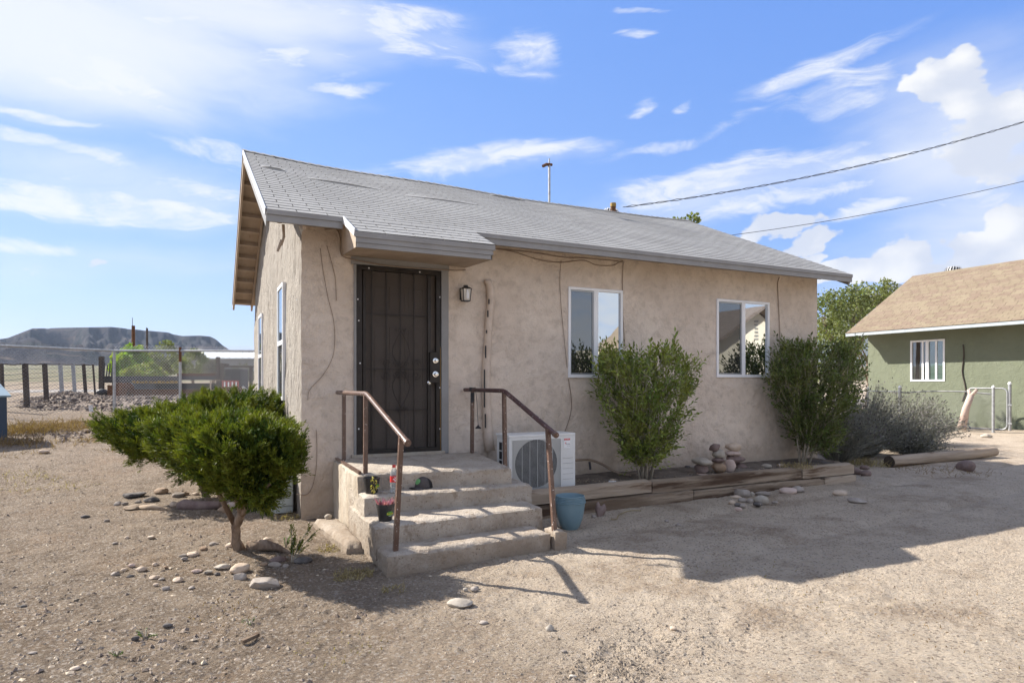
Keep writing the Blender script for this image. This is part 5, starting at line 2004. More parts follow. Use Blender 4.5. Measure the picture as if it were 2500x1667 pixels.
cn = thing('plastic_jar', 'white plastic cleanout pipe with tan cap in the planter soil', 'pipe', (p.x, p.y, .2))
MB().lathe([(.042, 0), (.042, .09), (.046, .09), (.046, .105), (0, .105)], 18).build('pipe', M['white_vinyl'], cn)
MB().lathe([(.03, .105), (.03, .125), (0, .128)], 12).build('cap', M['wood_pale'], cn)

# ------------------------------------------------------------------ gravel and pebbles
rs = np.random.RandomState(3)


def pebbles(name, n, sampler, smin, smax, mat, label, pw=2.2):
    base = np.array([(1, 0, 0), (-1, 0, 0), (0, 1, 0), (0, -1, 0), (0, 0, 1), (0, 0, -.6)], float)
    fc = np.array([(0, 2, 4), (2, 1, 4), (1, 3, 4), (3, 0, 4), (2, 0, 5), (1, 2, 5), (3, 1, 5), (0, 3, 5)])
    xy = sampler(n)
    n = len(xy)
    s = smin + (smax - smin) * rs.rand(n) ** pw
    ang = rs.rand(n) * 6.28
    B = base[None] * (1 + .5 * (rs.rand(n, 6, 1) - .5)) * np.stack([s, s * (.5 + .5 * rs.rand(n)), s * (.3 + .4 * rs.rand(n))], -1)[:, None, :]
    X = B[:, :, 0] * np.cos(ang)[:, None] - B[:, :, 1] * np.sin(ang)[:, None]
    Y = B[:, :, 0] * np.sin(ang)[:, None] + B[:, :, 1] * np.cos(ang)[:, None]
    zg = gh(xy[:, 0], xy[:, 1]) + relief(xy[:, 0], xy[:, 1]) if xy.shape[1] == 2 else xy[:, 2]
    P = np.stack([X + xy[:, :1], Y + xy[:, 1:2], B[:, :, 2] + zg[:, None]], -1)
    Fc = (fc[None] + (np.arange(n) * 6)[:, None, None]).reshape(-1, 3)
    return tag(mesh_obj(name, P.reshape(-1, 3), Fc, mat), label, kind='stuff')


def outside(xy):
    x, y = xy[:, 0], xy[:, 1]
    ok = ~((x > .95) & (x < 9.2) & (y > 7.15) & (y < 14.1)) & ~((x > 1.2) & (x < 2.95) & (y > 4.85) & (y < 7.3)) & ~((x > 2.9) & (x < 9.0) & (y > 6.1) & (y < 7.3))
    return xy[ok]


def samp_view(n, pxlo, pxhi, pylo, pyhi, thr, s=1.2, pwy=1.0, fade=0.0):
    """points spread over the yard"""
    px = pxlo + (pxhi - pxlo) * rs.rand(n * 3)
    py = pylo + (pyhi - pylo) * rs.rand(n * 3) ** pwy
    u = (px - CXP) / FPX
    t = CH * FPX / (py - HYP)
    xy = np.stack([(SY + u * CY) * t, (CY - u * SY) * t], -1)
    f = fbm(xy[:, 0] * s, xy[:, 1] * s, 3.7, 4)
    side = fade * np.clip((px - pxlo) / (pxhi - pxlo) - .25, 0, 1) * 1.4
    xy = xy[f + rs.rand(len(f)) * .45 > thr + side]
    return outside(xy)[:n]


pebbles('gravel', 7500, lambda n: samp_view(n, -300, 1400, 1075, 1720, .02, 1.1, 1.0, .55), .003, .024, M['gravel'], 'fine gravel strewn over the left yard', 3.6)
pebbles('gravel', 5000, lambda n: samp_view(n, 600, 2700, 1150, 1720, .28, 1.5), .003, .012, M['gravel'], 'fine grit on the sandy drive', 3)
pebbles('gravel', 1500, lambda n: np.array([at(1620 + rs.randn() * 120, 1560 + rs.randn() * 45, 'Z', 0)[:2] if rs.rand() < .6 else at(1500 + rs.randn() * 70, 1640 + rs.randn() * 30, 'Z', 0)[:2] for _ in range(n)]), .005, .02, M['ground'], 'clods of trampled sand in the foreground', 2)
pebbles('gravel', 1200, lambda n: np.array([(x, y, .25 + .02 * rs.rand()) for x, y in zip(3.2 + 5.7 * rs.rand(n), 6.45 + .7 * rs.rand(n))]), .006, .022, M['gravel'], 'pebbles on the planter soil', 3)


# ------------------------------------------------------------------ plants
def arr_faces(n, k):
    return np.arange(n * k).reshape(n, k)


def unit(v):
    return v / np.maximum(np.linalg.norm(v, axis=-1, keepdims=True), 1e-9)


def sprays(centers, dirs, L, mat, name, parent, twigs=11, w=.0055, rsd=1, droop=.25, flat=.75):
    """feathery juniper sprays: a curved axis with short side twigs"""
    r = np.random.RandomState(rsd)
    n = len(centers)
    L = np.broadcast_to(L, (n,))
    d = unit(dirs)
    a = unit(np.cross(d, r.randn(n, 3)))
    b = np.cross(d, a)
    Vs = []
    for k in range(twigs):
        t = (k + .5) / twigs
        sgn = 1 if k % 2 else -1
        if k == twigs - 1:
            sgn = 0
        base = centers + d * (L * t * .85)[:, None] + b * (L * .12 * t * t)[:, None]
        side = unit(d * (.9 + .2 * r.rand(n, 1)) + a * sgn * flat + b * (r.rand(n, 1) - .5) * .9)
        ln = (L * (.42 - .18 * t) * (.8 + .4 * r.rand(n)))[:, None]
        ww = unit(np.cross(side, r.randn(n, 3))) * w * (.7 + .6 * r.rand(n, 1))
        tip = base + side * ln
        Vs.append(np.stack([base - ww * .5, base + side * ln * .5 + ww, tip, base + side * ln * .5 - ww], 1))
    V = np.concatenate(Vs, 1).reshape(-1, 3)
    return mesh_obj(name, V, arr_faces(len(V) // 4, 4), mat, parent)


def ell_points(r, n, c, rad, power=.45):
    u = unit(r.randn(n, 3))
    q = r.rand(n, 1) ** power
    return np.array(c) + u * q * np.array(rad), u, q[:, 0]


def juniper(base, label, blobs, trunk, seed, nsp, limbs):
    r = np.random.RandomState(seed)
    t = thing('juniper', label, 'juniper', tuple(base), 0, 'windswept juniper bushes')
    b0 = Vector(base)
    pts = [Vector(p) for p in trunk]
    rr = [.052, .038, .035, .032, .028][:len(pts)]
    o = MB()
    n = 12
    o.tube(pts, rr, n)
    o2 = MB()
    cu = []
    for i in range(len(pts) - 1):
        for k in range(7):
            f = k / 7
            cu.append(pts[i].lerp(pts[i + 1], f))
    cu.append(pts[-1])
    rr2 = list(np.interp(np.linspace(0, len(pts) - 1, len(cu)), range(len(pts)), rr))
    o2.tube(cu, [float(q) for q in rr2], 18)
    ob = o2.build('trunk', M['bark'], t, sm=True)
    P = np.array([v.co[:] for v in ob.data.vertices])
    P += disp_noise(P * np.array([3, 3, .6]), 12, seed)[:, :] * .014
    ob.data.vertices.foreach_set('co', P.ravel())
    mb = MB()
    for lb in limbs:
        p0, p1 = Vector(lb[0]), Vector(lb[1])
        m1 = p0.lerp(p1, .5) + Vector((r.uniform(-.04, .04), r.uniform(-.04, .04), .04))
        mb.tube([p0, m1, p1], [.028, .018, .008], 6)
    mb.build('branches', M['bark'], t, sm=True)['kind'] = 'stuff'
    core = Vector(trunk[-1])
    C, D = [], []
    tot = sum(bb[2] for bb in blobs)
    per = 30
    for (c, rad, w) in blobs:
        k = max(3, int(nsp / per * w / tot))
        p, u, q = ell_points(r, k, c, rad, .26)
        out = unit(p - np.array(core) + np.array([0, 0, -.12]))
        ax = unit(out * .6 + u * .35 + np.array([0, 0, .5]) + r.randn(k, 3) * .16)
        f = r.rand(k, per, 1)
        ln_ = .11 + .10 * r.rand(k, 1, 1)
        P = p[:, None] - ax[:, None] * ln_ * .6 + ax[:, None] * f * ln_ + r.randn(k, per, 3) * (.034 * (1.15 - f))
        dd_ = unit(ax[:, None] + r.randn(k, per, 3) * .30)
        C.append(P.reshape(-1, 3))
        D.append(dd_.reshape(-1, 3))
    C, D = np.concatenate(C), np.concatenate(D)
    ln = .07 + .065 * r.rand(len(C))
    sprays(C, D, ln, M['juniper'], 'foliage', t, 12, .0042, seed, flat=.55)['kind'] = 'stuff'
    # inner shoots, crown shade put into their darker colour
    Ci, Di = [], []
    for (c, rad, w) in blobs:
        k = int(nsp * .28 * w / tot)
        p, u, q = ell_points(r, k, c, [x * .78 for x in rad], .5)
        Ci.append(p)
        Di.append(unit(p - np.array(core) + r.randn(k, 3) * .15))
    sprays(np.concatenate(Ci), np.concatenate(Di), .13, M['juniper_shade'], 'inner_foliage', t, 8, .008, seed + 5)['kind'] = 'stuff'
    return t


def rel(px, py, dpt, base):
    return tuple(dep(px, py, dpt) - Vector(base))


jb = at(585, 1352, 'Z', 0)
jb = (jb.x, jb.y, gr(jb.x, jb.y) - .02)
D1 = jb[0] * SY + jb[1] * CY
DC = D1 - .42
blobs1 = [(rel(592, 1095, DC, jb), (.42, .46, .205), 10), (rel(512, 1078, DC + .15, jb), (.25, .34, .16), 4), (rel(670, 1112, DC + .05, jb), (.20, .32, .19), 3.5),
          (rel(630, 1160, DC + .05, jb), (.28, .30, .18), 4), (rel(560, 1150, DC + .1, jb), (.28, .28, .14), 3), (rel(560, 1055, DC + .3, jb), (.36, .38, .13), 3),
          (rel(628, 1205, DC + .1, jb), (.13, .15, .09), 1), (rel(462, 1072, DC + .4, jb), (.32, .36, .17), 4), (rel(470, 1115, DC + .5, jb), (.26, .3, .12), 2)]
tr1 = [(0, 0, 0), rel(574, 1318, D1 - .06, jb), rel(576, 1285, D1 - .12, jb), rel(590, 1255, D1 - .2, jb), rel(612, 1225, D1 - .3, jb)]
lim1 = [(tr1[3], rel(700, 1100, DC, jb)), (tr1[4], rel(640, 1060, DC, jb)), (tr1[3], rel(520, 1080, DC, jb)), (tr1[3], rel(570, 1050, DC + .2, jb)), (tr1[2], rel(480, 1100, DC + .1, jb)), (tr1[4], rel(690, 1150, DC - .1, jb)), (tr1[3], rel(600, 1130, DC - .25, jb)), (tr1[4], rel(660, 1180, DC - .15, jb))]
juniper(jb, 'round cropped green juniper with a bare twisted trunk beside the steps', blobs1, tr1, 5, 15500, lim1)
jb2 = at(508, 1226, 'Z', 0)
jb2 = (jb2.x, jb2.y - .9, gr(jb2.x, jb2.y - .9) - .03)
D2 = jb2[0] * SY + jb2[1] * CY
jb2 = tuple(at(508, 1226, 'Z', .0))
D2 = jb2[0] * SY + jb2[1] * CY
blobs2 = [(rel(420, 1045, D2, jb2), (.82, .6, .27), 9), (rel(335, 1050, D2, jb2), (.32, .4, .19), 3.5), (rel(380, 1090, D2, jb2), (.5, .42, .2), 4),
          (rel(510, 1020, D2, jb2), (.52, .5, .25), 5), (rel(600, 1005, D2 + .2, jb2), (.45, .5, .26), 3.5), (rel(490, 1120, D2, jb2), (.4, .4, .25), 3),
          (rel(505, 985, D2 + .1, jb2), (.14, .15, .10), .5), (rel(660, 1030, D2 + .4, jb2), (.4, .4, .25), 2)]
tr2 = [(0, 0, -.02), (-.04, 0, .14), (-.10, 0, .28), (-.14, 0, .40)]
lim2 = [(tr2[3], rel(320, 1060, D2, jb2)), (tr2[3], rel(400, 1040, D2, jb2)), (tr2[3], rel(500, 1020, D2, jb2)), (tr2[2], rel(560, 1060, D2, jb2)), (tr2[3], rel(430, 1100, D2, jb2)), (tr2[2], rel(520, 1130, D2, jb2))]
juniper(jb2, 'wide juniper spreading to the left behind the front one', blobs2, tr2, 9, 15000, lim2)
# exposed root and sprig
p = at(604, 1345, 'Z', .03)
q = at(712, 1352, 'Z', .0)
tag(MB().tube([p + Vector((0, 0, .04)), p.lerp(q, .4) + Vector((0, .02, .06)), p.lerp(q, .7) + Vector((0, .03, .04)), q], [.05, .05, .034, .014], 8).build('root', M['bark'], sm=True), 'exposed gnarled juniper root running right from the trunk', 'root')


def sprig(px, py, h, label, seed, mat='juniper', n=60, wid=.12, lean=(.3, 0), z=None, w=.004):
    p = at(px, py, 'Z', 0 if z is None else z)
    zz = gr(p.x, p.y) if z is None else z
    t = thing('sapling', label, 'plant', (p.x, p.y, zz))
    r = np.random.RandomState(seed)
    mb = MB()
    C, D = [], []
    for k in range(6):
        e = Vector((r.uniform(-1, 1) * wid + lean[0] * h, r.uniform(-1, 1) * wid, h * r.uniform(.6, 1)))
        mb.tube([(0, 0, -.02), tuple(e * .5 + Vector((0, 0, .02))), tuple(e)], [.005, .003, .002], 4)
        for i in range(n // 6):
            f = r.uniform(.25, 1)
            C.append(tuple(e * f))
            D.append(tuple(e.normalized() + Vector(r.uniform(-.4, .4, 3))))
    mb.build('stems', M['stem'], t)['kind'] = 'stuff'
    sprays(np.array(C), np.array(D), .06 * h / .25, M[mat], 'leaves', t, 8, w, seed)['kind'] = 'stuff'
    return t


sprig(712, 1372, .27, 'feathery juniper sprig growing among the stones by the stoop', 3, n=72, lean=(.35, 0), w=.005)
sprig(698, 1340, .10, 'tiny pale green weed left of the juniper sprig', 4, 'weed_green', 30, .04, (0, 0))
sprig(355, 1552, .045, 'green weed patch by the dark foreground stone', 5, 'weed_green', 60, .07, (0, 0))
sprig(283, 1602, .03, 'small green weed in the lower left dirt', 6, 'weed_green', 36, .04, (0, 0))
sprig(612, 1522, .035, 'small green weed below the tree shadow edge', 7, 'weed_green', 36, .05, (0, 0))
sprig(562, 1270, .16, 'thin green shoot in front of the juniper trunk', 8, 'juniper', 24, .02, (0, 0))
sprig(1475, 1190, .06, 'little green weed at the edge of the planter soil', 12, 'weed_green', 40, .08, (0, 0), z=.2)


def tuft(px, py, n, h, rad, mat, label, seed, cat='dry grass', z=None, kind=None):
    p = ground_at(px, py) if z is None else at(px, py, 'Z', z)
    r = np.random.RandomState(seed)
    V = []
    a = r.rand(n) * 6.28
    q = rad * r.rand(n) ** .6
    X, Y = p.x + q * np.cos(a), p.y + q * np.sin(a)
    Z = gh(X, Y) + relief(X, Y) if z is None else np.full(n, z)
    dr = unit(np.stack([r.randn(n) * .6, r.randn(n) * .6, .35 + r.rand(n)], -1))
    ln = h * (.4 + .6 * r.rand(n))[:, None]
    sd_ = unit(np.cross(dr, r.randn(n, 3))) * (.003 + h * .004)
    B = np.stack([X, Y, Z], -1)
    m1 = B + dr * ln * .55
    m2 = m1 + unit(dr + np.array([0, 0, -.5]) + r.randn(n, 3) * .3) * ln * .5
    V = np.stack([B - sd_, B + sd_, m1 + sd_, m1 - sd_, m1 - sd_, m1 + sd_, m2, m2 - sd_ * .2], 1).reshape(-1, 3)
    o = mesh_obj('dry_grass', V, arr_faces(len(V) // 4, 4), mat)
    return tag(o, label, cat, kind='stuff')


tuft(862, 1408, 260, .07, .16, M['straw'], 'clump of dry grass at the near corner of the steps', 1)
tuft(960, 1440, 60, .05, .10, M['straw'], 'wisp of dry grass below the bottom step', 2)
tuft(810, 1340, 120, .05, .14, M['straw'], 'yellowed grass at the foot of the ledge', 3)
tuft(860, 1330, 60, .06, .1, M['dry'], 'orange tinged dry grass by the ledge', 4)
tuft(700, 1270, 50, .13, .14, M['straw'], 'long dry blades by the meter box', 5)
tuft(1945, 1140, 200, .12, .25, M['straw'], 'dry grass at the foot of the far shrub', 6, z=.27)
tuft(2110, 1135, 260, .24, .45, M['straw'], 'tall dry grass between the planter and the log', 7)
tuft(2300, 1150, 200, .10, .8, M['dry'], 'dry litter along the front of the log', 8)
tuft(850, 1580, 60, .03, .3, M['straw'], 'scattered straw in the foreground dirt', 9)
tuft(560, 1490, 60, .03, .3, M['dry'], 'brown litter in the foreground dirt', 10)
tuft(1850, 1420, 120, .02, .9, M['straw'], 'chopped straw on the sandy drive', 11)
tuft(2250, 1500, 160, .02, .9, M['dry'], 'scattered dry bits on the right of the drive', 12)


def bush(name, label, base, stems, crown, nleaf, leafL, leafW, mat, seed, stem_mat='stem', cat='shrub', group=None, lump=.02, clus=9, stem_r=.014, lumps=3.2):
    """woody shrub: stems fan up into the crown, leaves sit in sprigs along twigs"""
    t = thing(name, label, cat, tuple(base), 0, group)
    r = np.random.RandomState(seed)
    for k in range(stems):
        a = 2 * pi * k / stems + r.rand() * .8
        e = Vector((crown[0][0] + cos(a) * crown[1][0] * .55 * r.uniform(.4, 1), crown[0][1] + sin(a) * crown[1][1] * .55, crown[0][2] + crown[1][2] * r.uniform(-.1, .6)))
        s0 = Vector((cos(a) * .07, sin(a) * .06, -.03))
        m1 = s0.lerp(e, .45) + Vector((r.uniform(-.04, .04), 0, .05))
        MB().tube([s0, m1, e], [stem_r, stem_r * .7, stem_r * .25], 6).build('stem', M[stem_mat], t, sm=True)
    # sprig axes
    ns = nleaf // clus
    n0 = int(ns * 2.4)
    zr_ = -1 + 2 * r.rand(n0) ** .85
    an = r.rand(n0) * 2 * pi
    rho = r.rand(n0) ** .42
    wmax = np.interp(zr_, [-1, -.6, -.1, .4, .75, 1], [.24, .5, .82, 1.04, .98, .62]) * (1 + .55 * fbm(np.cos(an) * 1.3 + seed, np.sin(an) * 1.3, zr_ * 1.6, 3))
    ztop = 1 + .5 * fbm(np.cos(an) * rho * 2.2, np.sin(an) * rho * 2.2, seed, 2)
    u = np.stack([np.cos(an) * rho, np.sin(an) * rho, zr_ * .5], -1)
    c = np.array(crown[0]) + np.stack([np.cos(an) * rho * wmax, np.sin(an) * rho * wmax, np.minimum(zr_, ztop)], -1) * np.array(crown[1])
    keep = fbm(c[:, 0] * lumps, c[:, 1] * lumps, c[:, 2] * lumps + seed, 3) > -.10 + lump - .1 * r.rand(len(c))
    c, u = c[keep][:ns], u[keep][:ns]
    # stray shoots standing out of the crown
    sh = []
    for k in range(26):
        a_ = r.rand() * 2 * pi
        z_ = r.uniform(-.5, 1.0)
        w_ = float(np.interp(z_, [-1, 0, .5, 1], [.4, .85, 1.0, .6]))
        p_ = np.array(crown[0]) + np.array([cos(a_) * w_, sin(a_) * w_, z_]) * np.array(crown[1])
        d_ = unit(np.array([cos(a_) * .8, sin(a_) * .6, .5 + .6 * r.rand()]))
        for j in range(3):
            sh.append(p_ + d_ * (.05 + .07 * j))
    c = np.concatenate([c, np.array(sh)])
    u = np.concatenate([u, np.zeros((len(sh), 3)) + np.array([0, 0, .4])])
    ax = unit(unit(c * np.array([1, 1, .55])) * .6 + u * .5 + np.array([0, 0, .45]) + r.randn(len(c), 3) * .35)
    tl = leafL * 3.2
    Vs, tw = [], []
    for k in range(clus):
        f = (k + .6) / clus
        sg_ = 1 if k % 2 else -1
        side = unit(np.cross(ax, r.randn(len(c), 3) * .6 + np.array([0, 0, 1])))
        d = unit(ax * .8 + side * sg_ * .9 + r.randn(len(c), 3) * .35)
        if k == clus - 1:
            d = ax
        p = c + ax * tl * f
        L = leafL * (.65 + .6 * r.rand(len(c), 1))
        s = unit(np.cross(d, np.array([0, 0, 1]) + r.randn(len(c), 3) * .5))
        n_ = np.cross(s, d)
        ww = leafW * (.7 + .5 * r.rand(len(c), 1))
        Vs.append(np.stack([p, p + d * L * .5 + s * ww * .5 + n_ * ww * .25, p + d * L, p + d * L * .5 - s * ww * .5 + n_ * ww * .25], 1))
    V = np.concatenate(Vs, 1).reshape(-1, 3)
    mesh_obj('foliage', V, arr_faces(len(V) // 4, 4), mat, t)['kind'] = 'stuff'
    s = unit(np.cross(ax, r.randn(len(c), 3))) * .0022
    V = np.stack([c - ax * tl * .5 - s, c - ax * tl * .5 + s, c + ax * tl + s * .4, c + ax * tl - s * .4], 1).reshape(-1, 3)
    mesh_obj('twigs', V, arr_faces(len(V) // 4, 4), M[stem_mat], t)['kind'] = 'stuff'
    return t


b1 = Vector((5.06, 6.50, .25))
bush('shrub', 'bright green leafy shrub with pale stems in front of the first window', b1, 8, ((.03, .02, .86), (.58, .40, .70)), 9000, .07, .030, M['leaf'], 31, group='leafy shrubs in the planter', lump=.085, lumps=4.5)
b2 = Vector((8.28, 6.78, .26))
bush('shrub', 'darker green leafy shrub at the far corner of the house', b2, 8, ((.26, -.02, .92), (.80, .44, .78)), 12000, .07, .030, M['leaf_dark'], 37, group='leafy shrubs in the planter', lump=.075, lumps=4.5)


def sage(base, label, w, h, n, seed, lean=.25):
    """grey dried sage: hundreds of thin arching twigs with small leaves and dark buds"""
    t = thing('sage_bush', label, 'bush', tuple(base), 0, 'dry grey sage bushes')
    r = np.random.RandomState(seed)
    a = r.rand(n) * 6.28
    q = r.rand(n) ** .5
    ex, ey = np.cos(a) * q * w, np.sin(a) * q * w * .7
    ez = h * (1.0 - .5 * q ** 2) * (.35 + .62 * r.rand(n) ** .8) * (1 + .35 * fbm(ex * 2.4, ey * 2.4, seed, 2) * 2)
    e = np.stack([ex + lean * .3, ey, ez], -1)
    b = np.stack([ex * .15, ey * .15, np.zeros(n)], -1)
    m1 = b + (e - b) * .5 + np.stack([-ex * .12, -ey * .12, ez * .12], -1)
    s = unit(np.cross(e - b, r.randn(n, 3))) * .0034
    V = np.stack([b - s, b + s, m1 + s, m1 - s, m1 - s, m1 + s, e + s * .3, e - s * .3], 1).reshape(-1, 3)
    mesh_obj('twigs', V, arr_faces(len(V) // 4, 4), M['sage'], t)['kind'] = 'stuff'
    k = 11
    Vs = []
    for i in range(k):
        f = .35 + .65 * r.rand(n, 1)
        p = np.where(f < .5, b + (m1 - b) * f * 2, m1 + (e - m1) * (f * 2 - 1))
        d = unit(unit(e - b) + r.randn(n, 3) * .55)
        ss = unit(np.cross(d, r.randn(n, 3)))
        L = .035 + .03 * r.rand(n, 1)
        Vs.append(np.stack([p, p + d * L * .5 + ss * .007, p + d * L, p + d * L * .5 - ss * .007], 1))
    V = np.concatenate(Vs, 1).reshape(-1, 3)
    mesh_obj('leaves', V, arr_faces(len(V) // 4, 4), M['sage'], t)['kind'] = 'stuff'
    kb = r.rand(n) < .35
    p, d = e[kb], unit((e - b)[kb])
    ss = unit(np.cross(d, r.randn(len(p), 3))) * .012
    V = np.stack([p, p + d * .02 + ss, p + d * .05, p + d * .02 - ss], 1).reshape(-1, 3)
    mesh_obj('seed_heads', V, arr_faces(len(V) // 4, 4), M['sage_dark'], t)['kind'] = 'stuff'


sage((10.5, 7.85, 0), 'tall grey sage bush just right of the dark shrub', .95, 1.45, 900, 1)
sage((11.9, 8.35, 0), 'broad grey sage bush behind the left end of the log', 1.35, 1.6, 1300, 2)
sage((13.9, 8.9, 0), 'lower grey sage bush at the right below the gate', 1.6, 1.4, 1150, 3)
sage((15.6, 9.5, 0), 'small grey sage bush at the right end of the row', 1.3, 1.15, 800, 6)
sage((12.9, 8.0, 0), 'dark low sage bush hugging the middle of the log', .9, .8, 500, 4)


def tree(name, label, base, h, crowns, nleaf, leaf, mat, seed, trunk_r=.12, cat='tree', group=None):
    t = thing(name, label, cat, tuple(base), 0, group)
    r = np.random.RandomState(seed)
    mb = MB().tube([(0, 0, -.2), (.05, 0, h * .25), (-.03, .04, h * .5)], [trunk_r, trunk_r * .7, trunk_r * .45], 9)
    mb.build('trunk', M['bark'], t, sm=True)
    lm = MB()
    for (c, rad, w) in crowns:
        for k in range(4):
            e = Vector(c) + Vector(r.uniform(-.5, .5, 3) * np.array(rad))
            s0 = Vector((0, 0, h * r.uniform(.2, .48)))
            lm.tube([s0, s0.lerp(e, .5) + Vector((0, 0, .1)), e], [trunk_r * .35, trunk_r * .2, .01], 5)
    lm.build('limbs', M['bark'], t, sm=True)['kind'] = 'stuff'
    tot = sum(c[2] for c in crowns)
    Cs, Ds = [], []
    for (c, rad, w) in crowns:
        k = int(nleaf * w / tot)
        p, u, q = ell_points(r, k, c, rad, .4)
        keep = fbm(p[:, 0] * 1.7, p[:, 1] * 1.7, p[:, 2] * 1.7 + seed, 4) > -.06 - .08 * r.rand(k)
        Cs.append(p[keep])
        Ds.append(unit(u[keep] + r.randn(keep.sum(), 3) * .7 + np.array([0, 0, .2])))
    p, d = np.concatenate(Cs), np.concatenate(Ds)
    n = len(p)
    s = unit(np.cross(d, r.randn(n, 3)))
    L = leaf * (.7 + .7 * r.rand(n, 1))
    ww = L * .38
    V = np.stack([p, p + d * L * .5 + s * ww, p + d * L, p + d * L * .5 - s * ww], 1).reshape(-1, 3)
    mesh_obj('crown', V, arr_faces(n, 4), mat, t)['kind'] = 'stuff'
    return t


def rb(base, px, py, dpt):
    return tuple(dep(px, py, dpt) - Vector(base))


DT = 34
tb = dep(2060, 934, DT)
tb.z = gz(tb.x, tb.y)
tree('tree', 'loose olive green tree standing between the two houses', tb, 5.5,
     [(rb(tb, 2060, 790, DT), (1.7, 1.6, 1.9), 8), (rb(tb, 2020, 760, DT), (.9, 1, 1.2), 2.5), (rb(tb, 2155, 715, DT), (.75, .8, .75), 2), (rb(tb, 2100, 722, DT), (1.0, .8, .7), 2), (rb(tb, 2030, 870, DT), (1.5, 1.4, 1.6), 3)],
     9500, .13, M['leaf_tree'], 3, .16)
tb = dep(2120, 934, DT + 5)
tb.z = gz(tb.x, tb.y)
tree('tree', 'second taller tree showing above the tan roof edge', tb, 6, [(rb(tb, 2130, 760, DT + 5), (1.5, 1.2, 1.5), 4), (rb(tb, 2060, 800, DT + 5), (1.6, 1.2, 1.8), 3)], 5000, .15, M['leaf_tree'], 4, .16)
tb = dep(1670, 934, 24)
tb.z = gz(tb.x, tb.y)
tree('tree', 'treetop whose last twigs show above the right end of the roof ridge', tb, 7, [(rb(tb, 1655, 560, 24), (.6, .5, .42), 2), (rb(tb, 1690, 540, 24), (.28, .3, .28), .5), (rb(tb, 1680, 640, 24), (1.3, 1.2, 1.1), 5)], 2200, .12, M['leaf_tree'], 6, .14)

# ------------------------------------------------------------------ the green house on the right
GXW = 23.5
gy0 = at(2119, 812, 'X', GXW).y       # far corner
gho = thing('house', 'green stucco house with tan shingled roof on the right', 'house', (0, 0, 0))
gyn = -2.0
fl_ = at(2066, 814, 'X', 22.55)
ge_z = fl_.z
gyE = fl_.y
# ridge end: at the same end of the roof, found from the picture
best = None
for k in range(200):
    X = 23.5 + k * .05
    q = at(2227, 676, 'X', X)
    if best is None or abs(q.y - gyE) < best[0]:
        best = (abs(q.y - gyE), X, q.z)
RXg, RZg = best[1], best[2]
MB().add([(GXW, gy0, -.1), (GXW, gyn, -.1), (GXW, gyn, ge_z + .1), (GXW, gy0, ge_z + .1)], [(0, 1, 2, 3)])
wz0, wz1 = at(2308, 930.5, 'X', GXW).z, at(2224, 832, 'X', GXW).z
wy1, wy0 = at(2223, 900, 'X', GXW).y, at(2307, 900, 'X', GXW).y
ysg = axis_cuts(gyn, gy0, .35, [wy0, wy1])
zsg = axis_cuts(-.1, ge_z + .12, .35, [wz0, wz1])
V, F = [], []
for z in zsg:
    for y in ysg:
        V.append((GXW, y, z))
nn_ = len(ysg)
for k in range(len(zsg) - 1):
    for i in range(nn_ - 1):
        if wy0 < (ysg[i] + ysg[i + 1]) / 2 < wy1 and wz0 < (zsg[k] + zsg[k + 1]) / 2 < wz1:
            continue
        a = k * nn_ + i
        F.append((a, a + nn_, a + nn_ + 1, a + 1))
mesh_obj('front_wall', V, F, M['olive_wall'], gho)
rx2 = RXg * 2 - 22.55 - .5
MB().add([(GXW, gy0, -.1), (rx2, gy0, -.1), (rx2, gy0, ge_z + .1), (RXg, gy0, RZg - .15), (GXW, gy0, ge_z + .1)], [(0, 1, 2, 3, 4)]).build('end_wall', M['olive_wall'], gho)
gr_roof = MB()
gsl = (RZg - ge_z) / (RXg - 22.55)
gr_roof.add([(22.55, gyE, ge_z - .03), (22.55, gyn, ge_z - .03), (RXg, gyn, RZg - .03), (RXg, gyE, RZg - .03), (2 * RXg - 22.55, gyE, ge_z), (2 * RXg - 22.55, gyn, ge_z)], [(0, 1, 2, 3), (3, 2, 5, 4)])
gr_roof.add([(22.55, gyE, ge_z - .05), (22.55, gyn, ge_z - .05), (RXg, gyn, RZg - .05), (RXg, gyE, RZg - .05), (2 * RXg - 22.55, gyE, ge_z - .05)], [(3, 2, 1, 0), (0, 1, 2, 3)][:1])
groof = gr_roof.build('roof', M['tan_shingle'], gho)
MB().bar((22.53, gyE, ge_z - .07), (22.53, gyn, ge_z - .07), .03, .10).build('fascia_board', M['trim_grey'], gho)
MB().bar((22.55, gyE + .01, ge_z - .07), (RXg, gyE + .01, RZg - .07), .03, .14).build('barge_board', M['grey_paint'], gho)
MB().box(22.56, gyn, ge_z - .02, GXW + .02, gyE - .02, ge_z + .0).build('soffit', M['grey_paint'], gho)


def gfn(x, y):      # x runs along the eave, y up the slope in plan
    p = Vector((22.53 + y, gyE + .01 - x, ge_z + gsl * y))
    return p, Vector((1, 0, gsl)).normalized()


class _T:
    pass


shingles(gfn, 0, gyE - 3.0, 0, RXg - 22.55, .14, .34, M['tan_shingle'], groof, CAMP, 9, 200, thick=.004, rand=True, butt='tan_shingle')
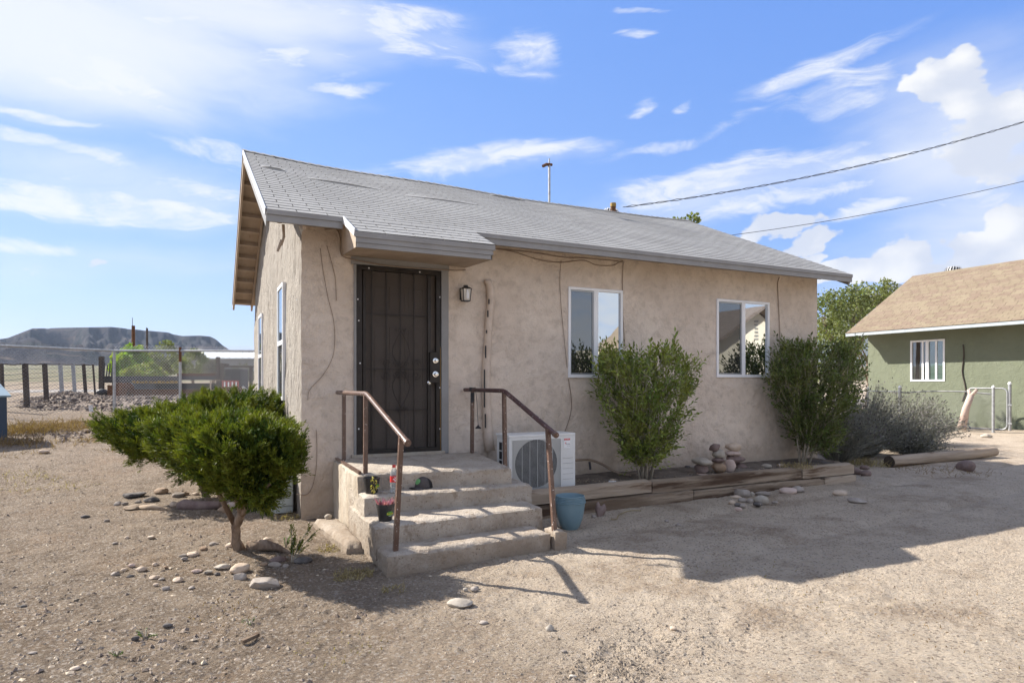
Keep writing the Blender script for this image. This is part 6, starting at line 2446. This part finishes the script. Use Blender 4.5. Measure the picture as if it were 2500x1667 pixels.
# window of the green house
gw = thing('window', None, None)
gw.parent = gho
X = GXW - .02
t = .06
mb = MB()
mb.box(X, wy0, wz0, X + .06, wy1, wz0 + t)
mb.box(X, wy0, wz1 - t, X + .06, wy1, wz1)
mb.box(X, wy0, wz0 + t, X + .06, wy0 + t, wz1 - t)
mb.box(X, wy1 - t, wz0 + t, X + .06, wy1, wz1 - t)
mb.build('frame', M['white_vinyl'], gw)
ym = (wy0 + wy1) / 2
MB().box(X - .005, ym - .05, wz0 + t, X + .05, ym + .05, wz1 - t).build('mullion', M['white_vinyl'], gw)
for yy in (ym + .17, ym - .3):
    MB().box(X + .02, yy - .03, wz0 + t, X + .05, yy + .03, wz1 - t).build('sash_stile', M['white_vinyl'], gw)
MB().add([(X + .045, ym + .05, wz0 + t), (X + .045, wy1 - t, wz0 + t), (X + .045, wy1 - t, wz1 - t), (X + .045, ym + .05, wz1 - t)], [(0, 3, 2, 1)]).build('pane', M['glass_screen'], gw)
MB().add([(X + .045, wy0 + t, wz0 + t), (X + .045, ym - .05, wz0 + t), (X + .045, ym - .05, wz1 - t), (X + .045, wy0 + t, wz1 - t)], [(0, 3, 2, 1)]).build('pane', M['glass_green'], gw)
q = at(2327, 676, 'X', RXg + .5)
turbine((q.x, q.y, at(2327, 655, 'X', RXg + .5).z - .27), .27, 'round turbine vent peeking over the tan roof ridge')
gv = lambda x, y: at(1800 + x * .3828, 600 + y * .3828, 'X', GXW - .02)
cable('thin dark vine climbing the green wall right of its window', [gv(1440, 630), gv(1445, 700), gv(1435, 800), gv(1450, 880), gv(1455, 930), gv(1435, 990)], .02, 'wood_dark', 'vine')['category'] = 'vine'


# ------------------------------------------------------------------ chain link: mesh, posts, gate
def link_mesh(p0, p1, z0, z1, sp, r, mat, parent, name='wire_mesh', sagf=None):
    """diamond mesh between two plan points, z given at both ends"""
    p0, p1 = Vector(p0), Vector(p1)
    L = (p1 - p0).length
    d = (p1 - p0) / L
    nrm = Vector((-d.y, d.x, 0))
    H = z1 - z0
    V, F = [], []
    for sg_ in (-1, 1):
        s = -H if sg_ > 0 else 0
        end = L if sg_ > 0 else L + H
        while s < end:
            # line: u = s + sg*h
            h0, h1 = 0.0, H
            if sg_ > 0:
                h0 = max(h0, -s)
                h1 = min(h1, L - s)
            else:
                h0 = max(h0, s - L)
                h1 = min(h1, s)
            if h1 > h0 + .01:
                a = p0 + d * (s + sg_ * h0) + Vector((0, 0, z0 + h0)) + nrm * sg_ * r
                b = p0 + d * (s + sg_ * h1) + Vector((0, 0, z0 + h1)) + nrm * sg_ * r
                dd = (b - a).normalized()
                u = dd.cross(nrm)
                bs = len(V)
                for q in (a, b):
                    V += [q + u * r, q - u * r * .5 + nrm * r * .8, q - u * r * .5 - nrm * r * .8]
                F += [(bs, bs + 1, bs + 4, bs + 3), (bs + 1, bs + 2, bs + 5, bs + 4), (bs + 2, bs, bs + 3, bs + 5)]
            s += sp
    o = mesh_obj(name, np.array([tuple(v) for v in V]), np.array(F), mat, parent)
    o['kind'] = 'stuff'
    return o


# near-left fence, 2 m tall, at the back of the yard
fpx = [(-260, 790), (0, 843.5), (279, 856), (440, 856), (617, 857)]
D0 = 17.0
fpts = []
for px, dd in ((-420, 12.5), (-60, 15.6), (279, 17.2), (440, 17.0), (628, 16.6)):
    p = dep(px, 934, dd)
    fpts.append((p.x, p.y, gz(p.x, p.y)))
TZ = {0: CH + .95}
fence = thing('chain_link_fence', 'tall galvanised chain link fence across the back of the left yard', 'fence', (0, 0, 0))
toprail = []
for (px, dd, py) in ((-420, 12.5, 818), (-60, 15.6, 841), (279, 17.2, 856), (440, 17.0, 856), (628, 16.6, 857)):
    toprail.append(dep(px, py, dd))
MB().tube(toprail, .03, 8).build('top_rail', M['galv'], fence)
for i, p in enumerate(fpts):
    MB().tube([(p[0], p[1], p[2] - .1), (p[0], p[1], toprail[i].z + (.07 if i == 3 else 0))], .034, 8).build('post', M['galv'], fence)
    if i == 3:
        MB().tube([(p[0], p[1], toprail[i].z - .3), (p[0], p[1], toprail[i].z + .09)], .0365, 8).build('rusty_cap', M['rust'], fence)
for i in range(4):
    a, b = fpts[i], fpts[i + 1]
    zlow = max(min(a[2], b[2]) - .02, 0)
    ztop = min(toprail[i].z, toprail[i + 1].z) + .14
    link_mesh((a[0], a[1], 0), (b[0], b[1], 0), zlow, ztop, .085, .0028, M['wire_light'] if i >= 2 else M['galv_dark'], fence)

# low field fence behind it with dark wooden posts
ff = thing('field_fence', 'old wire field fence with dark wooden posts beyond the chain link', 'fence', (0, 0, 0))
wt = []
for (px, ty, by, dd, wd, mt_) in ((2, 888, 1030, 16.9, .05, 'wood_dark'), (61, 888, 1008, 18.5, .065, 'wood_dark'), (109, 888, 999, 19.7, .06, 'wood_dark'), (147, 888, 986, 22.4, .055, 'galv'),
                                  (178, 889, 977, 24.5, .055, 'galv'), (204, 889, 969, 27, .06, 'wood_dark'), (227, 890, 968, 28.2, .035, 'wood_dark')):
    a, b = dep(px, ty, dd), dep(px + 6, by + 4, dd)
    MB().bar(b, a, wd * 2, wd * 2).build('post', M[mt_], ff)
    wt.append((a, b))
for k in range(11):
    f = k / 10
    pts = []
    for (a, b), (c, d) in zip(wt[:-1], wt[1:]):
        p, q = a.lerp(b, f * .95), c.lerp(d, f * .95)
        pts += [p, p.lerp(q, .5) - Vector((0, 0, .03 if k == 0 else .01))]
    pts.append(wt[-1][0].lerp(wt[-1][1], f * .95))
    MB().tube(pts, .016 if k == 0 else .006, 4, caps=False).build('wire', M['wood_dark'] if k == 0 else M['galv_dark'], ff)

# right-hand yard fence with its gate
rf = thing('chain_link_fence', 'low chain link fence in front of the green house', 'fence', (0, 0, 0))
zr = lambda x, y, X: at(1800 + x * .3828, 600 + y * .3828, 'X', X)
pA, pB, pC = at(2119, 1046, 'X', 21.0), at(2197, 1050, 'X', 21.2), at(2425, 1057, 'X', 21.35)
tA, tB, tC = zr(845, 925, 21.0), zr(1030, 930, 21.2), zr(1618, 945, 21.35)
for p, tpz, r_ in ((pA, zr(848, 912, 21.0).z, .035), (pB, zr(1030, 905, 21.2).z, .05), (pC, zr(1618, 905, 21.35).z, .04)):
    MB().tube([(p.x, p.y, gz(p.x, p.y) - .1), (p.x, p.y, tpz)], r_, 10).build('post', M['galv'], rf)
    MB().lathe([(r_ * 1.15, 0), (r_ * 1.1, .04), (0, .08)], 10, (p.x, p.y, tpz)).build('post_cap', M['white_vinyl'], rf)
st_ = zr(560, 920, 20.6)
MB().tube([st_, tA, tB], .022, 6).build('top_rail', M['galv'], rf)
mids = [tB, zr(1070, 937, 21.2), zr(1200, 928, 21.25), zr(1350, 927, 21.3), zr(1460, 930, 21.3), tC]
MB().tube(mids, .025, 6).build('bent_top_rail', M['galv_dark'], rf)
link_mesh((pA.x, pA.y, 0), (pB.x, pB.y, 0), .02, 1.15, .075, .003, M['galv_dark'], rf)
link_mesh((pB.x, pB.y, 0), (pC.x, pC.y, 0), .02, 1.15, .075, .0022, M['galv_dark'], rf)
gt = thing('gate', 'round cornered chain link gate standing by the green wall', 'gate', (22.7, 11.0, 0))
ga, gb = at(1800 + 1470 * .3828, 1046, 'X', 22.6), at(1800 + 1722 * .3828, 1050, 'X', 22.75)
zt_ = at(2410, 947.5, 'X', 22.7).z
zb2 = .02
O = Vector((22.7, 11.0, 0))
w0, w1 = Vector((ga.x, ga.y, 0)) - O, Vector((gb.x, gb.y, 0)) - O
dg = (w1 - w0).normalized()
rc = .14
loop = []
for (c, a0) in (((w0 + dg * rc) + Vector((0, 0, zt_ - rc)), 180), ((w1 - dg * rc) + Vector((0, 0, zt_ - rc)), 90), ((w1 - dg * rc) + Vector((0, 0, zb2 + rc)), 0), ((w0 + dg * rc) + Vector((0, 0, zb2 + rc)), -90)):
    for k in range(5):
        a = radians(a0 - k * 22.5)
        loop.append(c + dg * rc * cos(a) + Vector((0, 0, rc * sin(a))))
loop.append(loop[0])
MB().tube(loop, .024, 8).build('frame', M['galv'], gt, sm=True)
link_mesh(w0, w1, zb2 + .02, zt_ + .03, .075, .0026, M['galv_dark'], gt)
for z in (.22, .8):
    MB().bar(w1 + Vector((0, 0, z)) - dg * .02, w1 + Vector((0, 0, z)) + dg * .12, .03, .05).build('hinge', M['galv'], gt)
gp2 = at(1800 + 1738 * .3828, 1050, 'X', 22.8)
tpz = at(2465, 938, 'X', 22.8).z
gpost = thing('gate_post', 'stout galvanised gate post at the right edge of the gate', 'post', (gp2.x, gp2.y, 0))
MB().tube([(0, 0, -.1), (0, 0, tpz)], .048, 12).build('tube', M['galv'], gpost)
MB().lathe([(.055, 0), (.05, .05), (0, .09)], 12, (0, 0, tpz)).build('cap', M['white_vinyl'], gpost)
sa, sb_ = zr(1430, 1150, 21.0), zr(1500, 925, 21.1)
stk = thing('tree_stump', 'leaning forked dead branch propped against the low fence', 'dead branch', tuple(sa))
MB().tube([(0, 0, -.1), tuple((sb_ - sa) * .5 + Vector((.0, .03, 0))), tuple((sb_ - sa) * .9)], [.13, .1, .085], 8).build('trunk', M['rock_pink'], stk, sm=True)
for s in (-1, 1):
    MB().tube([tuple((sb_ - sa) * .85), tuple((sb_ - sa) * 1.02 + Vector((0, s * .12, .02)))], [.06, .045], 7).build('fork', M['rock_pink'], stk, sm=True)
stp = at(2438, 1064, 'Z', 0)

# ------------------------------------------------------------------ left background
# waste bin at the edge
bp_ = dep(-6, 934, 12.4)
bz = gz(bp_.x, bp_.y)
bn = thing('waste_bin', 'blue grey metal bin with pale lid at the left picture edge', 'bin', (bp_.x, bp_.y, bz - .12), .42)
hb_ = 1.46 - bz + .12
MB().add([(0, 0, 0), (-1.1, 0, 0), (-1.1, -.75, 0), (0, -.75, 0), (-.02, 0, hb_), (-1.1, 0, hb_), (-1.1, -.8, hb_ - .22), (-.02, -.8, hb_ - .22)],
         [(0, 3, 7, 4), (0, 4, 5, 1), (1, 5, 6, 2), (2, 6, 7, 3), (3, 0, 1, 2), (4, 7, 6, 5)]).build('body', M['dumpster'], bn)
MB().add([(.04, .03, hb_ + .0), (-1.15, .03, hb_), (-1.15, -.84, hb_ - .23), (.04, -.84, hb_ - .23), (.04, .03, hb_ + .03), (-1.15, .03, hb_ + .03), (-1.15, -.84, hb_ - .2), (.04, -.84, hb_ - .2)],
         [(4, 5, 6, 7), (0, 4, 7, 3), (3, 7, 6, 2), (1, 5, 4, 0), (0, 3, 2, 1)]).build('lid', M['dumpster_lid'], bn)
MB().tube([(-.02, -.05, hb_ + .02), (-.02, -.06, hb_ + .09), (-.25, -.1, hb_ + .06)], .008, 5).build('wire_handle', M['black_metal'], bn)


def bush_weed(px, py, n, h, rad, label, seed, mat='dry'):
    return tuft(px, py, n, h, rad, M[mat], label, seed, 'weeds')


for i, (px, py, n, h, rad) in enumerate(((60, 1055, 500, .34, .5), (130, 1048, 500, .36, .7), (200, 1050, 260, .25, .6), (40, 1085, 240, .3, .4), (250, 1075, 110, .18, .4), (150, 1085, 160, .16, .6), (275, 1100, 60, .12, .3), (60, 1110, 60, .1, .4), (330, 1070, 120, .16, .4))):
    bush_weed(px, py, n, h, rad, 'dry orange brown weeds along the foot of the chain link fence', 40 + i)
for i, (px, py) in enumerate(((40, 1160), (90, 1170), (170, 1190), (20, 1200))):
    bush_weed(px, py, 60, .08, .35, 'low dry weeds in the left yard', 60 + i, 'straw')
pebbles('rubble', 700, lambda n: np.array([tuple(ground_at(40 + 330 * rs.rand(), 1035 + 45 * rs.rand() ** 1.5)[:2]) for _ in range(n)]), .02, .10, M['rubble'], 'broken stones and rubble scattered at the foot of the fence', 2.0)
# boards on the ground by the fence
for i, (x0, y0, x1, y1, lb_) in enumerate(((170, 1040, 268, 1036, 'weathered plank lying along the foot of the fence'), (195, 1048, 262, 1042, 'second shorter plank in front of the first'), (205, 1060, 255, 1058, 'third plank half covered by weeds'))):
    a, b = dep(x0, y0, 14.5 - i * .7), dep(x1, y1, 14.8 - i * .7)
    a.z, b.z = gz(a.x, a.y) + .04, gz(b.x, b.y) + .04
    tag(MB().bar(a, b, .12, .04).build('plank', M['wood_pale']), lb_, 'plank')

# rubble bank behind the chain link
V, F = [], []
nx_, ny_ = 90, 40
P0, P1 = dep(60, 934, 17.5), dep(760, 934, 19)
dv = (P1 - P0)
bank_pts = []
for j in range(ny_ + 1):
    for i in range(nx_ + 1):
        u, v = i / nx_, j / ny_
        px = 60 + 700 * u
        dd = 17.6 + v * (13.0)
        p = dep(px, 934, dd)
        g = gz(p.x, p.y)
        top = CH - dd * 33 / FPX if dd > 20.5 else None
        edge = float(np.interp(px, [60, 140, 210, 280, 420, 760], [18.6, 18.9, 18.8, 18.6, 18.4, 18.2]))
        hmax = float(np.interp(px, [60, 110, 160, 220, 330, 760], [.0, .12, .34, .46, .50, .50]))
        w = smooth(edge - .8, edge + 1.0, dd)
        fall = smooth(30.2, 28.5, dd)
        target = CH - 34.5 / FPX * np.clip(dd, 19.5, 31) if px > 200 else None
        hh = hmax * float(w)
        if px > 140:
            # flat gravel terrace level with the sight line
            tz = (CH - .022 * dd) - g
            k = float(smooth(140, 230, px))
            hh = (hmax * (1 - k) + max(tz, 0) * k) * float(w)
        z = g + hh * float(fall) + .10 * float(fbm(p.x * 2.2, p.y * 2.2, 3, 4)) * float(w) - .03
        V.append((p.x, p.y, z))
for j in range(ny_):
    for i in range(nx_):
        a = j * (nx_ + 1) + i
        F.append((a, a + 1, a + nx_ + 2, a + nx_ + 1))
tag(mesh_obj('rubble_bank', np.array(V), np.array(F), M['rubble'], sm=True), 'bank of broken rubble and gravel behind the fence', kind='structure')
bv = np.array(V)
sel = bv[rs.randint(0, len(bv) // 2, 9000)] + rs.randn(9000, 3) * np.array([.12, .12, .02])
pebbles('rubble', 9000, lambda n: sel, .02, .11, M['rubble'], 'loose broken stones covering the bank', 2.2)
p = dep(224, 1005, 17.4)
tag(MB().bar((p.x, p.y, p.z - .12), (p.x - .03, p.y, p.z + .18), .09, .05).build('marker_board', M['white_metal']), 'short white board standing in the rubble bank', 'board')

# derelict flatbed with timber posts
DB = 30.0


def bpt(px, py, d=DB):
    return dep(px, py, d)


def slab(px0, py0, px1, py1, d, thick, mat, name, parent):
    """a box whose front face spans two pixels at a distance"""
    a, b = dep(px0, py0, d), dep(px1, py1, d)
    fw = Vector((SY, CY, 0)) * thick
    rt = Vector((CY, -SY, 0)) * ((px1 - px0) / FPX * d)
    zlo, zhi = min(a.z, b.z), max(a.z, b.z)
    a0 = Vector((a.x, a.y, zlo))
    P = [a0, a0 + rt, a0 + rt + fw, a0 + fw]
    P += [q + Vector((0, 0, zhi - zlo)) for q in P]
    return MB().add(P, [(0, 3, 2, 1), (4, 5, 6, 7), (0, 1, 5, 4), (1, 2, 6, 5), (2, 3, 7, 6), (3, 0, 4, 7)]).build(name, mat, parent)


fbd = thing('flatbed_trailer', 'derelict dark flatbed trailer with an ochre stripe beyond the fence', 'trailer', (0, 0, 0))
slab(248, 918, 545, 927, DB, 2.2, M['black_metal'], 'deck_beam', fbd)
slab(248, 927.3, 440, 934, DB + .05, .12, M['black_metal'], 'side_rail', fbd)
for i in range(11):
    slab(322 + i * 10.4, 929 + (i % 3) * .8, 329 + i * 10.4, 935.5, DB - .05, .04, M['ochre'], 'ochre_panel', fbd)
slab(300, 935, 540, 952, DB + 1.0, .2, M['black_metal'], 'undercarriage', fbd)  # dark sheet standing for the shade in the gap under the deck
slab(320, 950, 560, 969, DB + .1, .3, M['rust'], 'lower_frame', fbd)
slab(432, 911.5, 530, 918, DB + .2, .1, M['rust'], 'rusty_plate', fbd)
slab(320, 937, 375, 951, DB + .6, .2, M['blue_scrap'], 'faded_panel', fbd)
for (px, ty, wpx, lb_) in ((245, 870, 9, 'thick dark timber post at the left end of the trailer'), (276, 873, 6, 'thinner timber post behind the left end of the trailer'), (531, 871, 7, 'pale timber post at the right end of the trailer'), (540, 890, 7, 'short dark post beside the pale post')):
    tag(slab(px - wpx / 2, ty, px + wpx / 2, 970, DB - .3 if px != 276 else DB + 3, wpx / FPX * DB, M['wood_dark'], 'timber_post', None), lb_, 'post')
ds = thing('cable_drum', 'rusty round cable drum lying on its side by the trailer', 'drum', tuple(dep(292, 951, DB - 1.2)), -YAW)
for (y, r) in ((0, .33), (.55, .33)):
    MB().tube([(0, y, 0), (0, y + .05, 0)], r, 22).build('flange', M['rust'], ds)
MB().tube([(0, .05, 0), (0, .55, 0)], .2, 16).build('core', M['rust'], ds)
tag(slab(262, 940, 280, 968, DB - .9, .4, M['rust'], 'crate', None), 'rusty brown box left of the cable drum', 'box')
tag(slab(300, 934, 320, 967, DB - .6, .15, M['blue_scrap'], 'metal_sheet', None), 'upright faded blue sheet right of the cable drum', 'metal sheet')
p = dep(250, 968, DB - .8)
rock((p.x, p.y, p.z), (.55, .4, .42), M['black'], 0, (0, 0), 8, .2, 'heap of black bags at the foot of the dark post', None, 'rubbish_bag', 'bag')
RODS = ('leftmost dark steel rod standing in the scrap', 'second dark steel rod from the left in the scrap', 'third dark steel rod from the left in the scrap', 'rightmost dark steel rod standing in the scrap')
for i in range(4):
    a = dep(253 + i * 6, 928, DB + 1.5)
    tag(MB().tube([a, dep(256 + i * 6.5, 886 + (i % 2) * 6, DB + 1.5)], .03, 6).build('steel_rod', M['black_metal']), RODS[i], 'rod', 'steel rods in the scrap')
tk_ = thing('tank_cabinet', 'dark grey metal cabinet right of the pale post', 'cabinet', (0, 0, 0))
slab(549, 902, 587, 966, DB + .8, .9, M['black_metal'], 'body', tk_)
slab(547, 899, 589, 902, DB + .75, 1.0, M['galv_dark'], 'lid', tk_)
cr = thing('crate', 'red and white slatted crate in front of the dark cabinet', 'crate', (0, 0, 0))
slab(540, 944, 584, 962, DB - .6, .5, M['rust'], 'base', cr)
slab(541, 929, 582, 931.5, DB - .6, .06, M['red_paint'], 'top_rail', cr)
for i in range(9):
    slab(542 + i * 4.7, 932, 544.6 + i * 4.7, 944, DB - .6, .04, M['white_print'] if i % 2 else M['red_paint'], 'slat', cr)
pf = thing('ramada', 'dark pole frame carrying a sagging beam beside the house corner', 'frame', (0, 0, 0))
slab(536, 893, 640, 896.5, DB + .2, .15, M['wood_dark'], 'beam', pf)
slab(538, 887, 552, 893, DB + .2, .3, M['wood_dark'], 'beam_block', pf)
slab(608, 896, 614, 968, DB + .2, .15, M['wood_dark'], 'post', pf)
slab(520, 927, 536, 929, DB - .5, .05, M['wood_pale'], 'rail', pf)
slab(512, 929, 514.5, 952, DB - .5, .05, M['wood_pale'], 'upright', pf)
# small gate by the house corner
sg2 = thing('gate', 'small chain link gate leaning beside the rear house corner', 'gate', (0, 0, 0))
a, b = dep(594, 980, 15.6), dep(611, 985, 15.9)
za, zb_ = dep(594, 944, 15.6), dep(611, 957, 15.9)
MB().tube([a, za], .03, 8).build('post', M['galv'], sg2)
MB().tube([b, zb_], .03, 8).build('post', M['galv'], sg2)
MB().tube([za, zb_], .02, 8).build('top_rail', M['galv'], sg2)
link_mesh((a.x, a.y, 0), (b.x, b.y, 0), gz(a.x, a.y), za.z - .14, .06, .004, M['wire_light'], sg2)
# poles, shed, trees beyond
for (px, ty, w, dd, mt_, lb_) in ((325.5, 795, .11, 44, 'rust', 'tall reddish brown pole standing beyond the green tree'), (359, 801, .07, 46, 'wood_dark', 'thinner dark pole right of the reddish one')):
    p = dep(px, ty, dd)
    t = thing('pole', lb_, 'pole', (p.x, p.y, gz(p.x, p.y)))
    MB().tube([(0, 0, -.2), (0, 0, p.z - t.location.z)], [w * 1.25, w], 10).build('shaft', M[mt_], t)
    MB().tube([(-w * .5, 0, p.z - t.location.z - .05), (-w * .5, 0, p.z - t.location.z + (.55 if px < 340 else .06))], .02, 5).build('spike', M['black_metal'], t)
sh = thing('shed', 'long low shed with a bright white metal roof beyond the yard', 'shed', (0, 0, 0))
DS = 52
slab(492, 874, 900, 905, DS, 6, M['barn_wall'], 'wall', sh)
a, b = dep(480, 873.5, DS - .6), dep(1000, 873.5, DS - .6)
c, d = dep(1000, 857, DS + 3), dep(480, 857, DS + 3)
rfm = MB().add([a, b, c, d], [(0, 1, 2, 3)]).build('roof', M['barn_white'], sh)
for i in range(34):
    f = i / 33
    q0, q1 = a.lerp(b, f), d.lerp(c, f)
    MB().bar(q0 + Vector((0, 0, .03)), q1 + Vector((0, 0, .03)), .06, .05).build('seam', M['barn_white'], rfm)
slab(478, 873.6, 1000, 876, DS - .65, .08, M['barn_white'], 'gutter', sh)


def bgtree(px, py0, py1, wpx, dd, label, mat, seed, n, leaf=.16, name='tree'):
    """background tree spanning py0 (top) .. py1 (bottom), wpx wide"""
    b = dep(px, 934, dd)
    b.z = gz(b.x, b.y)
    h = dep(px, py0, dd).z - b.z
    w = wpx / FPX * dd / 2
    c = dep(px, (py0 + py1) / 2, dd).z - b.z
    hh = (py1 - py0) / FPX * dd / 2
    cr_ = [((0, 0, c), (w * .8, w * .7, hh * .85), 6), ((-w * .5, 0, c - hh * .1), (w * .5, w * .5, hh * .6), 2), ((w * .5, 0, c - hh * .2), (w * .5, w * .5, hh * .55), 2), ((w * .1, 0, c + hh * .5), (w * .45, w * .4, hh * .5), 2)]
    return tree(name, label, b, h, cr_, n, leaf, M[mat], seed, .1)


bgtree(320, 838, 925, 92, 38, 'bright yellow green leafy tree behind the trailer', 'leaf_yellow', 20, 6500, .15)
bgtree(300, 862, 930, 60, 36, 'low yellow tinted bush left of the bright tree', 'leaf_yellow', 25, 2500, .14)
bgtree(400, 832, 925, 90, 42, 'paler airy tree right of the bright one', 'leaf_tree', 21, 4200, .15)
bgtree(470, 852, 925, 90, 40, 'olive tree in front of the shed', 'leaf_tree', 22, 4000, .15)
bgtree(350, 885, 932, 100, 35, 'dark green low bush under the bright tree', 'leaf', 23, 4500, .14)
bgtree(520, 880, 930, 60, 38, 'sparse grey green bush by the pale post', 'sage', 24, 1800, .14)
bgtree(590, 885, 935, 60, 40, 'bare grey shrub behind the dark cabinet', 'sage', 27, 1500, .12)

# meter box on the side wall near the corner
mbx = thing('meter_box', 'pale grey green utility box at the foot of the side wall', 'utility box', (.80, 7.72, 0))
MB().box(-.14, -.13, .10, .13, .24, .46).build('upper_body', M['meter'], mbx, bevel=.012)
MB().box(-.125, -.115, .02, .13, .225, .10).build('lower_body', M['meter'], mbx, bevel=.01)
MB().box(-.152, -.145, .235, .13, .255, .255).build('lip', M['meter'], mbx, bevel=.004)
MB().box(-.158, -.13, .04, -.14, .0, .22).build('latch_side', M['meter'], mbx, bevel=.004)
MB().box(-.152, -.145, .44, .13, .255, .47).build('cover', M['meter'], mbx, bevel=.006)

# ------------------------------------------------------------------ across the drive: what the windows reflect
nb = thing('house', 'cream house with brown roof across the drive, seen mirrored in the windows', 'house', (0, 0, 0))
gX, gY, gz_ = 23.0, -7.0, 5.0
MB().add([(19.9, gY, -.1), (26.1, gY, -.1), (26.1, gY, 2.95), (gX, gY, 4.75), (19.9, gY, 2.95)], [(4, 3, 2, 1, 0)]).build('gable_wall', M['cream_wall'], nb)
MB().add([(19.9, gY, -.1), (19.9, gY, 2.95), (19.9, -17, 2.95), (19.9, -17, -.1)], [(0, 1, 2, 3)]).build('side_wall', M['cream_wall'], nb)
mb = MB()
for s in (-1, 1):
    P = [(gX, gY + .5, gz_), (gX + s * 3.6, gY + .5, 2.9), (gX + s * 3.6, -17, 2.9), (gX, -17, gz_)]
    mb.add(P + [(p[0], p[1], p[2] - .14) for p in P], [(0, 1, 2, 3), (7, 6, 5, 4), (0, 4, 5, 1), (1, 5, 6, 2)])
mb.build('roof', M['brown_roof'], nb)
for i in range(6):
    MB().box(gX - .12, gY + .01, 3.5 + i * .16, gX + .12, gY + .03, 3.56 + i * .16).build('vent_slat', M['grey_paint'], nb)
MB().box(24.3, gY, 1.0, 25.1, gY + .03, 2.0).build('window', M['glass_screen'], nb)
MB().add([(15.6, -10.8, -.1), (19.9, -10.8, -.1), (19.9, -10.8, 3.0), (15.6, -10.8, 3.0)], [(3, 2, 1, 0)]).build('wing_wall', M['cream_wall'], nb)
P = [(16.5, -10.3, 3.05), (22.0, -10.3, 3.05), (24.0, -16, 6.3), (23.2, -16, 6.3)]
MB().add(P + [(p[0], p[1], p[2] - .14) for p in P], [(3, 2, 1, 0), (0, 1, 5, 4), (3, 0, 4, 7), (4, 5, 6, 7)]).build('wing_roof', M['tan_shingle'], nb)
for (x, y, h, lb_) in ((10.4, -14.0, 6.5, 'left of two bare poles mirrored in the first window'), (11.6, -15.0, 7.4, 'right of two bare poles mirrored in the first window')):
    t = thing('utility_pole', lb_, 'utility pole', (x, y, 0))
    MB().tube([(0, 0, -.1), (0, 0, h)], .12, 8).build('shaft', M['wood_dark'], t)
tree('tree', 'leafy tree beside the cream house across the drive', (14.3, -13.5, 0), 5.5, [((0, 0, 3.6), (1.5, 1.5, 1.6), 4), ((.9, 0, 4.2), (.9, .9, .8), 1)], 4000, .14, M['leaf_tree'], 50, .15)
tree('tree', 'lower bushy tree across the drive near the poles', (11.0, -12.0, 0), 3.4, [((0, 0, 2.0), (1.6, 1.3, 1.4), 4)], 3000, .14, M['leaf_tree'], 51, .12)

# ------------------------------------------------------------------ air between here and the mesa
hz = bpy.data.materials.new('haze')
hz.use_nodes = True
TH = NT(hz.node_tree)
TH.n.remove(TH.n['Principled BSDF'])
pvol = TH.new('ShaderNodeVolumePrincipled')
pvol.inputs['Color'].default_value = (.6, .75, 1, 1)
pvol.inputs['Density'].default_value = .00005
pvol.inputs['Anisotropy'].default_value = .2
TH.l.new(pvol.outputs[0], TH.n['Material Output'].inputs['Volume'])
hzo = MB().box(-5200, -1700, -8, 5200, 6200, 720).build('haze', hz)
tag(hzo, 'thin blue haze over the plain and the mesa', kind='stuff')
